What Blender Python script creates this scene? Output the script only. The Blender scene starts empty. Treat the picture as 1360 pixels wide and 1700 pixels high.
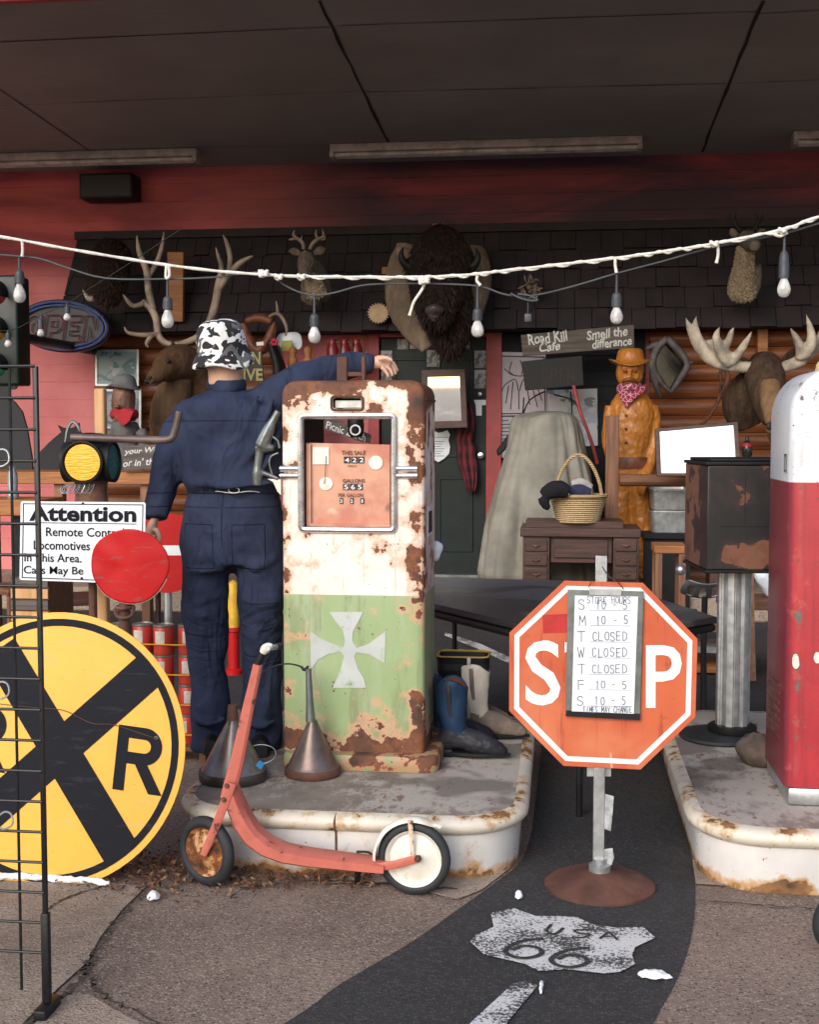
import bpy, bmesh, math, random
from mathutils import Vector, Matrix, Euler, noise as mnoise
random.seed(66)
R = math.radians
SC = bpy.context.scene
COL = SC.collection
# ---------------------------------------------------------------- camera
YAW, HORIZON, FPX, EYE = R(6.9), 720.0, 2080.0, 1.45
PITCH = math.atan((850 - HORIZON) / FPX)
cam_d = bpy.data.cameras.new("camera")
cam_d.sensor_fit = 'VERTICAL'; cam_d.sensor_height = 36.0
cam_d.lens = 36.0 * FPX / 1700.0
cam_d.clip_start = 0.05; cam_d.clip_end = 2000
cam = bpy.data.objects.new("camera", cam_d); COL.objects.link(cam)
cam.location = (0, 0, EYE)
cam.rotation_euler = (R(90) - PITCH, 0, YAW)
SC.camera = cam
# ---------------------------------------------------------------- daylight
SUN_EL, SUN_AZ = 30.0, 200.0       # azimuth clockwise from +Y: behind the camera, a little to the left
w = bpy.data.worlds.new("World"); SC.world = w; w.use_nodes = True
nt = w.node_tree
bg = nt.nodes['Background']
sky = nt.nodes.new('ShaderNodeTexSky'); sky.sky_type = 'NISHITA'; sky.sun_disc = False
sky.sun_elevation = R(SUN_EL); sky.sun_rotation = R(SUN_AZ)
sky.air_density = 1.0; sky.dust_density = 2.0; sky.ozone_density = 0.8
nt.links.new(sky.outputs[0], bg.inputs[0]); bg.inputs[1].default_value = 0.15
sl = bpy.data.lights.new("sun", 'SUN'); sl.energy = 1.5; sl.angle = R(40); sl.color = (1.0, 0.98, 0.955)
so = bpy.data.objects.new("sun", sl); COL.objects.link(so)
so.rotation_euler = (R(90 - SUN_EL), 0, -R(SUN_AZ) + R(180))
so.location = (-3, -8, 12)
SC.view_settings.view_transform = 'Standard'; SC.view_settings.look = 'None'
SC.view_settings.gamma = 1; SC.view_settings.use_curve_mapping = False
SC.view_settings.exposure = 0.45
SC.cycles.max_bounces = 8
# ---------------------------------------------------------------- pixel of the photograph -> point of the place
_f0 = Vector((-math.sin(YAW), math.cos(YAW), 0)); _r0 = Vector((math.cos(YAW), math.sin(YAW), 0)); _z0 = Vector((0, 0, 1))
_fw = _f0 * math.cos(PITCH) - _z0 * math.sin(PITCH)
_up = _f0 * math.sin(PITCH) + _z0 * math.cos(PITCH)
CAM = Vector((0, 0, EYE))
def ray(px, py): return _fw + _r0 * ((px - 680) / FPX) + _up * ((850 - py) / FPX)
def P(px, py, Y):
    d = ray(px, py); return CAM + d * (Y / d.y)
def G(px, py, z=0.0):
    d = ray(px, py); return CAM + d * ((z - EYE) / d.z)
def S(Y, px=680):
    return (P(px + 10, 720, Y) - P(px, 720, Y)).length / 10.0
# ---------------------------------------------------------------- mesh builder
class MB:
    def __init__(s): s.v = []; s.f = []; s.m = []
    def add(s, vs, fs, mi=0, M=None):
        o = len(s.v)
        for v in vs:
            v = Vector(v); s.v.append(M @ v if M is not None else v)
        for f in fs: s.f.append([i + o for i in f]); s.m.append(mi)
        return s
    def box(s, a, b, mi=0, M=None):
        x0, y0, z0 = a; x1, y1, z1 = b
        vs = [(x0,y0,z0),(x1,y0,z0),(x1,y1,z0),(x0,y1,z0),(x0,y0,z1),(x1,y0,z1),(x1,y1,z1),(x0,y1,z1)]
        return s.add(vs, [(0,3,2,1),(4,5,6,7),(0,1,5,4),(1,2,6,5),(2,3,7,6),(3,0,4,7)], mi, M)
    def rbox(s, a, b, r, seg=3, mi=0, M=None):
        bm = bmesh.new(); bmesh.ops.create_cube(bm, size=1.0)
        c = (Vector(a) + Vector(b)) / 2; d = Vector(b) - Vector(a)
        for v in bm.verts: v.co = Vector((v.co.x*d.x, v.co.y*d.y, v.co.z*d.z)) + c
        bmesh.ops.bevel(bm, geom=bm.edges[:] , offset=r, segments=seg, profile=0.5, affect='EDGES')
        bm.verts.index_update()
        s.add([v.co.copy() for v in bm.verts], [[v.index for v in f.verts] for f in bm.faces], mi, M); bm.free(); return s
    def tube(s, pts, rads, n=10, mi=0, squash=1.0, ref=None, caps=True, closed=False, M=None):
        pts = [Vector(p) for p in pts]; N = len(pts)
        if not hasattr(rads, '__len__'): rads = [rads] * N
        vs = []; prev = None
        for i in range(N):
            if closed: t = pts[(i+1) % N] - pts[i-1]
            elif i == 0: t = pts[1] - pts[0]
            elif i == N-1: t = pts[-1] - pts[-2]
            else: t = (pts[i+1]-pts[i]).normalized() + (pts[i]-pts[i-1]).normalized()
            if t.length < 1e-9: t = Vector((0,0,1))
            t.normalize()
            if prev is None:
                up = Vector(ref) if ref else (Vector((0,0,1)) if abs(t.z) < 0.9 else Vector((0,1,0)))
            else: up = prev
            u = up - t * up.dot(t)
            if u.length < 1e-6: u = t.orthogonal()
            u.normalize(); prev = u; wv = t.cross(u)
            r = rads[i]; ru, rw = (r if isinstance(r, (tuple, list)) else (r, r * squash))
            for k in range(n):
                a = 2*math.pi*k/n
                vs.append(pts[i] + u*(math.cos(a)*ru) + wv*(math.sin(a)*rw))
        fs = []
        for i in range(N if closed else N-1):
            j = (i+1) % N
            for k in range(n):
                k2 = (k+1) % n
                fs.append((i*n+k, i*n+k2, j*n+k2, j*n+k))
        if caps and not closed:
            fs.append(tuple(range(n-1, -1, -1))); fs.append(tuple((N-1)*n + k for k in range(n)))
        return s.add(vs, fs, mi, M)
    def lathe(s, prof, c=(0,0,0), n=32, mi=0, M=None, mis=None):
        vs = []; fs = []; mm = []
        for r, z in prof:
            for k in range(n):
                a = 2*math.pi*k/n
                vs.append((c[0]+r*math.cos(a), c[1]+r*math.sin(a), c[2]+z))
        o = len(s.v)
        s.add(vs, [], mi, M)
        for i in range(len(prof)-1):
            for k in range(n):
                k2 = (k+1) % n
                s.f.append([o+i*n+k, o+i*n+k2, o+(i+1)*n+k2, o+(i+1)*n+k]); s.m.append(mis[i] if mis else mi)
        if prof[0][0] > 1e-4: s.f.append([o+k for k in range(n-1,-1,-1)]); s.m.append(mis[0] if mis else mi)
        if prof[-1][0] > 1e-4: s.f.append([o+(len(prof)-1)*n+k for k in range(n)]); s.m.append(mis[-1] if mis else mi)
        return s
    def prism(s, pts, d, mi=0, mside=None):
        """pts: planar loop of 3D points, extruded by vector d"""
        pts = [Vector(p) for p in pts]; n = len(pts); d = Vector(d)
        s.add(pts + [p + d for p in pts], [list(range(n)), list(range(2*n-1, n-1, -1))], mi)
        o = len(s.v) - 2*n
        for k in range(n):
            k2 = (k+1) % n; s.f.append([o+k, o+n+k, o+n+k2, o+k2]); s.m.append(mi if mside is None else mside)
        return s
    def ring(s, outer, inner, d, mi=0):
        n = len(outer); d = Vector(d)
        A = [Vector(p) for p in outer]; B = [Vector(p) for p in inner]
        o = len(s.v); s.v += A + B + [p+d for p in A] + [p+d for p in B]
        for k in range(n):
            j = (k+1) % n
            for f in ((k, j, n+j, n+k), (2*n+k, 3*n+k, 3*n+j, 2*n+j), (k, 2*n+k, 2*n+j, j), (n+k, n+j, 3*n+j, 3*n+k)):
                s.f.append([o+i for i in f]); s.m.append(mi)
        return s
    def loft(s, rings, mi=0, caps=True):
        n = len(rings[0]); o = len(s.v)
        for r in rings: s.v += [Vector(p) for p in r]
        for i in range(len(rings)-1):
            for k in range(n):
                k2 = (k+1) % n
                s.f.append([o+i*n+k, o+i*n+k2, o+(i+1)*n+k2, o+(i+1)*n+k]); s.m.append(mi)
        if caps:
            s.f.append([o+k for k in range(n-1,-1,-1)]); s.m.append(mi)
            s.f.append([o+(len(rings)-1)*n+k for k in range(n)]); s.m.append(mi)
        return s
    def ball(s, c, r, n=14, mi=0, sq=(1,1,1)):
        prof = [(max(1e-5, r*math.sin(math.pi*i/(n//2))), -r*math.cos(math.pi*i/(n//2))) for i in range(n//2+1)]
        M = Matrix.Translation(Vector(c)) @ Matrix.Diagonal((sq[0], sq[1], sq[2], 1))
        return s.lathe(prof, (0,0,0), n, mi, M)
    def transform(s, M):
        s.v = [M @ v for v in s.v]; return s
    def build(s, name, mats, parent=None, smooth=35, bev=0, seg=2, world=True, remesh=0, smth=0, disp=None, recalc=True, solid=0, sub=0, org=None):
        me = bpy.data.meshes.new(name)
        off = Vector((0,0,0))
        if parent is not None and world:
            q = parent
            while q is not None: off += Vector(q.location); q = q.parent
        if org is not None: off = Vector(org)
        me.from_pydata([tuple(v - off) for v in s.v], [], s.f)
        if not isinstance(mats, (list, tuple)): mats = [mats]
        for m in mats: me.materials.append(m)
        me.polygons.foreach_set('material_index', s.m)
        me.validate()
        if recalc:
            bm = bmesh.new(); bm.from_mesh(me)
            bmesh.ops.remove_doubles(bm, verts=bm.verts, dist=1e-6)
            bmesh.ops.recalc_face_normals(bm, faces=bm.faces); bm.to_mesh(me); bm.free()
        if smooth:
            me.polygons.foreach_set('use_smooth', [True]*len(me.polygons))
            if smooth < 180: me.set_sharp_from_angle(angle=R(smooth))
        o = bpy.data.objects.new(name, me); COL.objects.link(o)
        if parent is not None: o.parent = parent
        elif org is not None: o.location = org
        if solid: md = o.modifiers.new("solidify", 'SOLIDIFY'); md.thickness = solid; md.offset = 0
        if remesh: md = o.modifiers.new("remesh", 'REMESH'); md.mode = 'VOXEL'; md.voxel_size = remesh; md.use_smooth_shade = True
        if smth: md = o.modifiers.new("smooth", 'SMOOTH'); md.iterations = smth; md.factor = 0.5
        if sub: md = o.modifiers.new("subdivide", 'SUBSURF'); md.levels = sub; md.render_levels = sub
        for dd in (disp or []):
            sz, st, dep = dd[:3]
            tx = bpy.data.textures.new(name, dd[3] if len(dd) > 3 else 'CLOUDS'); tx.noise_scale = sz
            if hasattr(tx, 'turbulence'): tx.turbulence = 9.0
            tx.noise_depth = dep
            md = o.modifiers.new("displace", 'DISPLACE'); md.texture = tx; md.strength = st; md.mid_level = 0.5
        if bev: md = o.modifiers.new("bevel", 'BEVEL'); md.width = bev; md.segments = seg; md.limit_method = 'ANGLE'; md.angle_limit = R(40)
        return o
def tag(o, label=None, cat=None, group=None, kind=None):
    if label: o['label'] = label
    if cat: o['category'] = cat
    if group: o['group'] = group
    if kind: o['kind'] = kind
    return o
def thing(name, label, cat, loc=(0,0,0), group=None):
    o = bpy.data.objects.new(name, None); COL.objects.link(o); o.location = loc
    o.empty_display_size = 0.1
    return tag(o, label, cat, group)
def base_of(mb):
    xs = [v.x for v in mb.v]; ys = [v.y for v in mb.v]; zs = [v.z for v in mb.v]
    return Vector(((min(xs)+max(xs))/2, (min(ys)+max(ys))/2, min(zs)))
def solo(name, mb, mat, label, cat, group=None, **k):
    o = mb.build(name, mat, None, org=base_of(mb), **k)
    return tag(o, label, cat, group)
def struct(name, mb, mat, **k):
    o = mb.build(name, mat, None, **k); o['kind'] = 'structure'; return o
def copy_tree(src, loc, label=None, group=None, rot=None):
    r = src.copy(); COL.objects.link(r); r.location = loc
    if rot is not None: r.rotation_euler = rot
    if label: r['label'] = label
    if group: r['group'] = group
    for ch in list(src.children):
        c = ch.copy(); COL.objects.link(c); c.parent = r
        for g in list(ch.children):
            d = g.copy(); COL.objects.link(d); d.parent = c
    return r
def plate(pp, Y, t, mb=None, mi=0):
    """outline in photograph pixels on the plane y=Y, thickness t away from the viewer"""
    mb = mb or MB(); return mb.prism([P(x, y, Y) for x, y in pp], (0, t, 0), mi)
def pxtube(pp, Y, mb=None, n=8, mi=0, squash=1.0, sub=3):
    """tapered tube through [(px,py,r_px[,dY])] at depth Y"""
    mb = mb or MB(); pts = []; rs = []
    q = [(p[0], p[1], p[2], p[3] if len(p) > 3 else 0.0) for p in pp]
    N = len(q)
    def cr(a,b,c,d,t): return 0.5*((2*b)+(-a+c)*t+(2*a-5*b+4*c-d)*t*t+(-a+3*b-3*c+d)*t**3)
    for i in range(N-1):
        a = q[max(i-1,0)]; b = q[i]; c = q[i+1]; d = q[min(i+2,N-1)]
        for k in range(sub):
            t = k/sub; u = [cr(a[j],b[j],c[j],d[j],t) for j in range(4)]
            pts.append(P(u[0],u[1],Y+u[3])); rs.append(max(u[2],0.05)*S(Y+u[3]))
    u = q[-1]; pts.append(P(u[0],u[1],Y+u[3])); rs.append(max(u[2],0.05)*S(Y+u[3]))
    return mb.tube(pts, rs, n, mi, squash)
def curve(pts, k=6):
    pts = [Vector(p) for p in pts]; N = len(pts); out = []
    for i in range(N-1):
        a = pts[max(i-1,0)]; b = pts[i]; c = pts[i+1]; d = pts[min(i+2,N-1)]
        for j in range(k):
            t = j/k; out.append(0.5*((2*b)+(c-a)*t+(2*a-5*b+4*c-d)*t*t+(3*b-a-3*c+d)*t**3))
    out.append(pts[-1]); return out
def circ(c, r, n=40, ry=None, rot=0):
    ry = ry or r
    return [(c[0]+r*math.cos(2*math.pi*k/n)*math.cos(rot)-ry*math.sin(2*math.pi*k/n)*math.sin(rot),
             c[1]+r*math.cos(2*math.pi*k/n)*math.sin(rot)+ry*math.sin(2*math.pi*k/n)*math.cos(rot)) for k in range(n)]
def rrect(cx, cy, w, d, r, n=8):
    r = max(min(r, w/2-1e-4, d/2-1e-4), 1e-4); out = []
    for (sx, sy, a0) in ((1,1,0),(-1,1,90),(-1,-1,180),(1,-1,270)):
        for k in range(n+1):
            a = R(a0 + 90*k/n)
            out.append((cx+sx*(w/2-r)+r*math.cos(a), cy+sy*(d/2-r)+r*math.sin(a)))
    return out
# ---------------------------------------------------------------- lettering
def text_geo(body, bold=0.0, extrude=0.0, shear=0.0, spacing=1.0):
    cu = bpy.data.curves.new("text", 'FONT'); cu.body = body; cu.size = 1.0
    cu.offset = bold; cu.extrude = extrude; cu.shear = shear; cu.space_character = spacing; cu.resolution_u = 3
    ob = bpy.data.objects.new("text", cu); COL.objects.link(ob)
    dg = bpy.context.evaluated_depsgraph_get()
    me = bpy.data.meshes.new_from_object(ob.evaluated_get(dg))
    vs = [v.co.copy() for v in me.vertices]; fs = [list(p.vertices) for p in me.polygons]
    bpy.data.objects.remove(ob); bpy.data.curves.remove(cu); bpy.data.meshes.remove(me)
    return vs, fs
def text_quad(mb, body, quad, bold=0.0, mi=0, lift=(0,-0.002,0), shear=0.0, jitter=0, spacing=1.0):
    """text stretched into the quad (bottom-left, bottom-right, top-left) of 3D points"""
    vs, fs = text_geo(body, bold, 0.0, shear, spacing)
    x0 = min(v.x for v in vs); x1 = max(v.x for v in vs); y0 = min(v.y for v in vs); y1 = max(v.y for v in vs)
    o, a, b = [Vector(q) for q in quad]; L = Vector(lift)
    out = []
    for v in vs:
        u = (v.x-x0)/(x1-x0); t = (v.y-y0)/(y1-y0)
        t += jitter*math.sin(u*17+len(body))
        out.append(o + (a-o)*u + (b-o)*t + L)
    return mb.add(out, fs, mi)
def text_px(mb, body, x0, y0, x1, y1, Y, bold=0.0, mi=0, dy=0, **k):
    """text into pixel box left x0, top y0, right x1, bottom y1 (dy: right end lower by dy)"""
    return text_quad(mb, body, (P(x0,y1,Y), P(x1,y1+dy,Y), P(x0,y0,Y)), bold, mi, **k)
GL = {'S':[[(3.6,5),(2.8,6),(1.2,6),(.4,5),(.6,3.8),(2,3.1),(3.4,2.3),(3.6,1),(2.6,0),(1.2,0),(.3,1)]],'T':[[(0,6),(4,6)],[(2,6),(2,0)]],
 'O':[[(2,6),(.7,5.3),(.2,3),(.7,.7),(2,0),(3.3,.7),(3.8,3),(3.3,5.3),(2,6)]],'R':[[(.4,0),(.4,6),(2.8,6),(3.6,5),(3,3.4),(.4,3)],[(1.8,3.1),(3.8,0)]],
 'E':[[(3.6,6),(.4,6),(.4,0),(3.6,0)],[(.4,3.1),(3,3.1)]],'H':[[(.3,6),(.3,0)],[(3.7,6),(3.7,0)],[(.3,3),(3.7,3)]],'U':[[(.3,6),(.3,1.4),(1.2,0),(2.8,0),(3.7,1.4),(3.7,6)]],
 'M':[[(.1,0),(.4,6),(2,2),(3.6,6),(3.9,0)]],'W':[[(0,6),(1,0),(2,4.4),(3,0),(4,6)]],'F':[[(3.6,6),(.4,6),(.4,0)],[(.4,3.2),(2.8,3.2)]],
 'C':[[(3.6,5),(2.6,6),(1.4,6),(.4,4.6),(.3,1.6),(1.4,0),(2.8,0),(3.7,1)]],'L':[[(.4,6),(.4,0),(3.6,0)]],'D':[[(.4,0),(.4,6),(2,6),(3.6,4.6),(3.6,1.4),(2,0),(.4,0)]],
 'I':[[(2,6),(2,0)]],'Y':[[(0,6),(2,3),(4,6)],[(2,3),(2,0)]],'A':[[(.1,0),(2,6),(3.9,0)],[(.9,2.2),(3.1,2.2)]],'N':[[(.3,0),(.3,6),(3.7,0),(3.7,6)]],
 'G':[[(3.6,5),(2.6,6),(1.4,6),(.3,4.4),(.3,1.4),(1.4,0),(3,0),(3.6,1),(3.6,2.8),(2.2,2.8)]],'P':[[(.4,0),(.4,6),(2.8,6),(3.6,4.6),(2.8,3),(.4,3)]],
 '1':[[(1.2,5),(2,6),(2,0)]],'0':[[(2,6),(.7,5.3),(.3,3),(.7,.7),(2,0),(3.3,.7),(3.7,3),(3.3,5.3),(2,6)]],'5':[[(3.5,6),(.8,6),(.6,3.4),(2.4,3.6),(3.6,2.2),(3,.5),(1.6,0),(.4,.6)]],
 '-':[[(.8,3),(3.2,3)]],' ':[],'2':[[(.4,5),(1.4,6),(2.8,6),(3.5,4.8),(.4,0),(3.7,0)]],'6':[[(3.2,5.6),(1.8,6),(.6,4.4),(.4,1.6),(1.4,0),(2.8,0),(3.6,1.6),(2.8,3.2),(1.2,3),(.5,2)]],'3':[[(.5,5.4),(2,6),(3.4,5),(3,3.6),(1.6,3.2),(3.4,2.4),(3.6,1),(2,0),(.4,.7)]],'B':[[(.4,0),(.4,6),(2.6,6),(3.4,4.7),(2.6,3.2),(.4,3.2)],[(2.6,3.2),(3.7,1.6),(2.6,0),(.4,0)]],'K':[[(.4,6),(.4,0)],[(3.6,6),(.5,2.8),(3.7,0)]]}
def hand(mb, body, x0, y0, x1, y1, Y, wpx=1.0, mi=0, jit=0.25):
    """hand lettering as thin strokes lying on the plane y=Y"""
    n = len(body); cw = (x1-x0)/n; hh = (y1-y0)
    for i, ch in enumerate(body):
        for st in GL.get(ch, []):
            pp = []
            dx = random.uniform(-.1,.1)*cw; dy = random.uniform(-.06,.06)*hh
            for (gx, gy) in st:
                pp.append(P(x0+cw*(i+.1)+gx/4*cw*.78+dx+random.uniform(-jit,jit), y1-gy/6*hh+dy+random.uniform(-jit,jit), Y))
            for q in range(len(pp)-1): ribbon(mb, [pp[q]+(pp[q]-pp[q+1])*.06, pp[q+1]+(pp[q+1]-pp[q])*.06], wpx*S(Y), (0,-1,0), mi)
    return mb
def ribbon(mb, pts, wd, nrm, mi=0, closed=False):
    pts = [Vector(p) for p in pts]; nrm = Vector(nrm); o = len(mb.v); N = len(pts)
    wds = wd if hasattr(wd, '__len__') else [wd]*N
    for i in range(N):
        t = (pts[min(i+1,N-1)] - pts[max(i-1,0)])
        if t.length < 1e-9: t = Vector((1,0,0))
        s_ = t.normalized().cross(nrm)*(wds[i]/2)
        mb.v += [pts[i]+s_, pts[i]-s_]
    for i in range(N-1):
        mb.f.append([o+2*i, o+2*i+1, o+2*i+3, o+2*i+2]); mb.m.append(mi)
    return mb
# ---------------------------------------------------------------- procedural materials
class V:
    def __init__(s, b, sock): s.b = b; s.s = sock
    def __add__(s, o): return s.b.math('ADD', s, o)
    __radd__ = __add__
    def __sub__(s, o): return s.b.math('SUBTRACT', s, o)
    def __rsub__(s, o): return s.b.math('SUBTRACT', o, s)
    def __mul__(s, o): return s.b.math('MULTIPLY', s, o)
    __rmul__ = __mul__
    def clamp(s): return s.b.math('ADD', s, 0, True)
    def step(s, lo, hi): return s.b.mapr(s, lo, hi)
    def abs(s): return s.b.math('ABSOLUTE', s, 0)
    def sin(s): return s.b.math('SINE', s, 0)
    def frac(s): return s.b.math('FRACT', s, 0)
    def pow(s, e): return s.b.math('POWER', s, e)
    def max(s, o): return s.b.math('MAXIMUM', s, o)
    def min(s, o): return s.b.math('MINIMUM', s, o)
class Mat:
    def __init__(s, name, rough=0.6, metal=0.0, spec=None):
        s.m = bpy.data.materials.new(name); s.m.use_nodes = True; s.t = s.m.node_tree
        s.p = s.t.nodes['Principled BSDF']; s.p.inputs['Metallic'].default_value = metal
        s.p.inputs['Roughness'].default_value = rough
        if spec is not None: s.p.inputs['Specular IOR Level'].default_value = spec
        tc = s.t.nodes.new('ShaderNodeTexCoord'); s.obj = V(s, tc.outputs['Object'])
        sp = s.t.nodes.new('ShaderNodeSeparateXYZ'); s.link(s.obj, sp.inputs[0])
        s.x, s.y, s.z = [V(s, sp.outputs[i]) for i in range(3)]
    def link(s, a, inp):
        if isinstance(a, V): s.t.links.new(a.s, inp)
        else:
            if inp.type == 'RGBA' and hasattr(a, '__len__') and len(a) == 3: a = (*a, 1)
            inp.default_value = a
    def math(s, op, a, b, cl=False):
        n = s.t.nodes.new('ShaderNodeMath'); n.operation = op; n.use_clamp = cl
        s.link(a, n.inputs[0]); s.link(b, n.inputs[1]); return V(s, n.outputs[0])
    def mapr(s, a, lo, hi):
        n = s.t.nodes.new('ShaderNodeMapRange'); n.interpolation_type = 'SMOOTHSTEP'
        s.link(a, n.inputs[0]); n.inputs[1].default_value = lo; n.inputs[2].default_value = hi
        return V(s, n.outputs[0])
    def vec(s, sx=1, sy=1, sz=1, rot=(0,0,0), loc=(0,0,0)):
        n = s.t.nodes.new('ShaderNodeMapping'); s.link(s.obj, n.inputs[0])
        n.inputs['Scale'].default_value = (sx, sy, sz); n.inputs['Rotation'].default_value = rot; n.inputs['Location'].default_value = loc
        return V(s, n.outputs[0])
    def noise(s, scale, det=4, rough=0.55, vec=None, dist=0.0):
        n = s.t.nodes.new('ShaderNodeTexNoise'); s.link(vec or s.obj, n.inputs['Vector'])
        n.inputs['Scale'].default_value = scale; n.inputs['Detail'].default_value = det
        n.inputs['Roughness'].default_value = rough; n.inputs['Distortion'].default_value = dist
        return V(s, n.outputs['Fac'])
    def voro(s, scale, vec=None, feature='F1', out='Distance', rnd=1.0):
        n = s.t.nodes.new('ShaderNodeTexVoronoi'); s.link(vec or s.obj, n.inputs['Vector'])
        n.feature = feature; n.inputs['Scale'].default_value = scale; n.inputs['Randomness'].default_value = rnd
        return V(s, n.outputs[out])
    def sep(s, col):
        n = s.t.nodes.new('ShaderNodeSeparateColor'); s.link(col, n.inputs[0]); return V(s, n.outputs[0])
    def mix(s, f, a, b):
        n = s.t.nodes.new('ShaderNodeMix'); n.data_type = 'RGBA'
        s.link(f, n.inputs[0]); s.link(a, n.inputs[6]); s.link(b, n.inputs[7]); return V(s, n.outputs[2])
    def rand(s):
        n = s.t.nodes.new('ShaderNodeObjectInfo'); return V(s, n.outputs['Random'])
    def color(s, c): s.link(c, s.p.inputs['Base Color']); return s
    def rough(s, r): s.link(r, s.p.inputs['Roughness']); return s
    def metal(s, r): s.link(r, s.p.inputs['Metallic']); return s
    def bump(s, h, dist=0.002, st=1.0):
        n = s.t.nodes.new('ShaderNodeBump'); n.inputs['Strength'].default_value = st; n.inputs['Distance'].default_value = dist
        s.link(h, n.inputs['Height']); s.t.links.new(n.outputs[0], s.p.inputs['Normal']); return s
def hexc(h):
    h = h.lstrip('#'); c = [int(h[i:i+2], 16)/255 for i in (0,2,4)]
    return tuple((x/12.92 if x <= 0.04045 else ((x+0.055)/1.055)**2.4) for x in c)
def plain(name, col, rough=0.6, metal=0.0, var=0.18, scale=9, bump=0.0006, bscale=60, spec=None, dirt=None):
    m = Mat(name, rough, metal, spec)
    n = m.noise(scale, 5, 0.6)
    dk = tuple(c*(1-var*1.6) for c in col); lt = tuple(min(1, c*(1+var)) for c in col)
    c = m.mix(n.step(.3,.7), dk, lt)
    if dirt: c = m.mix((m.noise(scale*1.7, 6, .65)).step(.55,.72)*.6, c, dirt)
    m.color(c); m.rough((n*0.25) + (rough-0.12))
    if bump: m.bump(m.noise(bscale, 3), bump)
    return m.m
RUST1, RUST2, RUST3 = (0.10,0.042,0.026), (0.24,0.085,0.035), (0.055,0.032,0.026)
def peel(name, paint, thr=0.60, scale=14, rough=0.5, bias=None, halo=(0.62,0.30,0.16), haloamt=0.6, paintfn=None, rust=(RUST1, RUST2, RUST3), speck=True, edge=0.012, vec=None):
    """old paint flaked off to rust: thr = share kept, bias(m) is added to the flaking noise"""
    m = Mat(name, rough)
    n1 = m.noise(scale, 8, 0.62, vec); n2 = m.noise(scale*0.35, 3, 0.5)
    f = n1*0.7 + n2*0.3
    if bias: f = f + bias(m)
    mask = f.step(thr, thr+edge)
    if speck:
        sp = m.noise(scale*5.5, 5, .6); sp2 = m.noise(scale*.6, 3)
        mask = mask.max((sp*.75+sp2*.25).step(0.640, 0.650))
    p = paintfn(m) if paintfn else m.mix(m.noise(6,5).step(.3,.7), tuple(c*.86 for c in paint), paint)
    p = m.mix((f-(thr-0.10)).step(0.0, 0.11)*haloamt, p, halo)
    r = m.mix(m.noise(scale*2.2, 6, .7).step(.35,.65), rust[0], rust[1])
    r = m.mix(m.noise(scale*1.1, 4).step(.5,.72), r, rust[2])
    m.color(m.mix(mask, p, r)); m.rough(mask*0.35 + rough)
    m.bump((mask*-0.5) + m.noise(90, 4)*0.15, 0.0022)
    return m.m
def wood(name, a, b, axis='x', scale=3.0, rough=0.6, bump=0.0015, gloss=None):
    m = Mat(name, rough)
    k = {'x': (1, 14, 14), 'y': (14, 1, 14), 'z': (14, 14, 1)}[axis]
    v = m.vec(*k); n = m.noise(scale, 7, 0.6, v, 0.6); n2 = m.noise(1.4, 3)
    c = m.mix(n.step(.32,.68), a, b); c = m.mix((n2-.35).clamp()*.9, c, tuple(x*.55 for x in a))
    m.color(c); m.bump(n, bump); return m.m
def fabric(name, a, b=None, scale=8, rough=0.9, bump=0.003):
    m = Mat(name, rough, 0, 0.25); b = b or tuple(x*.6 for x in a)
    n = m.noise(scale, 6, 0.6)
    m.color(m.mix(n.step(.3,.7), a, b)); m.bump(n + m.noise(260, 2)*0.25, bump); return m.m
def fur(name, a, b, scale=24, stretch=(1,1,.25)):
    m = Mat(name, 0.9, 0, 0.15); n = m.noise(scale, 6, 0.7, m.vec(*stretch)); n2 = m.noise(5, 3)
    c = m.mix(n.step(.3,.7), a, b); m.color(m.mix(n2.step(.4,.65)*.6, c, tuple(x*.5 for x in a))); m.bump(n, 0.008); return m.m

M = {}
# ground
def _ground(name, a, b, c, spk, dark=None):
    m = Mat(name, 0.9)
    n = m.noise(1.1, 6, .6); base = m.mix(n.step(.35,.68), a, b)
    st = m.voro(115, out='Color'); r = m.sep(st)
    d = m.voro(115)
    base = m.mix(r.step(.66,.72)*((d*-1)+.55).step(0,.12)*.72, base, c)
    base = m.mix(((r*-1)+1).step(.72,.8)*((d*-1)+.5).step(0,.12)*.75, base, spk)
    base = m.mix(m.noise(160,3).step(.5,.72)*.35, base, tuple(x*.35 for x in a))
    wet = m.noise(.7, 5, .65).step(.53,.64)
    blot = m.noise(5.5, 6, .7).step(.56,.70); base = m.mix(blot*.42, base, tuple(x*.55 for x in b)); lite = m.noise(9, 5, .7, m.vec(1,1,1,(0,0,0),(4,7,0))).step(.58,.72); base = m.mix(lite*.35, base, tuple(min(1,x*1.45) for x in a))
    base = m.mix(wet*.38, base, tuple(x*.4 for x in a))
    m.color(base); m.rough(0.92 - wet*.35); m.bump(m.noise(85, 5, .75) + d*.5, 0.006); return m.m
M['aggregate'] = _ground('aggregate concrete', (.275,.200,.158), (.175,.124,.098), (.40,.33,.26), (.035,.026,.022))
M['slab'] = _ground('tan concrete', (.40,.315,.245), (.27,.205,.16), (.44,.37,.30), (.09,.065,.05))
M['asphalt'] = _ground('black asphalt', (.038,.036,.036), (.027,.026,.026), (.085,.08,.078), (.010,.010,.010))
M['crack'] = plain('dirt in cracks', (.055,.040,.030), .95, 0, .3, 30)
def _roadpaint():
    m = Mat('worn white road paint', .85); n = m.noise(95, 6, .75); n2 = m.noise(7, 3)
    k = (n*.65 + n2*.35).step(.50,.53)
    m.color(m.mix(k, (.62,.62,.61), (.05,.048,.047))); m.bump(n, .003); return m.m
M['roadpaint'] = _roadpaint()
M['snow'] = plain('old snow', (.86,.88,.9), .7, 0, .05, 20, .006, 60)
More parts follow.
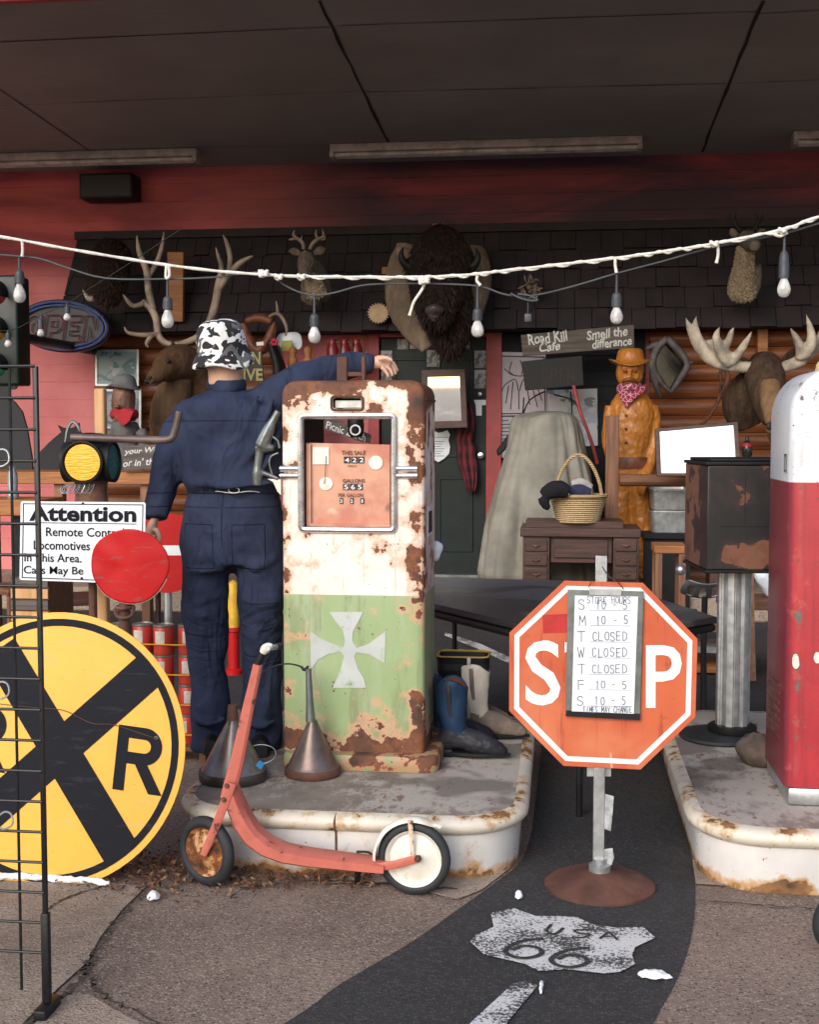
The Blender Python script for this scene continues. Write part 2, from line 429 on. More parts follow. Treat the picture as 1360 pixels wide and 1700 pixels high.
# building
def _redwall():
    m = Mat('red painted block wall', .7)
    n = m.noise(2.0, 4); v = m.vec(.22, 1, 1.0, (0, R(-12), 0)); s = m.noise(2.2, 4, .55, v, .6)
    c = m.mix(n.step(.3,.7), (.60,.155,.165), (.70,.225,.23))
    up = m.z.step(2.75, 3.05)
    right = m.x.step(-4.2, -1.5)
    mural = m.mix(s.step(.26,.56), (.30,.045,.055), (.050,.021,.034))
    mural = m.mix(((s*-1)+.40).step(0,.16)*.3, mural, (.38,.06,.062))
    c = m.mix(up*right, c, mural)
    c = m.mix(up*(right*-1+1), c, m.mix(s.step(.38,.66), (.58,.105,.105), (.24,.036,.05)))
    m.color(c)
    bz = (m.z*(1/0.16)).frac(); g = ((bz-.5).abs()).step(.47,.5)
    m.bump((g*-.6) + m.noise(40,4)*.3, .004); return m.m
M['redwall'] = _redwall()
M['redframe'] = plain('red trim paint', (.33,.04,.045), .5, 0, .15)
M['logsiding'] = wood('varnished log siding', (.30,.095,.026), (.12,.032,.012), 'x', 2.0, .45, .002)
M['sidinggap'] = plain('siding gap', (.03,.012,.008), .9)
def _shingle():
    m = Mat('dark shingles', .8); n = m.noise(6, 5)
    m.color(m.mix(n.step(.3,.7), (.030,.020,.023), (.017,.013,.016))); m.bump(m.noise(30,4,.6,m.vec(4,1,.5)), .004); return m.m
M['shingle'] = _shingle()
def _ceil():
    m = Mat('brown ceiling board', .75); n = m.noise(.9, 5); d = m.voro(14)
    c = m.mix(n.step(.3,.7), (.31,.315,.295), (.235,.24,.225)); c = m.mix(((d*-1)+.035).step(0,.01)*.7, c, (.6,.55,.5))
    gr = m.noise(3,6,.65,m.vec(1,16,1)); c = m.mix((gr-.42).clamp()*.9, c, (.16,.16,.15)); bt = m.noise(.35,2,.4); c = m.mix(bt.step(.4,.62)*.4, c, (.20,.20,.19))
    m.color(c); m.bump(gr + m.noise(60,3)*.3, .002); return m.m
M['ceiling'] = _ceil()
M['seam'] = plain('board joint', (.018,.014,.012), .9)
M['door'] = plain('dark green door paint', (.008,.016,.016), .5, 0, .15, spec=.3)
M['blackwood'] = plain('black painted board', (.008,.009,.012), .65, 0, .2, spec=.25)
M['fixture'] = plain('dusty white fixture', (.42,.35,.33), .5)
M['tubeglass'] = plain('unlit fluorescent tube', (.55,.5,.47), .3)
# general
M['black'] = plain('black paint', (.010,.010,.011), .55, 0, .2, 12, spec=.3)
M['blackiron'] = plain('black wire steel', (.013,.014,.016), .42, .3, .2, 12)
M['rubber'] = plain('grey rubber', (.020,.022,.026), .65, 0, .2, 14, .001)
M['chrome'] = plain('dull chrome', (.60,.60,.62), .28, .9, .12, 14)
M['steel'] = plain('galvanised steel', (.45,.47,.48), .42, .75, .14, 20)
M['alu'] = plain('cast aluminium', (.20,.22,.215), .42, .7, .15, 16)
M['rustiron'] = plain('rusty iron', (.16,.075,.05), .8, .2, .35, 14, .002, 70, dirt=(.06,.03,.022))
M['darkrust'] = plain('brown rusted iron', (.12,.052,.036), .72, .15, .22, 8, .002, 60, dirt=(.20,.10,.07))
M['white'] = plain('white paint', (.78,.79,.80), .45, 0, .05)
M['offwhite'] = plain('aged white paint', (.74,.71,.63), .5, 0, .07, 9, dirt=(.45,.33,.2))
M['ink'] = plain('black ink', (.012,.013,.016), .6, 0, .1)
M['penink'] = plain('marker ink', (.10,.11,.15), .7, 0, .3, 40)
M['signwhite'] = plain('white sign sheet', (.72,.77,.83), .35, 0, .03, 5)
def _sheet(name, col, wear, amt=.55, spec=.4, rg=.42):
    m = Mat(name, rg, 0, spec); n = m.noise(5,6,.6); c = m.mix(n.step(.3,.7), tuple(x*.9 for x in col), col)
    sc = m.noise(9, 6, .7, m.vec(1,1,5), .3); c = m.mix(sc.step(.555,.66)*amt, c, wear)
    sp = m.voro(30); c = m.mix(((sp*-1)+.07).step(0,.02)*.7, c, tuple(x*.3 for x in wear))
    m.color(c); m.bump(m.noise(14,4), .0015); return m.m
M['yellow'] = _sheet('yellow reflective sheet', (.82,.42,.035), (.62,.38,.13))
M['signblack'] = _sheet('black sign sheet', (.009,.010,.016), (.024,.025,.03), .8, .12, .6)
def _stopm():
    m = Mat('faded orange red sheet', .5, 0, .4); n = m.noise(4,6,.6); c = m.mix(n.step(.3,.7), (.47,.085,.034), (.56,.125,.050))
    dr = m.noise(5,5,.65,m.vec(9,1,.7),.3); c = m.mix(dr.step(.56,.66)*.55, c, (.27,.035,.022)); fd = m.noise(3,4,.5,m.vec(1,1,1,(0,0,0),(2,5,1))); c = m.mix(fd.step(.52,.70)*.6, c, (.62,.22,.11))
    sc = m.noise(30,4,.6,m.vec(1,1,.08,(0,R(35),0)),.4); c = m.mix(sc.step(.685,.70)*.6, c, (.70,.42,.30)); g_ = m.noise(12,6,.75); c = m.mix(g_.step(.60,.68)*.35, c, (.16,.04,.025))
    m.color(c); m.rough(n*.2+.4); m.bump(m.noise(9,3), .002); return m.m
M['stop'] = _stopm()
M['signred'] = _sheet('red enamel', (.46,.008,.010), (.22,.07,.065), .75, .25, .55)
M['lightwood'] = wood('pale new timber', (.62,.36,.17), (.48,.25,.10), 'z', 2.0)
M['brownwood'] = wood('brown timber', (.22,.095,.045), (.10,.042,.022), 'x', 2.5)
M['brownwoodz'] = wood('brown upright timber', (.27,.12,.06), (.12,.05,.028), 'z', 2.5)
M['darkwood'] = wood('dark old walnut', (.085,.036,.026), (.038,.017,.013), 'x', 2.5, .5)
M['greywood'] = wood('weathered grey plank', (.14,.115,.10), (.06,.05,.045), 'x', 2.5, .8)
M['orangewood'] = wood('orange timber', (.42,.17,.05), (.24,.085,.025), 'x', 2.5)
M['tan'] = plain('tan leather', (.42,.27,.15), .6)
M['leather'] = plain('brown leather', (.20,.065,.03), .5, 0, .3, 12)
M['skin'] = plain('dummy skin', (.66,.40,.28), .5, 0, .06, 6, 0)
M['coverall'] = None
M['canvas'] = fabric('grey green canvas', (.305,.29,.25), (.20,.19,.162), 4, .95, .008)
M['horn'] = plain('grey antler', (.40,.34,.27), .55, 0, .3, 10, .002, 50)
M['hornbrown'] = plain('brown antler', (.27,.20,.15), .55, 0, .35, 8, .002, 50)
M['elk'] = fur('brown elk fur', (.135,.075,.042), (.06,.032,.019))
M['elkneck'] = fur('pale neck fur', (.20,.125,.075), (.10,.06,.036))
M['deer'] = fur('grey brown deer fur', (.21,.165,.13), (.11,.085,.066))
M['deerpale'] = fur('pale throat fur', (.46,.37,.25), (.27,.20,.13))
M['bison'] = fur('dark bison wool', (.022,.012,.009), (.010,.006,.005), 16, (1,1,.4))
M['bisoncape'] = fur('tan hide', (.25,.185,.135), (.13,.095,.07), 18)
M['moose'] = fur('brown moose fur', (.085,.052,.034), (.035,.022,.016))
M['moosetan'] = fur('tan moose face', (.26,.16,.08), (.14,.08,.045))
M['greylight'] = plain('pale grey', (.5,.5,.5), .6)
M['bulbcap'] = plain('bulb socket rubber', (.045,.05,.06), .5)
M['cord'] = plain('grey cord', (.055,.065,.07), .6)
M['rope'] = fabric('white rope', (.80,.78,.72), (.60,.58,.52), 90, .9, .003)
def _glass(name, col, rough=.05):
    m = Mat(name, rough); m.p.inputs['Transmission Weight'].default_value = 1.0; m.p.inputs['IOR'].default_value = 1.45
    m.color(col); return m.m
M['glass'] = _glass('clear bulb glass', (.95,.95,.93), .08)
def _bulb():
    m = Mat('frosted bulb glass', .18); m.p.inputs['Transmission Weight'].default_value = .35
    m.color(m.mix(m.noise(40,2).step(.4,.6), (.88,.87,.84), (.62,.62,.6))); return m.m
M['bulb'] = _bulb()
def _mirror():
    m = Mat('mirror glass', .02, 1.0); m.color((.93,.94,.94)); return m.m
M['mirror'] = _mirror()
# ================================================================ ground
mb = MB(); mb.add([(-300,-300,0),(300,-300,0),(300,300,0),(-300,300,0)], [(0,1,2,3)])
struct('ground', mb, M['aggregate'])
def flat(pts, z): return [Vector((p[0], p[1], z)) for p in pts]
lb = [G(x,y) for x,y in ((-420,2600),(40,1960),(475,1700),(565,1636),(680,1568),(760,1512),(825,1465),(866,1430),(884,1380))]
rb = [G(x,y) for x,y in ((1112,1290),(1130,1350),(1148,1420),(1155,1480),(1150,1545),(1128,1620),(1085,1700),(960,1960),(760,2600))]
lb = curve(lb, 5); rb = curve(rb, 5)
road = [(p.x,p.y) for p in lb] + [(lb[-1].x+.02,6.1),(-.6,6.35),(-7,6.4),(-14,6.4),(-14,9.78),(14,9.78),(14,6.4),(2.4,6.4),(rb[0].x-.01,6.1)] + [(p.x,p.y) for p in rb]
mb = MB(); mb.add(flat(road,.004), [list(range(len(road)))]); struct('road', mb, M['asphalt'])
# tan slabs: by the big round sign, the lower left corner and the strip in front of the islands
def slab(pts):
    mb = MB(); q = [G(x,y) for x,y in pts]; mb.add(flat(q,.006), [list(range(len(q)))]); return struct('concrete_slab', mb, M['slab'])
slab([(-400,1462),(120,1462),(243,1474),(205,1510),(165,1560),(145,1600),(100,1640),(20,1720),(-700,1720)])
slab([(150,1655),(190,1680),(250,1710),(330,1760),(300,2100),(-900,2100),(-700,1760),(30,1730),(110,1650)])
slab([(1156,1470),(1360,1484),(1900,1505),(1900,1470),(1360,1452),(1180,1440),(1150,1430)])
slab([(500,1470),(640,1468),(760,1496),(800,1480),(860,1434),(868,1380),(830,1450),(600,1455)])
# cracks and joints full of dirt
def crack(pts, wpx, z=.009, jit=3):
    q = curve([G(x,y,z) for x,y in pts], 14); mb = MB()
    q = [p + Vector((random.uniform(-1,1)*.006*jit/3, random.uniform(-1,1)*.006*jit/3, 0)) for p in q]
    wd = [wpx/2080*3.5*random.uniform(.35,1.8) for _ in q]
    ribbon(mb, q, wd, (0,0,1)); return struct('pavement_crack', mb, M['crack'], smooth=0)
crack([(243,1476),(205,1512),(175,1555),(150,1592),(152,1625),(175,1655),(240,1690),(320,1725),(470,1760)], 4.5, jit=7)
crack([(150,1592),(120,1640),(60,1690),(-40,1760)], 6.5, jit=7)
crack([(75,1510),(110,1490),(175,1468)], 4)
crack([(1158,1494),(1240,1500),(1320,1506),(1500,1520)], 4)
crack([(400,1474),(520,1462),(640,1466),(760,1476)], 5)
# painted road shield and dash
sh = [(815,1521),(854,1513),(890,1526),(925,1526),(959,1528),(982,1539),(1025,1546),(1068,1544),(1089,1562),(1055,1578),(1050,1592),(1055,1606),(1032,1619),(1004,1622),(941,1615),(895,1618),(872,1606),(804,1590),(781,1569),(790,1558),(820,1544)]
mb = MB(); q = [G(x,y) for x,y in sh]; mb.add(flat(q,.010), [list(range(len(q)))])
def gstroke(pts, wpx, k=5):
    ribbon(mb, curve([G(x,y,.0135) for x,y in pts], k), wpx/2080*3.6, (0,0,1), 1)
for ox, oy in ((0,0),(76,15)):
    gstroke([(903+ox,1558+oy),(866+ox,1562+oy),(840+ox,1576+oy),(850+ox,1587+oy),(876+ox,1590+oy),(899+ox,1583+oy),(893+ox,1573+oy),(868+ox,1570+oy),(850+ox,1577+oy)], 9)
gstroke([(916,1534),(908,1545),(922,1550),(936,1540)], 6); gstroke([(980,1543),(955,1544),(962,1549),(980,1551),(968,1556),(950,1555)], 5)
gstroke([(996,1558),(1012,1546)], 5, 1); gstroke([(1011,1546),(1026,1560)], 5, 1); gstroke([(1002,1555),(1020,1554)], 4, 1)
o = struct('road_marking', mb, [M['roadpaint'], M['asphalt']], smooth=0)
mb = MB(); q = [G(x,y) for x,y in ((700,1790),(786,1700),(852,1639),(870,1634),(893,1642),(845,1700),(790,1790))]; mb.add(flat(q,.010), [list(range(len(q)))])
struct('road_marking', mb, M['roadpaint'])
mb = MB(); q = [G(x,y) for x,y in ((740,1052),(800,1072),(860,1100),(905,1125),(905,1131),(850,1106),(790,1078),(738,1057))]; mb.add(flat(q,.010), [list(range(len(q)))])
struct('road_marking', mb, M['roadpaint'])
# raised walkway along the shop
mb = MB(); mb.box((-14,9.8,0),(14,11.3,.2)); struct('walkway', mb, M['slab'], bev=.02)
# old snow: every lump can be pointed at, the line under the sign is one ridge
def snow(px, py, rx, ry, h, name='snow_lump', n=14):
    c = G(px,py,.012); mb = MB(); r1 = rx/2080*3.9; r2 = ry/2080*3.9*2.4
    mb.ball((0,0,0), 1, n, 0); mb.v = [Vector((v.x*r1*(1+.25*mnoise.noise(v*2+Vector((px,0,0)))), v.y*r2, max(v.z,-.2)*h*(1+.4*mnoise.noise(v*3)))) + c for v in mb.v]
    return mb
SN = [(254,1490,10,5,.014,'white snow lump on the dark joint left of the scooter front wheel'),(1088,1620,26,5,.010,'long white snow sliver beside the painted road shield'),
      (862,1488,6,5,.012,'small round white snow lump beside the rusty stop sign base'),(899,1640,2,8,.006,'thin white snow streak beside the painted dash')]
for a in SN: solo('snow_lump', snow(*a[:5]), M['snow'], a[5], 'snow', 'snow lumps on the pavement', disp=[(.016,.014,2),(.05,.012,1)], sub=1, smooth=180)
mb = MB(); pts = [G(x,y,.02) for x,y in ((-160,1452),(-60,1456),(20,1455),(70,1456),(110,1460),(150,1462),(182,1467))]
pts = curve(pts, 6); mb.tube(pts, [.009+.009*abs(mnoise.noise(p*9)) for p in pts[:-1]]+[.004], 8, 0)
o = mb.build('snow_ridge', M['snow'], None, disp=[(.03,.018,2)], sub=1); o['kind'] = 'stuff'; o['label'] = 'ridge of old snow under the round yellow sign'
# dry leaves and dirt by the islands
mb = MB()
for i in range(1100):
    if i < 650: x = random.gauss(300,85); y = 1440 + random.gauss(0,22) + (x-330)*.01
    elif i < 900: x = random.uniform(380,620); y = 1458 + random.gauss(0,9)
    else: x = random.gauss(250,60); y = 1452+random.gauss(0,14)
    if y < 1395: continue
    c = G(x, min(y,1510), .010+random.random()*.012); s_ = random.uniform(.004,.016)
    E = Euler((random.uniform(-.8,.8), random.uniform(-.8,.8), random.uniform(0,6.3))).to_matrix()
    mb.add([c + E @ Vector(q) for q in ((-s_,0,0),(0,-s_*.5,.003),(s_,0,0),(0,s_*.5,.003))], [(0,1,2,3)], random.choice((0,0,1,2)))
o = mb.build('leaves', [plain('brown dead leaves',(.16,.062,.03),.9,0,.3,60), plain('dark dead leaves',(.055,.028,.018),.9), plain('tan dead leaves',(.30,.17,.085),.9)], None, smooth=0, recalc=False)
o['kind'] = 'stuff'; o['label'] = 'brown dead leaves drifted along the island foot'
# ================================================================ the shop: walls, roof over the forecourt, door
WY = 11.0
def ceil_z(Y): return P(680,268,WY).z + .05*(WY - Y)
EDGE = 7.0
shop = thing('shop_building', 'red painted shop with dark shingled awning, green door and brown forecourt roof', 'shop', (0,WY,0))
zt = ceil_z(WY)
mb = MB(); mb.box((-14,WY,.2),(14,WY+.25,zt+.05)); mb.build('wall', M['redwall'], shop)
# log siding panels left and right of the door
def siding(xa, xb, ytop, ybot, Y, nm='log_siding'):
    a = P(xa,ytop,Y); b = P(xb,ybot,Y); mb = MB(); h = .145; z = b.z
    while z < a.z:
        z2 = min(z+h, a.z)
        prof = [(0,z+.004),(-.028,z+.03),(-.036,z+h*.5),(-.028,z+h-.03),(0,z+h-.004)]
        vs = []; fs = []
        for X in (a.x,b.x):
            for dy, zz in prof: vs.append((X, Y+dy, min(zz,a.z)))
        for k in range(4): fs.append((k,k+1,6+k-0,5+k))
        mb.add(vs, fs, 0); z += h
    mb.box((a.x,Y+.001,b.z),(b.x,Y+.05,a.z),1); return mb.build(nm, [M['logsiding'], M['sidinggap']], shop, smooth=60)
siding(157,462,548,1010,10.93); siding(1080,1900,535,1010,10.93)
# shingled awning
aw = MB(); T0 = P(130,404,10.98); zb = P(700,548,10.55).z; zt2 = P(700,388,10.98).z
xl_t = T0.x; xl_b = P(92,540,10.55).x; rows = 5
for r_ in range(rows):
    f0, f1 = r_/rows, (r_+1)/rows
    za, zb_ = zt2+(zb-zt2)*f0, zt2+(zb-zt2)*f1
    ya, yb = 10.98+(10.55-10.98)*f0, 10.98+(10.55-10.98)*f1
    x = xl_t+(xl_b-xl_t)*f1
    while x < 9:
        wd = random.uniform(.13,.24); dz = random.uniform(-.012,.012)
        aw.add([(x,ya-.004,za),(x+wd-.006,ya-.004,za),(x+wd-.006,yb-.022,zb_+dz),(x,yb-.022,zb_+dz),(x,yb,zb_+dz),(x+wd-.006,yb,zb_+dz),(x,ya+.01,za),(x+wd-.006,ya+.01,za)],
               [(0,1,2,3),(3,2,5,4),(0,3,4,6),(1,7,5,2)], 0); x += wd
aw.add([(xl_t,10.985,zt2),(9,10.985,zt2),(9,10.57,zb),(xl_b,10.57,zb)], [(0,1,2,3)], 1)
aw.add([(xl_t,10.98,zt2),(xl_b,10.56,zb),(xl_b-.05,10.98,zb)], [(0,1,2)], 0)
aw.box((xl_t-.02,10.93,zt2+.0),(9,10.99,zt2+.07),0)
aw.add([(xl_b,10.57,zb),(9,10.57,zb),(9,10.99,zb),(xl_b,10.99,zb)], [(0,1,2,3)], 1)
aw.build('awning', [M['shingle'], M['blackwood']], shop, smooth=0)
# red boards round the door, posters' black backing board
mb = MB()
a = P(808,546,10.9); b = P(832,960,10.9); mb.box((a.x,10.86,.2),(b.x,10.99,a.z))
a = P(612,546,10.9); b = P(631,960,10.9); mb.box((a.x,10.86,.2),(b.x,10.99,a.z))
mb.box((P(631,546,10.9).x+.001,10.865,P(700,560,10.9).z),(P(808,546,10.9).x-.001,10.99,P(700,546,10.9).z))
mb.build('door_frame', M['redframe'], shop, bev=.004)
mb = MB(); mb.box((P(832,0,10.92).x+.002,10.92,.2),(P(1079,0,10.92).x,10.99,P(900,546,10.92).z))
z = .3
while z < 2.3: mb.box((P(832,0,10.92).x+.004,10.908,z),(P(1079,0,10.92).x-.003,10.919,z+.12)); z += .13
mb.build('board_panel', M['blackwood'], shop)
# green door with raised panels, knob and lock
xa, xb = P(632,700,10.9).x, P(807,700,10.9).x; zt3 = P(700,561,10.9).z
mb = MB(); mb.box((xa+.002,10.91,.21),(xb-.002,10.96,zt3-.002))
for (u0,u1,v0,v1) in ((.12,.46,.10,.42),(.54,.88,.10,.42),(.12,.46,.5,.92),(.54,.88,.5,.92)):
    h = zt3-.21; x0 = xa+(xb-xa)*u0; x1 = xa+(xb-xa)*u1; z0 = .21+h*v0; z1 = .21+h*v1
    mb.ring([(x0,10.909,z0),(x1,10.909,z0),(x1,10.909,z1),(x0,10.909,z1)],[(x0+.03,10.909,z0+.03),(x1-.03,10.909,z0+.03),(x1-.03,10.909,z1-.03),(x0+.03,10.909,z1-.03)],(0,-.012,0))
door = mb.build('door', M['door'], shop, bev=.003)
mb = MB()
def knob(mb, px, py, r): 
    c = P(px,py,10.9); mb.lathe([(.0001,.0),(r*.6,.0),(r*.4,.02),(r,.035),(r*.9,.06),(.0001,.065)], (0,0,0), 16, 0, Matrix.Translation(c) @ Matrix.Rotation(R(90),4,'X'))
knob(mb, 799,756,.028); mb.build('door_knob', M['chrome'], door)
mb = MB(); knob(mb, 797,655,.02); mb.build('door_lock', M['chrome'], door)
mb = MB(); mb.box((xa+.05,10.84,.201),(xb,10.909,.222)); mb.build('door_sill', M['alu'], shop)
# forecourt ceiling with board joints, front fascia and roof deck
zc0, zc1 = ceil_z(WY), ceil_z(EDGE)
mb = MB(); mb.add([(-12,WY,zc0),(12,WY,zc0),(12,EDGE,zc1),(-12,EDGE,zc1)], [(0,1,2,3)], 0)
mb.add([(-12,WY,zc0+.3),(12,WY,zc0+.3),(12,EDGE,zc1+.3),(-12,EDGE,zc1+.3)], [(3,2,1,0)], 0)
def cpt(px, py):
    d = ray(px,py); n = Vector((0,.05,1)); t = (zc0+.05*WY - EYE)/(d.z+.05*d.y); return CAM + d*t
def seam(a, b, wd=.012, jit=0):
    A, B = cpt(*a), cpt(*b); n = 14
    q = [A.lerp(B, k/n) + Vector((random.uniform(-jit,jit), random.uniform(-jit,jit), -.004)) for k in range(n+1)]
    ribbon(mb, q, [wd*random.uniform(.4,1.0) for _ in q], (0,0,1), 1)
seam((530,0),(650,247),.03,.004); seam((1268,0),(1166,252),.03,.006); seam((-130,60),(160,258),.014)
seam((0,69),(548,44),.014); seam((555,42),(1262,18),.01); seam((-80,178),(606,150),.008); seam((606,152),(1206,138),.011); seam((1212,138),(1500,126),.008); seam((1262,22),(1500,8),.01); seam((0,250),(648,238),.008)
mb.build('ceiling', [M['ceiling'], M['seam']], shop, smooth=0)
mb = MB(); mb.box((-12,EDGE-.06,zc1-.12),(12,EDGE-.001,zc1+.42)); mb.build('fascia', M['redframe'], shop, bev=.01)
# unlit fluorescent fittings under the ceiling
def fitting(xa, xb, y0, y1, label):
    Y = 10.45; a = P(xa,y0,Y); b = P(xb,y1,Y); L = b.x-a.x; zz = ceil_z(Y)
    t = thing('ceiling_light', label, 'light fitting', ((a.x+b.x)/2, Y, zz-.1), 'unlit fluorescent fittings under the roof')
    mb = MB(); mb.rbox((-L/2,-.07,.035),(L/2,.07,.1),.008,2); mb.box((-L/2,-.085,-.01),(-L/2+.035,.085,.034)); mb.box((L/2-.035,-.085,-.01),(L/2,.085,.034)); mb.build('housing', M['fixture'], t, world=False)
    for s in (-.04,.04):
        mb = MB(); mb.tube([(-L/2+.036,s,.014),(L/2-.036,s,.014)], .018, 12); mb.build('tube', M['tubeglass'], t, world=False)
fitting(-260,330,276,274,'long unlit fluorescent fitting above the black loudspeaker box at left'); fitting(550,1066,258,256,'long unlit fluorescent fitting in the middle, above the bison head'); fitting(1316,1800,246,242,'unlit fluorescent fitting at the right edge above the right deer head')
# loudspeaker box high on the wall
t = thing('loudspeaker', 'black loudspeaker box high on the red wall under the ceiling', 'loudspeaker', P(176,332,10.8))
mb = MB(); a = P(131,330,10.75); b = P(219,286,10.75); mb.rbox((a.x,10.75,a.z),(b.x,10.99,b.z),.012); mb.build('cabinet', M['black'], t)
mb = MB(); mb.box((a.x+.02,10.744,a.z+.02),(b.x-.02,10.7495,b.z-.02)); mb.build('grille', M['blackiron'], t)
# ================================================================ pump islands
def _rimmat(): return peel('white island enamel', (.70,.68,.66), .66, 9, .42, bias=lambda m: ((m.z*-1)+.085).step(0,.085)*.215 + (m.z-.165).step(0,.03)*.05, halo=(.50,.27,.10), haloamt=.9, rust=((.16,.075,.03),(.38,.20,.075),(.07,.035,.022)), edge=.03)
M['islandrim'] = _rimmat()
M['islandnose'] = peel('stained island edge', (.70,.64,.54), .605, 17, .5, bias=lambda m: (m.z-.190).step(0,.02)*.07, halo=(.48,.30,.13), haloamt=.8, rust=((.16,.075,.03),(.30,.15,.06),(.08,.04,.025)), edge=.03)
def _islandtop(off=0):
    m = Mat('flaking island top', .85); n = m.noise(5,7,.65); n2 = m.noise(2.2,4); n3 = m.noise(26,6,.7,m.vec(1,.5,1))
    c = m.mix(n.step(.35,.65), (.27,.22,.18), (.185,.145,.115))
    wh = (n3*.5+n2*.5 + (m.y*.06) + (m.x)*.09 + off).step(.44,.53)
    c = m.mix(wh*.7, c, (.47,.43,.385)); c = m.mix((n3*.6+n*.4).step(.56,.60)*wh*.8, c, (.17,.075,.05))
    st = m.noise(2.6,3,.5,m.vec(1,1,1,(0,0,0),(3,1,0))); c = m.mix(st.step(.54,.62)*.65, c, (.085,.062,.05))
    m.color(c); m.bump(n3 + n*.5, .003); return m.m
M['islandtop'] = _islandtop(); M['islandtop2'] = _islandtop(.12)
IH = .21
def island(xa, xb, label, seamx=None, front=3.965, depth=1.55):
    xl, xr = xa, xb; w_ = xr-xl; cx = (xl+xr)/2
    t = thing('pump_island', label, 'pump island', (cx, front+depth/2, 0), 'raised concrete pump islands')
    prof = [(-.022,0),(-.016,.03),(-.012,.13),(-.010,.150),(.004,.158),(.016,.172),(.018,.186),(.010,.200),(-.008,.2085),(-.03,.210)]
    def ring(o, z): return [Vector((cx+p[0], front+depth/2+p[1], z)) for p in rrect(0,0,w_+2*o,depth+2*o,.23+o,10)]
    mb = MB(); mb.loft([ring(o,z) for o,z in prof[:4]], 0, False)
    mb.build('side', M['islandrim'], t, smooth=50)
    mb = MB(); mb.loft([ring(o,z) for o,z in prof[3:]], 0, False); mb.build('edge', M['islandnose'], t, smooth=60)
    mb = MB(); r0 = ring(-.0305,.2085); mb.add(r0, [list(range(len(r0)))]); mb.build('top', M['islandtop' if seamx else 'islandtop2'], t, smooth=0)
    if seamx is not None:
        mb = MB(); pr = [Vector((seamx, front-o-.0015, z)) for o,z in prof]
        ribbon(mb, pr, .008, (0,-1,0)); mb.build('joint', M['rustiron'], t, smooth=0)
    return t
LXa, LXb = G(285,1440,.0).x, P(876,1330,4.7).x
RXa = P(1124,1330,4.7).x
island(LXa, LXb, 'white rust-edged island under the green and white pump', P(557,1400,3.965).x)
island(RXa, RXa+1.3, 'white rust-edged island under the red and white pump', None, 3.965, 1.735)
# ================================================================ green and white petrol pump
def _pumppaint(m):
    n = m.noise(5,5); wh = m.mix(n.step(.3,.7), (.78,.72,.63), (.83,.79,.72))
    stain = m.noise(3.2,5,.6,m.vec(1,1,.4)); wh = m.mix(stain.step(.52,.66)*.6, wh, (.64,.37,.24)); strk = m.noise(5,6,.7,m.vec(8,8,.55)); wh = m.mix(strk.step(.555,.70)*.75, wh, (.50,.24,.13)); gm = m.noise(16,6,.75); wh = m.mix(gm.step(.52,.68)*.45, wh, (.48,.40,.33))
    gr = m.mix(n.step(.3,.7), (.285,.39,.185), (.33,.43,.225)); gr = m.mix(m.noise(9,5,.6,m.vec(1,1,.25)).step(.5,.7)*.5, gr, (.40,.47,.33)); gd = m.noise(4,6,.65,m.vec(4,4,.7)); gr = m.mix(gd.step(.50,.66)*.55, gr, (.20,.22,.11)); gr = m.mix(((m.z*-1)+.30).step(0,.25)*m.noise(7,5).step(.4,.6)*.5, gr, (.25,.17,.09))
    return m.mix((m.z-GZ).step(-.002,.002), gr, wh)
PB = G(590,1280,IH); PY = PB.y                    # foot of the front of the plinth
PF = PY + .045                                    # body front plane
PX0, PX1 = P(466,700,PF).x, P(705,700,PF).x       # body sides
PZ0 = P(590,1240,PF).z; PZ1 = P(590,631,PF).z
PD = .40
PC = Vector(((PX0+PX1)/2, PF+PD/2, IH))
GZ = P(590,988,PF).z - IH
hh = PZ1-IH; hw = (PX1-PX0)/2
M['pump'] = peel('flaking pump paint', (.8,.8,.8), .588, 11, .40, paintfn=_pumppaint, halo=(.66,.35,.22), haloamt=.85, edge=.008,
    bias=lambda m: (m.z-(hh-.07)).step(0,.07)*.12 + (m.x.abs()-(hw-.06)).step(0,.06)*(m.z-(hh-.13)).step(0,.1)*.12 + (m.z-GZ).step(.10,.4)*.012 + (m.z-(hh-.30)).step(0,.2)*.05*((m.x.abs()-.19).step(0,.05)) + ((m.x-(hw-.080)).step(0,.05))*.085 + ((m.x*-1)-(hw-.05)).step(0,.04)*.05 + ((m.z*-1)+.17).step(0,.10)*.13 - ((m.z-.25).step(0,.1))*((m.z*-1)+GZ+.1).step(0,.1)*.04 - ((m.y-(-.17)).step(0,.03))*.06 )
M['plinth'] = peel('flaking green plinth', (.25,.34,.16), .53, 12, .5, halo=(.50,.20,.11), haloamt=.9, rust=((.13,.05,.03),(.24,.10,.055),(.06,.03,.02)))
pump = thing('petrol_pump', 'old rusty petrol pump, cream above and green below, with a white painted cross', 'petrol pump', PC)
body = MB()
def sil(o, rt, z0, z1):   # front outline with rounded shoulders
    pts = [(PX0+o,z0),(PX1-o,z0)]
    for k in range(9):
        a = R(90*k/8); pts.append((PX1-o-rt+rt*math.cos(a), z1-o-rt+rt*math.sin(a)))
    for k in range(9):
        a = R(90+90*k/8); pts.append((PX0+o+rt+rt*math.cos(a), z1-o-rt+rt*math.sin(a)))
    return pts
rings = []
for (o, y) in ((.030,0),(.012,.004),(.004,.012),(0,.028),(0,.03+.0),(0,PD-.03),(.004,PD-.012),(.03,PD)):
    rings.append([(x, PF+y, z) for x, z in sil(o, .055, PZ0-.02, PZ1)])
body.loft(rings)
bo = body.build('body', [M['pump'], M['blackwood']], pump, smooth=42)
WX0, WX1 = P(504,780,PF).x, P(650,780,PF).x; WZ0, WZ1 = P(575,876,PF).z, P(575,694,PF).z
def cutter(a, b, r=.0):
    c = MB(); c.rbox(a, b, .006, 2, 0); o = c.build('cutter', M['blackwood'], pump); return o
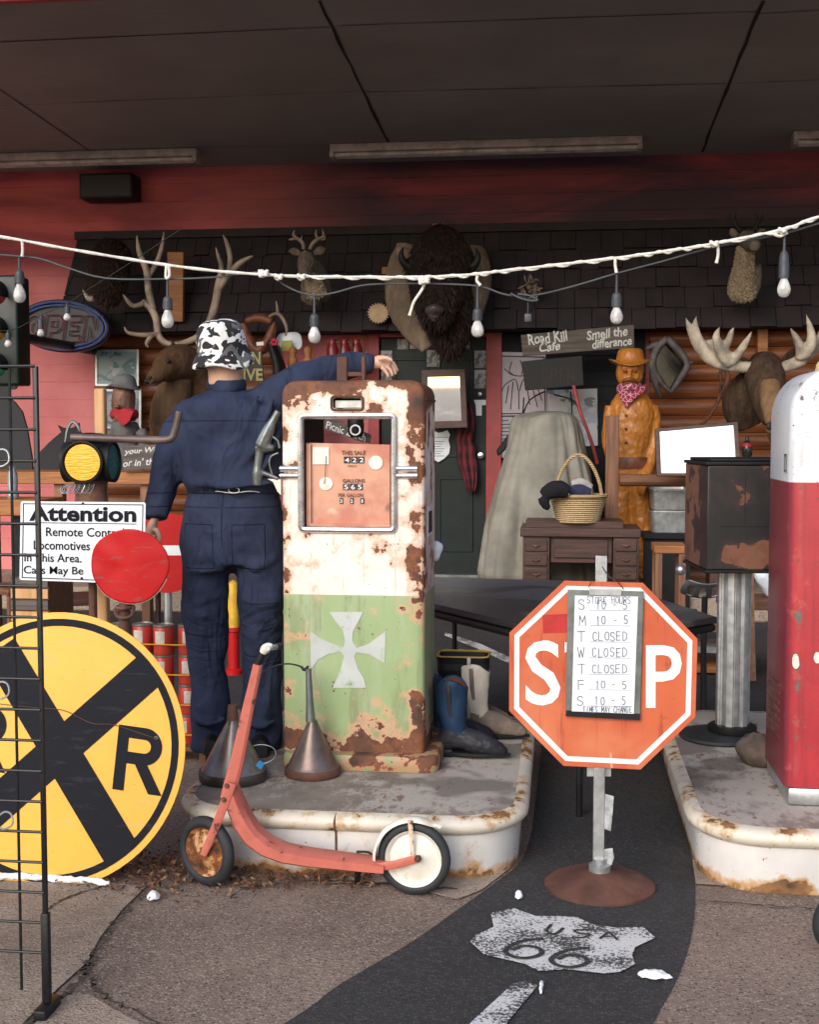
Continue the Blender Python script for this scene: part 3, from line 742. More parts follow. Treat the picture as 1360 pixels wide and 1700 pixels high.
def boolean(o, cuts):
    for c in cuts:
        md = o.modifiers.new('cut', 'BOOLEAN'); md.operation = 'DIFFERENCE'; md.object = c; md.solver = 'EXACT'; md.material_mode = 'TRANSFER'
    dg = bpy.context.evaluated_depsgraph_get()
    me = bpy.data.meshes.new_from_object(o.evaluated_get(dg)); o.modifiers.clear(); o.data = me
    for c in cuts: bpy.data.objects.remove(c)
sx0, sx1 = P(553,670,PF).x, P(600,670,PF).x; sz0, sz1 = P(575,678,PF).z, P(575,661,PF).z
boolean(bo, [cutter((WX0,PF-.05,WZ0),(WX1,PF+PD+.05,WZ1)), cutter((sx0,PF-.05,sz0),(sx1,PF+.05,sz1))])
bo.data.set_sharp_from_angle(angle=R(42))
# rolled slot surround
mb = MB(); q = rrect(0,0,sx1-sx0+.012,sz1-sz0+.012,.012,5)
mb.tube([((sx0+sx1)/2+x, PF-.002, (sz0+sz1)/2+z) for x,z in q], .005, 8, closed=True); mb.build('slot_frame', M['darkrust'], pump)
mb = MB(); mb.box((sx0+.004,PF+.02,sz0+.003),(sx1-.004,PF+.024,sz1-.008)); mb.build('slot_plate', M['steel'], pump)
# chrome surround of the window and the side bars
mb = MB(); q = rrect(0,0,WX1-WX0+.02,WZ1-WZ0+.016,.014,5)
mb.tube([((WX0+WX1)/2+x, PF-.004, (WZ0+WZ1)/2+z) for x,z in q], .0125, 10, closed=True, ref=(0,1,0)); mb.build('window_frame', M['chrome'], pump)
for (xa, xb) in ((465,495),(656,693)):
    for yy in (778,790):
        a, b = P(xa,yy,PF), P(xb,yy,PF); mb = MB()
        mb.tube([a+Vector((0,.0,0)), b+Vector((0,0,0))], .0115, 12); mb.build('trim_bar', M['chrome'], pump)
# side seam and rear cap line
mb = MB(); mb.box((PX1-.002,PF+.03,P(590,664,PF).z),(PX1+.004,PF+PD-.03,P(590,660,PF).z)); mb.build('side_seam', M['rustiron'], pump)
# meter face
def _face():
    m = Mat('rusty pink meter face', .6); n = m.noise(9,4,.5); n2 = m.noise(5,3,.5,m.vec(1,1,.5))
    c = m.mix(n.step(.35,.65), (.50,.19,.13), (.62,.33,.22)); c = m.mix(n2.step(.60,.63), c, (.22,.105,.09)); c = m.mix(m.noise(7,3).step(.62,.7)*.7, c, (.75,.58,.42))
    m.color(c); m.rough(.6); return m.m
FY = PF+.035
mf = [(507,735),(648,738),(648,871),(506,872)]
face = plate(mf, FY, .006).build('meter_face', _face(), pump, bev=.003)
mb = MB(); mb.box((P(506,0,FY).x,FY-.014,P(0,874,FY).z),(P(648,0,FY).x,FY-.001,P(0,864,FY).z)); mb.box((P(506,0,FY).x,FY-.014,P(0,864,FY).z+.0005),(P(513,0,FY).x,FY-.001,P(0,737,FY).z)); mb.build('face_edge', bpy.data.materials['rusty pink meter face'], face)
def disc_px(mb, cx, cy, r, Y, t=.004, mi=0, n=28): return plate(circ((cx,cy),r,n), Y, t, mb, mi)
for a_ in ((624,768,11.5),(541,803,11)): disc_px(MB(), *a_, FY-.004).build('round_patch', M['offwhite'], face)
mb = MB(); mb.prism([P(x,y,FY-.004) for x,y in ((519,742),(546,742),(546,771),(519,771))],(0,.003,0)); mb.build('face_patch', M['offwhite'], face)
for (x,y,w_,h_) in ((571,758,10.4,11),(583,758,10.4,11),(594.5,758,10.4,11),(569.5,803,10,10.5),(581,803,10,10.5),(592,803,10,10.5),(563.5,827,6,9.5),(581,827,6,9.5),(598.5,827,6,9.5)):
    MB().prism([P(a,b,FY-.003) for a,b in ((x,y),(x+w_,y),(x+w_,y+h_),(x,y+h_))],(0,.002,0)).build('counter_window', M['ink'], face)
for ch, x, y, w_, h_ in (('4',573,760,7,7.5),('2',585,760,7,7.5),('2',597,760,7,7.5),('5',571.5,804.5,6.5,8),('6',583,804.5,6.5,8),('5',594,804.5,6.5,8),('3',564.5,829,4,6),('2',582,829,4,6),('1',600.5,829,2,6)):
    text_px(MB(), ch, x,y,x+w_,y+h_, FY-.004, .01).build('digit', M['white'], face, recalc=False)
mb = MB(); text_px(mb,'THIS SALE',567,748,607,755,FY-.003,.02); text_px(mb,'GALLONS',569,795,606,801,FY-.003,.02); text_px(mb,'PER GALLON',562,819,603,825,FY-.003,.01); text_px(mb,'PRICE',578,772,592,775,FY-.003,.01)
mb.build('face_lettering', M['darkrust'], face, recalc=False)
mb = MB(); mb.tube(curve([P(541,757,FY-.008),P(540,785,FY-.012),P(538,803,FY-.008)]), .0012, 6); mb.build('face_wire', M['ink'], face)
# plinth
mb = MB(); w2 = P(726,1260,PY).x-P(467,1260,PY).x; cxp = (P(726,1260,PY).x+P(467,1260,PY).x)/2; dp = PD+.09
def pr(o,z): return [Vector((cxp+p[0], PY+dp/2+p[1], z)) for p in rrect(0,0,w2+2*o,dp+2*o,.05+o,8)]
mb.loft([pr(0,IH),pr(.002,IH+.02),pr(.001,PZ0-.035),pr(-.006,PZ0-.022),pr(-.03,PZ0-.018)]); mb.build('plinth', M['plinth'], pump, smooth=50)
# white cross
mb = MB(); cx, cy = 578, 1080
top = [(547,1016),(577,1015),(603,1016)]
pts = [(547,1016),(603,1016),(596,1030),(586,1048),(585,1064),(592,1076),(612,1069),(640,1048),(639,1101),(612,1086),(592,1083),(588,1090),(594,1110),(604,1127),(608,1142),(552,1142),(559,1127),(566,1110),(571,1090),(566,1083),(547,1085),(528,1095),(516,1113),(515,1048),(534,1061),(556,1070),(570,1074),(573,1064),(569,1046),(556,1030)]
plate(pts, PF-.0025, .0022, mb); mb.build('painted_cross', peel('worn white cross paint', (.52,.56,.54), .615, 15, .5, halo=(.36,.44,.30), haloamt=.9, rust=((.29,.39,.20),(.32,.42,.22),(.20,.10,.05))), pump, smooth=0)
# stickers on the side
mb = MB(); xs = PX1+.0015; a = P(708,838,PF+.2).z; b = P(712,888,PF+.2).z
mb.box((PX1,PF+.11,b),(xs+.001,PF+.25,a)); mb.build('side_sticker', M['signwhite'], pump)
mb = MB(); mb.box((xs+.0012,PF+.12,b+.012),(xs+.0022,PF+.24,a-.022)); mb.build('sticker_print', M['ink'], pump)
# hose nozzle on its side hook
NY = PF+.12
t = pump
noz = pxtube([(462,682,6),(452,700,7),(446,712,11),(438,730,13),(433,741,13)], NY); pxtube([(418,743,6),(428,743,9),(440,743,10),(455,744,5)], NY, noz)
pxtube([(431,738,9),(430,755,8),(428,772,7.5),(427,785,9.5),(427,806,8)], NY, noz); pxtube([(430,783,6),(445,788,4),(462,795,3)], NY, noz)
nz = noz.build('nozzle', M['alu'], pump, remesh=.004, smth=2, smooth=180)
mb = pxtube([(452,725,2),(461,732,2),(464,744,2)], NY); pxtube([(462,752,1.6),(450,758,1.6),(447,770,1.6),(452,788,1.6)], NY, mb); mb.build('trigger_guard', M['alu'], nz)
mb = MB(); q = [P(444,795,NY),P(466,796,NY),P(466,822,NY),P(460,815,NY),P(453,800,NY)]; mb.prism(q,(0,.05,0)); mb.build('nozzle_boot', M['offwhite'], pump)
# rusty bracket standing on the top
mb = MB(); Yb = PF+.10
for (xa, xb) in ((559,576),(600,606)):
    a, b = P(xa,633,Yb), P(xb,592,Yb); mb.box((a.x,Yb,PZ1-.01),(b.x,Yb+.03,b.z))
a, b = P(576,625,Yb), P(600,617,Yb); mb.box((a.x-.002,Yb+.008,a.z),(b.x+.002,Yb+.02,b.z)); mb.build('top_bracket', M['darkrust'], pump, bev=.003)
# ================================================================ red and white pump at the right edge
RPY = G(1310,1338,IH).y; RX = P(1309,1000,RPY).x; RD = .44; RW = .56
RZ1 = P(1340,612,RPY+.05).z; zsplit = P(1330,801,RPY).z - IH
def _rp(m):
    n = m.noise(5,5); wh = m.mix(n.step(.3,.7), (.62,.66,.70), (.72,.75,.78)); rd = m.mix(n.step(.3,.7), (.34,.024,.034), (.43,.032,.042))
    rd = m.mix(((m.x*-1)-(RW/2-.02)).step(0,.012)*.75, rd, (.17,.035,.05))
    rd = m.mix(m.noise(7,5,.6,m.vec(6,6,.3)).step(.48,.68)*.6, rd, (.20,.025,.035)); rd = m.mix(m.noise(11,6,.7).step(.58,.66)*.4, rd, (.50,.12,.10)); gw = m.noise(8,6,.7,m.vec(3,3,.6)); wh = m.mix(gw.step(.52,.70)*.45, wh, (.42,.44,.45))
    return m.mix((m.z-zsplit).step(-.002,.002), rd, wh)
M['redpump'] = peel('red and white pump paint', (1,1,1), .685, 12, .36, paintfn=_rp, halo=(.30,.10,.09), haloamt=.3, rust=((.10,.09,.08),(.16,.14,.12),(.05,.04,.04)),
    bias=lambda m: (((m.x+(RW/2-.035)).abs()*-1)+.02).step(0,.02)*.13)
rp = thing('petrol_pump', 'tall petrol pump with white rounded top and red body at the right edge', 'petrol pump', (RX+RW/2, RPY+RD/2, IH))
def rsil(o, rt):
    z0 = IH+.062; z1 = RZ1; x0 = RX+o; x1 = RX+RW-o
    pts = [(x0,z0),(x1,z0)]
    for k in range(11):
        a = R(90*k/10); pts.append((x1-rt+rt*math.cos(a), z1-o-rt*1.2+rt*1.2*math.sin(a)))
    for k in range(11):
        a = R(90+90*k/10); pts.append((x0+rt+rt*math.cos(a), z1-o-rt*1.2+rt*1.2*math.sin(a)))
    return pts
mb = MB(); mb.loft([[(x, RPY+y, z) for x, z in rsil(o,.13)] for o, y in ((.045,0),(.018,.008),(.004,.022),(0,.045),(0,RD-.045),(.018,RD-.008),(.045,RD))])
mb.build('body', M['redpump'], rp, smooth=40)
mb = MB(); mb.rbox((RX+.012,RPY+.004,IH+.0),(RX+RW-.012,RPY+RD-.004,IH+.061),.012,2); mb.build('kick_plate', M['steel'], rp)
mb = MB(); mb.lathe([(.12,0),(.115,.03),(.10,.05),(.0001,.055)], (RX+RW*.42,RPY+RD/2,RZ1-.006), 28); mb.build('globe_collar', plain('cream painted collar', (.80,.60,.34), .35), rp)
mb = MB()
for k in range(7): mb.box((RX-.003,RPY+.12,IH+.20+k*.03),(RX+.002,RPY+.34,IH+.208+k*.03))
mb.build('vent', M['rustiron'], rp)
mb = MB(); a = P(1296,768,RPY+.10).z; mb.ring([(RX-.001,RPY+.06,a-.03),(RX-.001,RPY+.10,a-.03),(RX-.001,RPY+.10,a+.03),(RX-.001,RPY+.06,a+.03)],[(RX-.001,RPY+.066,a-.024),(RX-.001,RPY+.094,a-.024),(RX-.001,RPY+.094,a+.024),(RX-.001,RPY+.066,a+.024)],(-.003,0,0)); mb.build('latch_plate', M['alu'], rp)
mb = MB()
for (x,y,rx,ry,sd) in ((1322,1098,8,16,1),(1358,1092,8,12,2)):
    plate([(x+rx*math.cos(a/12*6.283)*(.7+.5*abs(mnoise.noise(Vector((a*1.3,sd,0))))), y+ry*math.sin(a/12*6.283)*(.8+.4*mnoise.noise(Vector((a,sd,3))))) for a in range(12)], RPY-.0018, .0015, mb)
mb.build('paint_patch', M['offwhite'], rp, smooth=0)
# ================================================================ dummy in navy coveralls beside the pump
MY = 4.79
zy = lambda y: P(390,y,MY).z-IH
mannx = P(392,1240,MY).x
def _cover():
    m = Mat('navy cotton twill', .88, 0, .25); n = m.noise(6,6,.6); n2 = m.noise(2.2,4)
    def line(v, at, wd=.0022): return ((v-at).abs()*-1+wd*2).step(0,wd*2)
    xs_ = P(383,800,MY).x-mannx
    back = ((m.y*-1)-.02).step(0,.02)
    seam_ = line(m.z, zy(818)).max(line(m.z, zy(840))).max(line(m.z, zy(700))*back)
    mid = line(m.x, xs_)*((m.z*-1)+zy(818)).step(0,.002)*(m.z-zy(905)).step(0,.002)*back
    def pocket(x0,x1,y0,y1):
        a,b = P(x0,y0,MY).x-mannx, P(x1,y0,MY).x-mannx; t,u = zy(y0), zy(y1)
        inx = (m.x-a).step(-.003,0)*((m.x*-1)+b).step(-.003,0); inz = ((m.z*-1)+t).step(-.003,0)*(m.z-u).step(-.003,0)
        ed_ = line(m.x,a).max(line(m.x,b))*inz
        return ed_.max((line(m.z,t).max(line(m.z,u)))*inx)*back
    s_ = seam_.max(mid).max(pocket(318,368,868,940)).max(pocket(400,450,868,940))
    c = m.mix(n.step(.3,.7), (.028,.038,.076), (.016,.022,.047)); c = m.mix((n2.step(.5,.7))*.35, c, (.052,.066,.108)); c = m.mix(s_*.7, c, (.012,.016,.036))
    d = m.noise(40,5,.7).step(.70,.74); c = m.mix(d*.35, c, (.2,.2,.22)); m.color(c)
    f1 = m.noise(7,3,.5,m.vec(.55,.8,1.5,(0,R(24),0)),1.0); f2 = m.noise(13,3,.5,m.vec(.6,.8,1.5,(0,R(-30),0)),.8)
    f3 = m.noise(3.2,2,.5,m.vec(1.6,1,.75,(0,R(-28),0)),1.5); knee = ((m.z-zy(1060)).abs()*-1+.24).step(0,.14); m.bump((f3-.5).abs()*-1.7 + (f1-.5).abs()*knee*-1.1 + f2*.12 - s_*.10 + m.noise(300,2)*.02, .030); return m.m
M['coverall'] = _cover()
mann = thing('mannequin', 'dummy in navy coveralls and camouflage bucket hat leaning an arm on the green pump', 'mannequin', (P(392,1240,MY).x, MY+.05, IH))
cv = MB()
def tors(rows, Y0):   # rows: (xl, xr, py, half depth, dY)
    rings = []
    for xl, xr, py, hd, dY in rows:
        a, b = P(xl,py,Y0+dY), P(xr,py,Y0+dY); c = (a+b)/2; h = (b-a).length/2
        rings.append([c + Vector((math.copysign(abs(math.cos(t))**.85, math.cos(t))*h, math.copysign(abs(math.sin(t))**.85, math.sin(t))*hd, 0)) for t in [2*math.pi*k/24 for k in range(24)]])
    cv.loft(rings)
tors([(350,402,642,.050,.02),(346,408,647,.060,.01),(324,428,654,.080,0),(300,452,663,.105,-.01),(288,470,676,.122,-.015),(290,474,705,.132,-.02),(296,472,740,.132,-.02),(301,471,775,.136,-.02),(304,470,800,.146,-.02),(308,468,808,.135,-.01),(314,462,819,.110,0),(312,464,828,.120,0),(308,466,838,.128,0),(300,469,870,.135,0),(297,472,905,.136,0),(306,466,935,.12,0)], MY)
def limb(rows, Y0, n=16, sq=1.0):
    pts = [P(x,y,Y0+dY) for x,y,r,dY in rows]; rs = [r*S(Y0) for x,y,r,dY in rows]
    cv.tube(pts, rs, n, 0, sq, ref=(0,1,0))
limb([(345,905,44,0),(342,960,42,0),(341,1010,39,-.01),(341,1060,37,0),(343,1110,35,.01),(346,1160,34,.01),(348,1205,34,.01),(349,1243,35,.01)], MY)
limb([(428,905,42,0),(430,960,40,0),(433,1010,38,-.01),(434,1060,36,0),(434,1110,34,.01),(434,1160,33,.01),(433,1205,33,.01),(431,1243,35,.01)], MY)
limb([(318,690,28,0),(300,715,30,-.01),(284,755,29,-.02),(272,795,28,-.03),(264,830,25,-.05),(258,862,21,-.07)], MY)
limb([(430,675,34,0),(470,652,38,.03),(505,634,34,.06),(545,617,29,.09),(580,607,25,.10),(612,607,20,.10),(622,608,18,.10)], MY)
for f_ in ([(452,662,6,-.10),(440,700,8,-.125),(425,740,8,-.14),(400,775,6,-.14)],[(430,655,5,-.10),(412,690,7,-.125),(390,720,5,-.14)],[(465,700,6,-.08),(455,745,8,-.11),(430,790,7,-.14)],[(330,740,5,-.13),(350,765,6,-.142),(375,782,5,-.148)],
    [(310,720,5,-.105),(318,760,6,-.12),(335,795,5,-.145)],[(318,800,6,-.125),(360,806,7,-.15),(410,806,7,-.15),(458,800,6,-.115)],[(306,940,5,-.06),(335,950,7,-.108),(372,944,5,-.09)],[(398,930,5,-.085),(425,940,7,-.105),(458,925,5,-.06)],
    [(306,985,4,-.05),(330,1000,6,-.098),(368,990,4,-.06)],[(312,1030,4,-.07),(340,1020,6,-.098),(372,1036,4,-.05)],[(400,990,4,-.07),(430,1004,6,-.095),(462,992,4,-.05)],[(405,1040,4,-.07),(432,1026,5,-.092),(462,1038,4,-.05)],
    [(320,1190,4,-.06),(346,1202,6,-.09),(374,1192,4,-.06)],[(408,1196,4,-.06),(432,1206,6,-.088),(458,1196,4,-.06)],[(352,880,5,-.11),(366,905,6,-.12),(380,930,5,-.08)],[(282,775,4,-.075),(270,790,5,-.09),(256,792,4,-.07)],[(520,640,5,.0),(508,632,6,-.0),(495,622,5,.03)],[(560,618,4,.03),(552,608,5,.04),(548,600,4,.07)]): pxtube(f_, MY, cv, 8)
cv.build('coverall', M['coverall'], mann, remesh=.010, smth=5, smooth=180, disp=[(.20,.040,1),(.08,.014,1)])
# pockets, collar, belt wire
mb = MB(); mb.tube([P(x,y,Y) for x,y,Y in ()] or [P(345+k*(62/12.),639+2*math.sin(k/12*3.14),MY-.066*math.sin(k/12*3.14)) for k in range(13)], [(.022,.006)]*13, 8, ref=(0,0,1)); mb.build('collar', M['coverall'], mann)
mb = MB(); pts = [P(312+k*12.2,817+1.5*math.sin(k*1.3),MY-.125*math.sin(max(.12,min(1,k/12.5))*3.14)-.012) for k in range(13)]
mb.tube(curve(pts), .0018, 6); mb.tube([P(388+9*math.cos(a),815+4*math.sin(a)-a*.3,MY-.142) for a in [k*.5 for k in range(14)]], .0018, 6); mb.build('belt_wire', M['rope'], mann)
mb = MB()
for (x0,y0,x1,y1) in ((312,886,372,952),(404,886,458,950)):
    pass
# skin: neck, head, hands as one figure
sk = MB()
pxtube([(374,640,26),(374,615,27),(373,600,31),(371,575,33),(371,552,29),(371,542,16)], MY+.01, sk, 18, 0, 1.1)
sk.build('body', M['skin'], mann, remesh=.006, smth=2, smooth=180); sk = MB()
hd = MY+.10
pxtube([(612,606,8),(628,601,11),(640,602,11),(648,606,7)], hd, sk, 12, 0, .9)
for (a,b,c,d_) in (((642,598,4.2),(653,604,3.8),(660,617,2.8),.03),((641,602,4.2),(652,609,3.8),(657,622,2.8),.01),((638,606,4.2),(648,614,3.6),(652,625,2.7),-.012),((633,609,3.9),(641,617,3.2),(645,626,2.5),-.03),((628,597,4.2),(641,594,3.8),(652,599,2.8),-.045)):
    pxtube([a,b,c], hd+d_, sk, 8)
sk.build('hand', M['skin'], mann, remesh=.004, smth=2, smooth=180); sk = MB()
pxtube([(258,858,10),(252,874,14),(248,888,13),(247,894,9)], MY-.07, sk, 12, 0, .6)
for i in range(4): pxtube([(241+i*5,888,4.4),(239+i*5,902,4),(240+i*4.6,914-abs(i-1.5)*3,3)], MY-.075, sk, 8)
pxtube([(258,878,5),(264,890,4.4),(264,901,3.4)], MY-.09, sk, 8)
sk.build('hand', M['skin'], mann, remesh=.004, smth=2, smooth=180)
def _camo():
    m = Mat('black grey and white camouflage cloth', .9); a = m.noise(13,2,.4,m.vec(1,1,1.25),1.2); b = m.noise(17,2,.4,m.vec(1,1,1,(0,0,0),(5,3,1)),1.0)
    c = m.mix(a.step(.495,.505), (.80,.79,.76), (.022,.021,.025)); c = m.mix(b.step(.60,.61), c, (.13,.13,.13)); m.color(c); m.bump(m.noise(60,3), .002); return m.m
hat = MB(); hc = P(369,606,MY+.01); sxp = S(MY)
prof = [(52,-1.0),(53.5,-1.8),(49,9),(44,20),(42,26),(41,45),(39,62),(35,73),(28,79),(14,83),(.01,84)]
hat.lathe([(r*sxp*.98, z*sxp*.90) for r,z in prof], (0,0,0), 40)
hat.v = [Vector((v.x*(1+.04*math.sin(3*math.atan2(v.y,v.x)+1)), v.y*1.08, v.z + (.010*math.sin(2*math.atan2(v.y,v.x)+.6)+.012*math.sin(3*math.atan2(v.y,v.x)) if v.z < .06 else 0))) for v in hat.v]
hat.transform(Matrix.Translation(hc) @ Matrix.Rotation(R(-4),4,'Y') @ Matrix.Rotation(R(6),4,'X'))
hat.build('hat', _camo(), mann, smooth=180, solid=.004, disp=[(.05,.012,2)], sub=1)
shoe = MB()
for (x,) in ((350,),(432,)):
    pxtube([(x,1236,30,.06),(x,1244,31,0),(x,1246,28,-.09),(x,1248,20,-.15)], MY, shoe, 14, 0, .6)
shoe.v = [Vector((v.x,v.y,max(v.z,IH+.001))) for v in shoe.v]; shoe.build('shoes', M['black'], mann, smooth=60)
# ================================================================ stop sign on its rusty stand
def onplane(px, py, p0, n):
    d = ray(px,py); n = Vector(n); return CAM + d*((Vector(p0)-CAM).dot(n)/d.dot(n))
SY = 3.965
sb = G(996,1473,0)
st = thing('stop_sign', 'faded orange stop sign on a steel post with a domed rusty base', 'stop sign', (sb.x, sb.y, 0))
oc = [(937.6,964),(1068,967.5),(1159,1060.7),(1155.6,1190.7),(1064,1278),(935.5,1271.7),(845.4,1180),(846,1050.4)]
cxy = (sum(p[0] for p in oc)/8, sum(p[1] for p in oc)/8)
def sc(k): return [(cxy[0]+(x-cxy[0])*k, cxy[1]+(y-cxy[1])*k) for x,y in oc]
pl = plate(oc, SY, .003).build('sign_plate', M['stop'], st, bev=.0012)
mb = MB(); mb.ring([P(x,y,SY-.0016) for x,y in sc(.945)], [P(x,y,SY-.0016) for x,y in sc(.892)], (0,.0012,0)); mb.build('sign_border', M['white'], pl, smooth=0)
mb = MB()
text_px(mb,'S',872.5,1063,931,1171,SY,.012,lift=(0,-.0015,0)); text_px(mb,'T',938,1066,992,1172,SY,.012,lift=(0,-.0015,0)); text_px(mb,'O',1003,1068,1062,1174,SY,.012,lift=(0,-.0015,0)); text_px(mb,'P',1073,1071,1132.4,1175,SY,.012,lift=(0,-.0015,0))
mb.build('sign_lettering', M['white'], pl, recalc=False, smooth=0)
mb = MB(); plate([(901,1021),(944,1019),(944,1050),(902,1051)], SY-.0016, .001, mb); mb.build('red_sticker', plain('red sticker',(.42,.02,.02),.4), pl)
mb = MB(); z0 = .03; pa = P(999,922,SY+.02).z
px_ = (P(989,950,SY+.02).x, P(1008,950,SY+.02).x)
mb.box((px_[0],SY+.004,z0),(px_[1],SY+.008,pa)); mb.box((px_[0],SY+.0085,z0),(px_[0]+.005,SY+.028,pa)); mb.box((px_[1]-.005,SY+.0085,z0),(px_[1],SY+.028,pa)); mb.build('post', M['steel'], st, bev=.0015)
mb = MB(); R0 = .176
mb.lathe([(R0-.004,.0),(R0,.004),(R0,.012),(R0-.01,.019),(R0*.75,.034),(R0*.45,.046),(R0*.2,.054),(.03,.058),(.0001,.059)], (sb.x,sb.y,0), 56); mb.build('base', M['darkrust'], st, smooth=40)
mb = MB(); mb.lathe([(.035,.055),(.035,.075),(.022,.08),(.022,.095),(.0001,.096)], (sb.x,sb.y,0), 20); mb.build('socket', M['steel'], st)
mb = MB(); mb.prism([P(x,y,SY+.02) for x,y in ((975,1272),(1015,1272),(1015,1289),(975,1289))],(0,.01,0)); mb.build('bracket', M['steel'], st)
tp = plain('clear torn tape', (.40,.41,.42), .35, 0, .25, 40)
for q in ([(1006,1318),(1019,1322),(1018,1345),(1015,1380),(1004,1376)],[(1004,1410),(1018,1408),(1020,1424),(1016,1436),(1003,1434)]):
    plate([(x+random.uniform(-1,1),y) for x,y in q], SY+.006, .0015).build('tape', tp, st)
# clipboard with the opening hours hung over it
CY = SY-.014
cb = thing('clipboard', 'clipboard with handwritten opening hours hung over the stop sign', 'clipboard', P(1003,1196,CY))
bd = plate([(943,979),(1069.4,982),(1063,1196),(939.4,1189)], CY, .006).build('board', M['alu'], cb, bev=.001)
plate([(941,1179.5),(1063.6,1185),(1063,1195.8),(939.7,1188.8)], CY-.002, .0019).build('bottom_band', M['black'], cb)
pa_ = plate([(955,988.6),(1060,990.4),(1053,1185),(949.7,1180.8)], CY-.003, .0008).build('paper', M['signwhite'], cb, smooth=0)
plate([(979,977.5),(1033,979),(1032.5,989.5),(978.5,988)], CY-.008, .005).build('clip', M['steel'], cb, bev=.001)
mb = MB(); TY = CY-.0036
hand(mb,'STORE HOURS',974,991,1049,1002,TY,1.1)
for dn, tx, y0, y1, dx in (('S','10 - 5',997,1012,0),('M','10 - 5',1023,1037.5,1),('T','CLOSED',1049.5,1064.5,0),('W','CLOSED',1076,1091,-1),('T','CLOSED',1104,1118.5,-1),('F','10 - 5',1130.5,1144,-1),('S','10 - 5',1157,1171,-2)):
    hand(mb, dn, 960+dx, y0-1, 974+dx, y1, TY, 1.3); hand(mb, tx, (983 if tx[0]=='C' else 989)+dx, y0, 1043+dx, y1-1, TY, 1.25)
    ribbon(mb, [P(979+dx,y1+1,TY),P(1048+dx,y1+1.8,TY)], .6*S(TY), (0,-1,0))
hand(mb,'TIMES MAY CHANGE',968,1173.5,1050,1183,TY,1.1)
mb.build('lettering', M['penink'], pa_, smooth=0, recalc=False)
mb = pxtube([(998,930,.8,.03),(1000,940,.8,.02),(1012,957,.8,.0),(1026,966,.8,-.006),(1036,978,.8,0)], CY, n=6); pxtube([(992,948,.7,.05),(984,962,.7,.0),(978,975,.7,0)], CY, mb, 6); mb.build('hanging_wire', M['blackiron'], cb)
# ================================================================ kick scooter
KY = 3.835
sco = thing('kick_scooter', 'child kick scooter, faded red frame with one rusty and one white wheel', 'scooter', (P(520,1440,KY).x, KY, 0))
ks = S(KY)
scoot = peel('faded red scooter paint', (.56,.145,.105), .590, 16, .5, halo=(.40,.11,.08), haloamt=.7, rust=((.12,.04,.035),(.20,.07,.05),(.05,.03,.03)))
def wheel(c, yaw, rout, tyre_r, rim_mat, cone):
    A = Matrix.Translation(c) @ Matrix.Rotation(yaw,4,'Z') @ Matrix.Rotation(R(90),4,'X')
    mb = MB(); pr = []
    for k in range(13):
        a = R(-100+200*k/12); pr.append((rout-tyre_r*1.15+tyre_r*1.15*math.cos(a), tyre_r*math.sin(a)))
    pr.append((rout-tyre_r*1.75, tyre_r*.75)); pr.append((rout-tyre_r*1.75,-tyre_r*.75)); pr.append(pr[0])
    mb.lathe(pr, (0,0,0), 48, 0, A)
    wp = bpy.data.objects.new('wheel', None); COL.objects.link(wp); wp.parent = sco
    wp.location = Vector(c) - Vector(sco.location)
    mb.build('tyre', M['rubber'], wp, smooth=60)
    mb = MB(); ri = rout-tyre_r*1.70
    mb.lathe([(.012,-.016-cone),(.02,-.016-cone),(.03,-.012-cone*.6),(ri*.55,-.008-cone*.25),(ri*.72,-.002),(ri*.85,.002),(ri*.93,-.008),(ri,-.013),(ri+.003,-.010),(ri+.003,.012),(ri*.85,.004),(.02,.016)], (0,0,0), 48, 0, A @ Matrix.Rotation(math.pi,4,'X')); mb.build('rim', rim_mat, wp, smooth=40)
    return A
rustrim = peel('rusted wheel disc', (.66,.46,.27), .47, 30, .5, halo=(.45,.20,.07), haloamt=.95, rust=((.11,.032,.012),(.30,.105,.028),(.035,.016,.012)), edge=.03)
fw = P(343,1412.5,KY); rw = P(687.5,1424.5,KY)
fr = fw.z-.002; rr_ = rw.z-.002
wheel(fw, R(-27), fr, .019, rustrim, .006); wheel(rw, R(-4), rr_, .016, M['offwhite'], .004)
# steering bar and fork
mb = MB()
def bar(pp, Y, wy, mb, mi=0):
    rings = []
    for i,(x,y,hw) in enumerate(pp):
        a = Vector(pp[max(i-1,0)][:2]); b = Vector(pp[min(i+1,len(pp)-1)][:2]); t = (b-a).normalized(); nx = Vector((-t.y,t.x))
        l = P(x-nx.x*hw,y-nx.y*hw,Y); r = P(x+nx.x*hw,y+nx.y*hw,Y); d = Vector((0,wy,0))
        c = (l+r)/2; e = (r-l)*.5
        rings.append([c-e*.6-d, c+e*.6-d, c+e-d*.6, c+e+d*.6, c+e*.6+d, c-e*.6+d, c-e+d*.6, c-e-d*.6])
    return mb.loft(rings, mi)
bar([(428,1103,7),(420,1140,8),(411,1180,9),(402,1225,10),(393,1268,11),(384,1300,11.5),(376,1325,10)], KY-.006, .014, mb); mb.build('steering_bar', scoot, sco, smooth=30)
for s in (-.045, .035):
    mb = MB(); bar([(384,1300,8),(372,1335,7.5),(358,1372,7),(345,1402,6.5),(337,1420,5)], KY+s, .004, mb); mb.build('fork', scoot, sco, smooth=30)
for (x,y) in ((376,1305),(371,1328)): 
    mb = MB()

    c = P(x,y,KY-.052); mb.lathe([(.0001,-.006),(.006,-.005),(.008,0),(.008,.01)],(0,0,0),14,0,Matrix.Translation(c)@Matrix.Rotation(R(-90),4,'X')); mb.build('fork_bolt', M['darkrust'], sco)
mb = pxtube([(426,1107,6),(432,1093,6),(437,1082,5.5)], KY-.004, n=12); mb.build('stem', M['black'], sco)
mb = pxtube([(436,1084,6),(440,1078,8.5),(446,1074,7.5),(452,1074,5)], KY-.006, n=12); mb.build('clamp', M['offwhite'], sco)
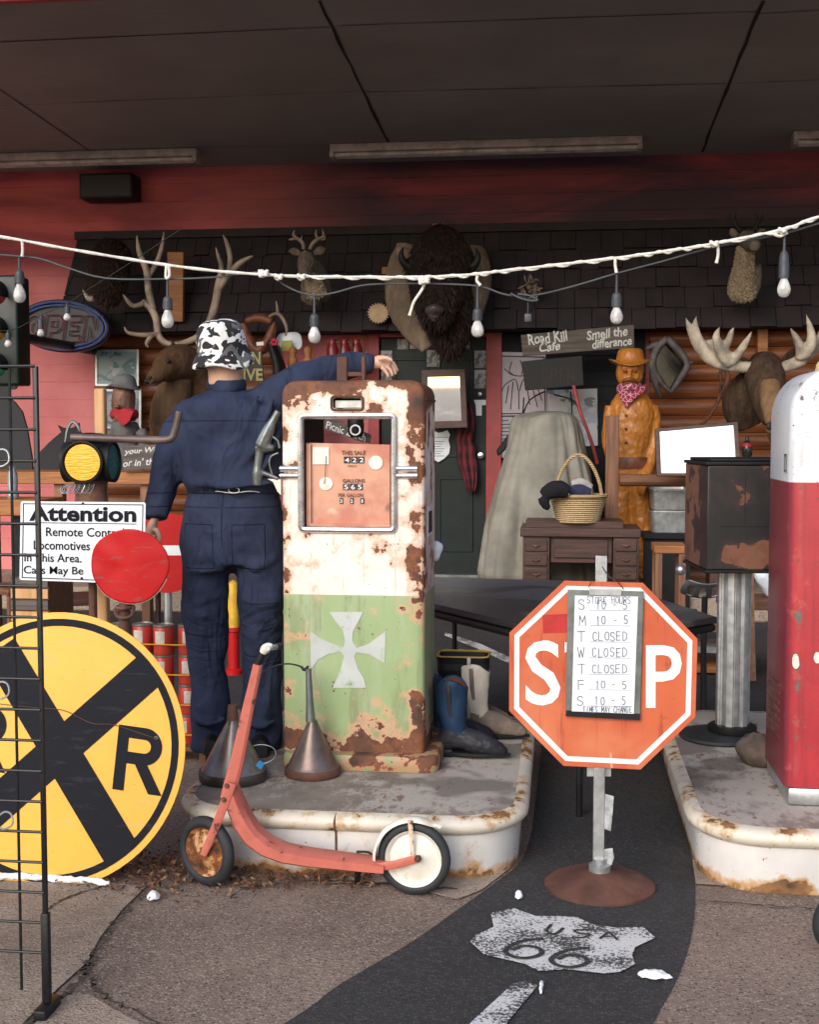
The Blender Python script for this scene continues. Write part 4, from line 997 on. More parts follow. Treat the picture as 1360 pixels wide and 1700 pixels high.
mb = MB(); pxtube([(444,1076,4.5,-.06),(446,1076,4.5,0),(453,1075,4.5,.04),(460,1074,4.5,.06)], KY, mb, 10)
hb = mb.build('handlebar', M['steel'], sco)
mb = pxtube([(458,1074,6,.055),(466,1073,6,.08)], KY, n=12); mb.build('grip', M['rubber'], hb)
# deck: a pressed channel that sweeps up to the steering head
mb = MB(); dk = [(384,1306,9),(392,1335,13),(404,1362,15),(420,1386,15),(443,1404,14),(474,1416,13),(515,1423,12),(560,1428,11),(605,1433,10.5),(640,1437,9)]
bar(dk, KY, .045, mb); mb.build('deck', scoot, sco, smooth=30)
for s in (-.032,.032):
    mb = MB(); bar([(618,1440,6),(655,1436,7),(690,1426,6.5),(699,1424,4)], KY+s, .004, mb); mb.build('rear_fork', scoot, sco)
mb = MB(); c = P(694,1425,KY-.036); mb.lathe([(.0001,-.014),(.008,-.013),(.011,-.008),(.011,0)],(0,0,0),14,0,Matrix.Translation(c)@Matrix.Rotation(R(-90),4,'X')); mb.build('axle_nut', M['darkrust'], sco)
mb = MB(); n = 22; rings = []
for k in range(n+1):
    a = R(188-(188-50)*k/n); rr2 = rr_+.011+ (.006 if k > n-2 else 0)
    c = rw+Vector((math.cos(a)*rr2,0,math.sin(a)*rr2)); u = Vector((math.cos(a),0,math.sin(a)))
    wv = .024*(1 if k < n-3 else (n-k+.6)/4)
    rings.append([c+Vector((0,-wv,0))-u*.008, c+Vector((0,-wv*.8,0)), c+u*.004, c+Vector((0,wv*.8,0)), c+Vector((0,wv,0))-u*.008, c+u*.001])
mb.loft(rings); mb.build('mudguard', M['offwhite'], sco, smooth=60)
mb = MB(); bar([(681,1362,4),(683,1390,3.6),(685,1420,3.2)], KY-.030, .0025, mb); mb.build('mudguard_stay', peel('rusty white stay',(.7,.62,.5),.56,30,.5), sco)
mb = pxtube([(592,1414,2.2),(612,1415,2.2),(620,1424,2.2),(624,1436,2.2)], KY+.03, n=8); mb.build('brake_lever', M['black'], sco)
mb = pxtube([(596,1440,5,.0),(594,1455,5,.04),(592,1474,4,.09)], KY, n=8); mb.build('kickstand', M['black'], sco)
# ================================================================ funnels
def funnel(bx, by, hwp, prof, label, mats, tilt=0):
    c = G(bx,by,IH); s_ = S(c.y); c.y += hwp*s_*.0
    t = thing('funnel', label, 'funnel', c, 'old oil funnels on the island')
    band = [(r*s_,z*s_) for r,z in prof[0]]; cone = [(r*s_,z*s_) for r,z in prof[1]]; spout = [(r*s_,z*s_) for r,z in prof[2]]
    MB().lathe(band, (0,0,0), 48).build('rim_band', mats[1], t, world=False, smooth=50)
    MB().lathe(cone, (0,0,0), 48).build('cone', mats[0], t, world=False, smooth=50)
    MB().lathe(spout, (0,0,0), 24).transform(Matrix.Rotation(R(tilt),4,'Y')).build('spout', mats[2], t, world=False, smooth=50)
    return t
tin = plain('dull tinned sheet', (.23,.20,.18), .34, .75, .3, 6, .001, 30, dirt=(.09,.06,.05)); tin2 = plain('brown tinned sheet', (.20,.15,.13), .36, .65, .25, 7, .001, 30, dirt=(.12,.07,.055))
f1 = funnel(387,1293,58, [[(57,0),(58.5,2),(58.5,14),(57,17),(55,17)],[(56,16.5),(52,20),(10,100),(10,103)],[(10,102),(8,128),(.01,128)]], 'large dark tin funnel upside down behind the scooter bar', (tin, plain('dark tin band',(.075,.065,.058),.4,.5), M['darkrust']))
f2 = funnel(519,1285,47, [[(46,0),(47.5,2),(47.5,11),(46,14),(44,14)],[(45,13.5),(40,20),(9,88),(8.5,92)],[(8.5,90),(6.5,120),(5,180),(.01,180)]], 'brown tin funnel with a long spout in front of the green pump plinth', (tin2, M['darkrust'], M['alu']), -2)
f2y = G(519,1285,IH).y
mb = pxtube([(512,1106,2.0),(505,1112,3),(498,1106,1.6),(478,1102,1.4),(455,1106,1.3),(437,1116,1.2),(425,1132,1.0)], f2y, n=7); mb.build('spout_cable', M['black'], f2)
mb = MB(); c = P(432,1252,4.40); s_ = S(4.40); mb.tube([c+Vector((27*s_*math.cos(a),math.sin(a)*.03,13*s_*math.sin(a))) for a in [k*math.pi/12 for k in range(24)]], .0018, 6, closed=True); pxtube([(408,1240,.8),(410,1215,.8),(405,1195,.8)],4.40,mb,6); mb.build('wire_ring', M['steel'], f1)
mb = plate([(431,1262),(439,1268),(433,1278),(424,1271)], 4.26, .001); mb.build('blue_tag', plain('blue tag',(.02,.22,.50),.5), f1)
# ================================================================ cowboy boots
def boot(label, c, rz, mats, hgt=.285, lean=0):
    t = thing('cowboy_boot', label, 'boot', c, 'cowboy boots beside the pump')
    t.rotation_euler = (0,0,rz)
    sh = MB(); rg = []
    for z,x,rx,ry,sc_ in ((.075,.012,.050,.040,0),(.11,.004,.045,.040,0),(.14,-.002,.050,.045,0),(.19,-.006,.058,.050,0),(.24,-.008,.064,.054,.2),(.285,-.008,.068,.056,1)):
        rg.append([Vector((x+lean*z+rx*math.cos(a), ry*math.sin(a), z*hgt/.285 + sc_*(.022*math.cos(2*a)*-1 -.0))) for a in [2*math.pi*k/28 for k in range(28)]])
    sh.loft(rg, 0, False); sh.build('shaft', mats[0], t, world=False, smooth=180, solid=.004, disp=[(.05,.012,2)], sub=1)
    mb = MB(); rg2 = [[v + Vector((0,0,-.006)) for v in rg[-1]], ]; mb.add([v*.0+Vector((v.x*.94,v.y*.94,v.z-.012)) for v in rg[-1]], [list(range(28))]); mb.build('lining', mats[2], t, world=False)
    for s in (1,-1):
        mb = MB(); mb.tube(curve([Vector((-.008+lean*.28,s*.058,hgt+.0)),Vector((-.006+lean*.28,s*.060,hgt-.03)),Vector((-.004,s*.052,hgt-.09)),Vector((.0,s*.045,.16))]), [(.009,.003)]*19, 8, ref=(1,0,0)); mb.build('pull_strap', mats[1], t, world=False)
    ft = MB()
    ft.tube(curve([Vector((-.048,0,.055)),Vector((-.02,0,.062)),Vector((.03,0,.072)),Vector((.08,0,.058)),Vector((.13,0,.042)),Vector((.18,0,.031)),Vector((.215,0,.027))],4), [(.034+.012*math.sin(k/24*3.1))*(1 if k < 16 else 1-.72*((k-16)/8)**1.6) for k in range(25)], 16, 0, .95)
    ft.tube([(0,0,.16),(.002,0,.11),(.0,0,.06)], [.040,.045,.044], 16)
    ft.v = [Vector((v.x,v.y,max(v.z,.018))) for v in ft.v]
    ft.build('foot', mats[1], t, world=False, remesh=.005, smth=4, smooth=180, disp=[(.035,.012,2)])
    so_ = MB(); out = []
    for k in range(28):
        a = 2*math.pi*k/28; x = .085+.140*math.cos(a); out.append((x, (.046*math.sin(a))*(1 if x < .10 else max(.28,1-((x-.10)/.125)**1.7*.75)), .0105))
    so_.prism([Vector(q) for q in out], (0,0,.011)); so_.rbox((-.056,-.034,0),(.004,.034,.030),.006,2); so_.build('sole', M['black'], t, world=False, smooth=40)
    return t
bl = fabric('dark blue leather', (.016,.045,.10), (.010,.022,.05), 7, .5, .003); bk = fabric('scuffed black leather', (.035,.036,.045), (.016,.017,.022), 8, .5, .002)
wl = plain('cream leather', (.60,.55,.47), .55, 0, .1, 8, .002, 30, dirt=(.40,.33,.26)); gl = plain('grey brown suede', (.19,.145,.115), .8, 0, .2, 12, .002)
b1 = G(752,1254,IH); b2 = G(738,1247,IH); b3 = G(790,1222,IH); b4 = G(768,1212,IH)
boot('dark blue cowboy boot with black foot, nearest of the four boots', b1, R(-6), (bl,bk,M['leather']))
boot('blue cowboy boot with brown lining showing, tight against the pump', Vector((b2.x-.012,b2.y+.10,IH)), R(22), (bl,bk,M['leather']), .27, -.15)
boot('cream cowboy boot with a grey brown foot behind the blue boots', b3, R(-8), (wl,gl,M['tan']), .29)
boot('cream cowboy boot half hidden behind the other cream boot', Vector((b4.x-.01,b4.y+.09,IH)), R(-2), (wl,gl,M['tan']), .30)
# black woven basket with a yellow rim behind the boots
mb = MB(); BY = 5.12; c = P(770,1160,BY); c.z = IH
t = thing('woven_basket', 'black slatted basket with a yellow rim standing behind the cream boots', 'basket', c)
zt_ = P(770,1086,BY).z-IH; rg = []
for k in range(13):
    z = zt_*k/12; o_ = (.0 if k % 2 else .006); wx = .155+.055*k/12; rg.append([Vector((p[0],p[1],z)) for p in rrect(0,0,wx+o_,.13+.03*k/12+o_,.03,5)])
mb.loft(rg, 0, False); mb.build('slats', M['black'], t, world=False, smooth=0, solid=.004)
mb = MB(); mb.tube([Vector((p[0],p[1],zt_)) for p in rrect(0,0,.21,.16,.03,5)], .005, 6, closed=True); mb.build('rim', plain('yellow cane rim',(.50,.32,.05),.5), t, world=False)
mb = MB(); mb.box((.02,-.085,0),(.034,-.074,zt_)); mb.build('strap', M['steel'], t, world=False)
# ================================================================ railway crossing sign leaning beside the island
c0 = G(87,1468,0); nrm = Vector((0,-math.cos(R(12)),math.sin(R(12)))); ux = Vector((1,0,0)); uz = Vector((0,math.sin(R(12)),math.cos(R(12))))
ctr = onplane(87,1243,c0+Vector((0,0,.005)),nrm); k0 = (onplane(87,1018,c0,nrm)-onplane(87,1467,c0,nrm)).length/2/219.5
rrs = thing('railway_sign', 'big round yellow railway crossing sign with black X and R letters leaning at left', 'road sign', c0)
RT = R(-6)
def rp_(x, y, off=0):   # sign coordinates in px, x right, y up, turned with the sign
    return ctr + (ux*(x*math.cos(RT)-y*math.sin(RT)) + uz*(x*math.sin(RT)+y*math.cos(RT)))*k0 + nrm*off
rrp = MB().prism([rp_(x,y) for x,y in circ((0,0),225,72)], -nrm*.004).build('sign_plate', M['yellow'], rrs, bev=.001, smooth=30)
mb = MB(); mb.ring([rp_(x,y,.0012) for x,y in circ((0,0),214,72)], [rp_(x,y,.0012) for x,y in circ((0,0),202,72)], nrm*-.0011); mb.build('sign_border', M['signblack'], rrp, smooth=0)
mb = MB()
for i, a in enumerate((R(48.5), R(-48.5))):
    u = (math.cos(a), math.sin(a)); v = (-u[1], u[0]); h = 31; L = math.sqrt(203**2-h*h)
    mb.prism([rp_(12+u[0]*p*L+v[0]*q*h, u[1]*p*L+v[1]*q*h, .0018+.0004*i) for p,q in ((-1,-1),(1,-1),(1,1),(-1,1))], nrm*-.0012)
mb.build('cross', M['signblack'], rrp, smooth=0)
def rletter(x0):
    mb = MB(); H_ = 104; q = lambda x,y: rp_(x0+x-.055*(y-50), -50+y, .0022)
    mb.prism([q(*p) for p in ((-3,0),(16,0),(16,H_),(-3,H_))], nrm*-.0012)
    o_ = [(16.2,H_),(44,H_)]+[(44+30*math.sin(a),H_-30+30*math.cos(a)) for a in [math.pi*k/14 for k in range(1,14)]]+[(44,H_-60),(16.2,H_-60)]
    i_ = [(16.2,H_-19),(44,H_-19)]+[(44+11*math.sin(a),H_-30+11*math.cos(a)) for a in [math.pi*k/14 for k in range(1,14)]]+[(44,H_-41),(16.2,H_-41)]
    n_ = len(o_); mb.add([q(*p) for p in o_]+[q(*p) for p in i_], [(k,k+1,n_+k+1,n_+k) for k in range(n_-1)])
    mb.add([q(*p) for p in ((31,H_-60.2),(52,H_-59),(81,0),(58,0))], [(0,1,2,3)])
    mb.build('letter', M['signblack'], rrp, recalc=False, smooth=0)
rletter(112); rletter(-158)
mb = MB()
for (x,y) in ((172,40),(0,-207),(-140,-150)):
    mb.lathe([(.0001,.004),(.007,.003),(.009,.0005)],(0,0,0),14,0,Matrix.Translation(rp_(x,y))@Matrix.Rotation(R(90+12),4,'X'))
mb.build('bolt', M['alu'], rrp)
mb = MB(); mb.tube(curve([rp_(x,y,.006) for x,y in ((-110,60),(-40,62),(10,64),(60,50),(100,52),(172,40))]), .0012, 6); mb.build('loose_wire', M['darkrust'], rrp)
# ================================================================ attention sign, timber post, red disc, signal lamp, bent pipe
AY = 4.50
post = MB(); a = P(163,1000,AY+.19).x; b = P(180,1000,AY+.19).x; post.rbox((a,AY+.17,0),(b,AY+.21,P(170,645,AY+.19).z),.008,3)
solo('timber_post', post, M['lightwood'], 'pale new timber post with a rounded top behind the signal lamp', 'post')
at = thing('attention_sign', 'white warning sign headed Attention behind the wire rack', 'sign', P(136,968,AY))
ap = plate([(x,y) for x,y in ((36,832),(239,834),(241.5,836.5),(239,968),(236.5,970),(34,963),(31.5,960.5),(33.5,834.5))], AY, .0025).build('sign_plate', M['signwhite'], at, bev=.0008)
mb = MB(); o1 = [(37.5,835.5),(237.5,837.5),(235.5,966.5),(35.5,959.5)]; o2 = [(39,837),(236,839),(234,965),(37,958)]
mb.ring([P(x,y,AY-.001) for x,y in o1],[P(x,y,AY-.001) for x,y in o2],(0,.0009,0))
text_px(mb,'Attention',48,838.5,226,865,AY,.035,dy=2,spacing=1.02); ribbon(mb,[P(48,867.5,AY-.0015),P(226,870,AY-.0015)],1.2*S(AY),(0,-1,0))
for tx,x0,y0,x1,y1 in (('Remote Control',76,875,206,890),('Locomotives',55.5,897,149,912),('In This Area.',40,918,135,932),('Cars May Be',39,939,138,956)):
    text_px(mb,tx,x0,y0,x1,y1,AY,.012,dy=2)
mb.build('lettering', M['signblack'], ap, recalc=False, smooth=0)
mb = MB()
for x,y in ((137,836),(135,960)): disc_px(mb,x,y,2.2,AY-.002,.003,0,10)
mb.build('bolt', M['black'], ap)
# red target disc, folded down the middle
DY = 4.28
rd = thing('signal_disc', 'dented red enamel disc on a rusty stem in front of the Attention sign', 'signal disc', P(207,1250,DY))
mb = MB(); n = 44; cc = P(213,940,DY); s_ = S(DY)
def dp_(r,a):
    x = 69*r*math.cos(a); y = 64*r*math.sin(a); wob = 1+.012*math.sin(5*a+1)+.012*math.sin(3*a)
    return cc + Vector((x*wob*s_, (math.sqrt((x-14)**2+20)*.00032*(1 if x > 14 else .5) + .007*mnoise.noise(Vector((x*.03,y*.03,1)))), y*wob*s_))
rings = [[dp_(r,2*math.pi*k/n) for k in range(n)] for r in (.02,.2,.4,.6,.8,.95,1.0)]
mb.loft(rings,0,False); mb.add([dp_(.02,2*math.pi*k/n) for k in range(n)],[list(range(n))])
mb.build('disc', M['signred'], rd, smooth=180, solid=.004)
mb = MB(); mb.tube([dp_(1.0,a)+Vector((0,.004,0)) for a in [R(210)+R(130)*k/20 for k in range(21)]], .0035, 6); mb.build('chipped_edge', M['offwhite'], rd)
mb = MB(); mb.tube([P(207,985,DY+.03),P(206,1080,DY+.03),Vector((P(206,1080,DY+.03).x,DY+.03,0))], [.022,.018,.018], 12); mb.build('stem', M['darkrust'], rd)
mb = MB(); mb.tube([P(207,1008,DY+.03)+Vector((.03*math.cos(a),.035*math.sin(a),0)) for a in [k*.5236 for k in range(12)]], .007, 8, closed=True); pxtube([(190,1010,3),(193,1022,3),(205,1026,3),(218,1022,3),(222,1008,3)],DY,mb); mb.build('clamp', M['rustiron'], rd)
# round red sign with white band behind
ry_ = 5.45; t = thing('round_sign', 'round red sign with a white band half hidden behind the dummy', 'road sign', P(285,985,ry_))
rsp = plate(circ((277,918),66,48), ry_, .003).build('sign_plate', M['signred'], t)
plate([(238,905),(330,906),(330,922),(238,922)], ry_-.0015, .0012).build('band', M['white'], rsp)
mb = MB(); mb.tube([P(277,900,ry_+.02),Vector((P(277,900,ry_).x,ry_+.02,0))], .018, 10); mb.build('post', M['steel'], t)
# railway signal lamp
LY = 4.57; lc = P(150,765,LY); s_ = S(LY)
lamp = thing('signal_lamp', 'black railway signal lamp with an amber and a teal lens beside the timber post', 'signal lamp', P(142,836,LY))
mb = MB(); mb.lathe([(30,-34),(36,-28),(38,-10),(38,12),(34,26),(26,34),(26,38),(30,40),(30,43),(18,47),(.01,48)], (0,0,0), 36); mb.v = [v*s_ + lc for v in mb.v]; mb.build('body', M['black'], lamp, smooth=40)
def lens(dirv, col, rpx, nm, dist=38):
    dirv = Vector(dirv).normalized(); q = dirv.to_track_quat('Z','Y').to_matrix().to_4x4(); A = Matrix.Translation(lc+Vector((0,0,-2*s_))) @ q @ Matrix.Scale(s_,4)
    MB().lathe([(rpx+1,dist-26),(rpx+5,dist-6),(rpx+6,dist+4),(rpx+4,dist+5),(rpx+1,dist-1)], (0,0,0), 36, 0, A).build('lens_hood', M['black'], lamp, smooth=40)
    mm = Mat(nm, .32); k = mm.noise(60,3,.5,mm.vec(1,1,3)); mm.color(mm.mix(k.step(.35,.65), tuple(c*.8 for c in col), col)); mm.bump(mm.noise(70,2,.5,mm.vec(.4,.4,3)), .004)
    MB().lathe([(rpx+.5,dist+1.2),(rpx*.8,dist+1.9),(rpx*.5,dist+2.5),(.01,dist+2.8)], (0,0,0), 36, 0, A).build('lens', mm.m, lamp, smooth=60)
lens((.02,-1,0),(.92,.46,.012),30,'amber lens glass'); lens((1,.0,0),(.01,.14,.15),29,'teal lens glass'); lens((-1,-.0,0),(.85,.42,.02),29,'amber lens glass')
mb = MB(); mb.lathe([(30,-74),(27,-66),(26,-40),(30,-34)], (0,0,0), 24); mb.v = [v*s_+lc for v in mb.v]; mb.build('neck', M['rustiron'], lamp)
mb = MB(); mb.tube([lc+Vector((0,0,-74*s_)),Vector((lc.x,lc.y,0))], .016, 10); mb.build('stand', M['darkrust'], lamp)
mb = pxtube([(108,735,2),(112,712,3),(120,700,3),(128,706,3),(132,716,2)], LY, n=7); mb.build('handle', M['alu'], lamp)
mb = MB(); pts = [P(95+6*(k%3)+k*1.3, 812+9*math.sin(k*2.1), LY-.07-.02*math.cos(k)) for k in range(40)]; mb.tube(curve(pts,3), .0012, 5); mb.build('tangled_wire', M['steel'], lamp)
solo('bent_pipe', pxtube([(118,726,6),(180,728,6.5),(250,730,6.5),(276,730,6.5),(286,726,6.5),(290,715,6.5),(294,700,6.5),(297,683,6)], 4.50, n=12), plain('brown iron pipe',(.135,.095,.085),.5,.3,.25,14), 'brown bent iron pipe running from the signal lamp to the dummy', 'pipe', smooth=60)
# ================================================================ red tins in rows tied with yellow cord
canM = peel('red tin', (.46,.045,.032), .66, 20, .4, halo=(.30,.06,.04), haloamt=.4); lidM = plain('dull tin lid', (.30,.28,.25), .4, .6, .25)
lab = plain('pale paper label', (.55,.50,.45), .7, 0, .15, 20)
def can(c, label):
    t = thing('tin_can', label, 'tin', c, 'red tins tied with yellow cord')
    MB().lathe([(.044,0),(.046,.003),(.046,.118),(.044,.121)], (0,0,0), 24).build('body', canM, t, world=False, smooth=40)
    MB().lathe([(.0465,.1215),(.0475,.124),(.0465,.131),(.041,.132),(.039,.128),(.0001,.128)], (0,0,0), 24).build('lid', lidM, t, world=False, smooth=40)
    mb = MB(); a0, a1 = R(-118), R(-62); vs = []
    for k in range(7):
        a = a0+(a1-a0)*k/6; vs += [(.0466*math.cos(a),.0466*math.sin(a),.05),(.0466*math.cos(a),.0466*math.sin(a),.105)]
    mb.add(vs, [(2*k,2*k+2,2*k+3,2*k+1) for k in range(6)]); mb.build('label', lab, t, world=False, smooth=60)
    return t
CYY = 5.35; proto = None; z0c = P(260,1232,CYY).z
cord_pts = []
rowname = ['bottom row','second row from the bottom','third row from the bottom','top row']; cname = ['first','second','third','fourth']
for r_ in range(4):
    for k in range(4):
        x = P(196+k*37.5,1000,CYY).x; c = Vector((x+random.uniform(-.004,.004), CYY+.02*(k%2), z0c+.1335*r_))
        lb_ = f'red tin with pale label, {cname[k]} from the left in the {rowname[r_]}'
        if proto is None: proto = can(c, lb_)
        else: copy_tree(proto, c, lb_, rot=(0,0,random.uniform(-.35,.35)))
mb = MB(); xa, xb = P(180,1000,CYY).x, P(345,1000,CYY).x
mb.box((xa,CYY-.07,z0c-.022),(xb,CYY+.09,z0c-.001)); mb.box((xa,CYY-.06,0),(xa+.03,CYY+.08,z0c-.0225)); mb.box((xb-.03,CYY-.06,0),(xb,CYY+.08,z0c-.0225)); solo('low_shelf', mb, M['brownwood'], 'low brown plank carrying the stacked red tins', 'shelf', bev=.003)
ycord = plain('yellow cord',(.62,.36,.02),.6)
for r_ in range(4):
    mb = MB(); z = z0c+.1335*r_+.048; mb.tube([(xa+.02,CYY-.055,z),(xa+.14,CYY-.052,z+.001),(xb-.14,CYY-.050,z),(xb-.02,CYY-.055,z+.002)], .0028, 6)
    solo('cord', mb, ycord, f'yellow cord stretched across the tins of the {rowname[r_]}', 'cord', 'yellow cords round the tins')
# ================================================================ black wire rack at the left edge
WYY = 2.92
rk = thing('wire_rack', 'black wire grid display rack at the left edge', 'display rack', (P(-120,1740,WYY).x, WYY, 0))
xr_t = P(58,608,WYY).x; zT = P(58,608,WYY).z
mb = MB(); mb.rbox((xr_t-.006,WYY-.006,.03),(xr_t+.006,WYY+.006,zT),.002,2); mb.build('frame_post', M['blackiron'], rk)
xl_ = xr_t-.60
mb = MB(); mb.rbox((xl_-.006,WYY-.006,.03),(xl_+.006,WYY+.006,zT),.002,2); mb.build('frame_post', M['blackiron'], rk)
xs = [xr_t-.066-i*.075 for i in range(8)]
for x in xs:
    if x > xl_: mb = MB(); mb.tube([(x,WYY,.06),(x,WYY,zT)], .0038, 8); mb.build('upright_wire', M['blackiron'], rk)
k = 0; z = zT
while z > .1:
    mb = MB(); mb.tube([(xl_,WYY-.006,z),(xr_t,WYY-.006,z)], .0038, 8); mb.build('cross_wire', M['blackiron'], rk); z -= .0765
mb = MB(); mb.rbox((xr_t-.016,WYY-.05,0),(xr_t+.016,WYY+.05,.03),.004,2); mb.build('foot', M['blackiron'], rk)
mb = MB(); mb.rbox((xl_-.016,WYY-.05,0),(xl_+.016,WYY+.05,.03),.004,2); mb.build('foot', M['blackiron'], rk)
mb = MB(); mb.rbox((xr_t-.010,WYY-.010,.032),(xr_t+.010,WYY+.010,.26),.003,2); mb.build('sleeve', M['blackiron'], rk)
def hook(px, py, label):
    mb = pxtube([(px-22,py-2,1.8),(px-6,py-16,1.8),(px+6,py-12,1.8),(px+8,py+4,1.8),(px-4,py+12,1.8),(px-14,py+10,1.8)], WYY-.016, n=6); solo('wire_hook', mb, M['steel'], label, 'hook', 'wire hooks on the rack')
hook(6,762,'bent wire hook on the rack level with the signal lamp'); hook(6,1148,'bent wire hook on the rack in front of the left R'); hook(12,1364,'bent wire hook on the rack near the foot of the round sign')
# ================================================================ right island: fluted column with black cabinet, stone, wheel, tables
cb_ = G(1197,1224,IH); QY = cb_.y
cab = thing('cabinet_stand', 'rusty black metal cabinet on a fluted silver column', 'cabinet', cb_)
MB().lathe([(.163,0),(.168,.006),(.165,.016),(.12,.026),(.0001,.03)], (0,0,0), 48).build('base_plate', M['rubber'], cab, world=False, smooth=40)
xo = P(1218,1100,QY).x - cb_.x
MB().lathe([(.095,.028),(.098,.033),(.098,.05),(.09,.056),(.07,.058)], (xo,0,0), 36).build('collar', M['black'], cab, world=False, smooth=40)
zc_ = P(1218,946,QY).z-IH; mb = MB(); fl = []
for k in range(96):
    a = 2*math.pi*k/96; q = (k % 16); r = .068 if q < 7 else (.056 if 8 < q < 15 else .061); fl.append((xo+r*math.cos(a), r*math.sin(a)))
mb.loft([[Vector((x,y,.058)) for x,y in fl],[Vector((x,y,zc_)) for x,y in fl]]); mb.build('column', M['steel'], cab, world=False, smooth=25)
zt1, zb1 = P(1180,772,QY-.1).z, P(1180,944,QY-.1).z
A_ = P(1174,900,QY-.16); B_ = P(1137,900,QY+.26)
plan = [Vector((A_.x,A_.y)), Vector((A_.x+.44,A_.y+.05)), Vector((A_.x+.38,A_.y+.50)), Vector((B_.x,B_.y))]
cabp = peel('rusty black cabinet paint', (.016,.016,.017), .585, 5, .5, halo=(.05,.03,.025), haloamt=.5, rust=((.14,.055,.032),(.19,.085,.05),(.08,.035,.025)), speck=False,
   bias=lambda m: ((m.x*-1)-.09).step(0,.02)*.13 + ((m.z-(P(1222,915,QY-.1).z-IH)).abs()*-1+.085).step(0,.06)*((m.x-.10).abs()*-1+.16).step(0,.05)*.14 + ((m.z*-1)+.95).step(0,.2)*.05)
mb = MB(); mb.prism([(p.x,p.y,zb1) for p in plan],(0,0,zt1-zb1)); bx_ = mb.build('box', cabp, cab, bev=.006)
cen = sum(plan, Vector((0,0)))/4
def pg(k): return [cen+(p-cen)*k for p in plan]
mb = MB(); mb.prism([(p.x,p.y,zt1) for p in pg(1.03)],(0,0,.014)); mb.prism([(p.x,p.y,zt1+.0142) for p in pg(.93)],(0,0,.012)); mb.build('lid', M['black'], cab, bev=.004)
mb = MB(); mb.prism([(p.x,p.y,zb1-.012) for p in pg(1.04)],(0,0,.0118)); mb.build('bottom_flange', M['black'], cab, bev=.003)
f0, f1 = plan[0], plan[1]; nn = Vector((f1.y-f0.y, -(f1.x-f0.x))).normalized()
def fpt(u, z, off): 
    p = f0+(f1-f0)*u+nn*off; return Vector((p.x,p.y,z))
for (u0,u1,w0,w1) in ((.12,.97,.42,.425),(.33,.336,.43,.97),(.68,.686,.43,.97)):
    mb = MB(); za, zb2 = zb1+(zt1-zb1)*w0, zb1+(zt1-zb1)*w1
    q = [fpt(u0,za,.0005),fpt(u1,za,.0005),fpt(u1,max(zb2,za+.004),.0005),fpt(u0,max(zb2,za+.004),.0005)]; mb.prism(q,(nn.x*.003,nn.y*.003,0)); mb.build('panel_seam', M['ink'], bx_)
mb = MB(); c = P(1131,946,QY-.1); mb.ball(c, .022, 14); mb.tube([c+Vector((0,0,.02)),c+Vector((.012,.03,.045)),c+Vector((.03,.08,.05))], .003, 6); b_ = solo('bell', mb, M['chrome'], 'small shiny bell hanging from the corner of the black cabinet', 'bell', smooth=60)
mb = MB(); g = G(1262,1268,IH); mb.ball((0,0,0), 1, 20); mb.v = [Vector((v.x*.085*(1+.25*mnoise.noise(v*1.3)), v.y*.10*(1+.2*mnoise.noise(v*1.7)), max(0,(v.z*.5+.42))*.125*(1+.2*mnoise.noise(v*2.2)))) + g for v in mb.v]
solo('stone', mb, plain('brown stone',(.13,.095,.075),.9,0,.25,14,.004,40), 'brown stone on the right island between column and red pump', 'stone', smooth=60)
wc = P(1402,1532,3.52); mb = MB(); rT = wc.z-.002
A4 = Matrix.Translation(wc) @ Matrix.Rotation(R(20),4,'Z') @ Matrix.Rotation(R(90),4,'X')
t = thing('cart_wheel', 'black rubber tyre of a cart just entering at the right edge', 'wheel', (wc.x,wc.y,0))
mb.lathe([(rT-.045+.03*math.cos(R(a)), .028*math.sin(R(a))) if abs(a) > 60 else (rT-.03+.03*math.cos(R(a)),.03*math.sin(R(a))) for a in range(-150,151,15)], (0,0,0), 40, 0, A4); mb.build('tyre', M['rubber'], t, smooth=60)
MB().lathe([(.012,-.02),(rT*.5,-.006),(rT-.055,-.014),(rT-.055,.014),(rT*.5,.006),(.012,.02)], (0,0,0), 32, 0, A4).build('rim', M['offwhite'], t)
# dark folding table behind the stop sign
TZ = .69
q = [G(700,957,TZ),G(1010,966,TZ),G(1192,1024,TZ),G(965,1060,TZ),G(700,998,TZ)]
tb = thing('folding_table', 'low dark folding table behind the stop sign', 'table', Vector((sum(p.x for p in q)/5, sum(p.y for p in q)/5, 0)))
def _top():
    m = Mat('worn dark tabletop', .55); n = m.noise(1.6,4,.5,None,.8); c = m.mix(n.step(.46,.50), (.022,.022,.027), (.062,.064,.072)); c = m.mix(m.noise(6,6).step(.6,.7)*.5, c, (.10,.10,.10)); m.color(c); m.rough((n*.3)+.35); return m.m
mb = MB(); mb.prism([p-Vector((0,0,.028)) for p in q],(0,0,.028)); mb.build('tabletop', _top(), tb, bev=.006)
mb = MB(); cq = sum(q,Vector())/5; mb.tube([p+(cq-p)*.03-Vector((0,0,.048)) for p in q], .018, 8, closed=True); mb.build('apron', M['black'], tb)
for (x,y) in ((755,1090),(962,1355),(1150,1250),(1010,1160)):
    g = G(x,y,0.004) if (x,y) != (755,1090) else G(755,1180,.004)
    if (x,y) == (755,1090): g = Vector((P(755,1020,g.y).x, q[4].y+.06 if False else g.y, .004))
    mb = MB(); mb.tube([g, Vector((g.x,g.y,TZ-.03))], .013, 10); mb.build('leg', M['black'], tb)
# white rag on the back corner of the pump
mb = MB(); RGY = PF+PD-.01; pts = [(716,899),(727,897),(736,902),(737,915),(731,922),(728,932),(720,936),(715,925)]
plate([(x,y) for x,y in pts], RGY, .03, mb); solo('rag', mb, M['signwhite'], 'white rag stuck out from the rear edge of the green pump', 'rag', smooth=180, sub=2, disp=[(.03,.012,2)])
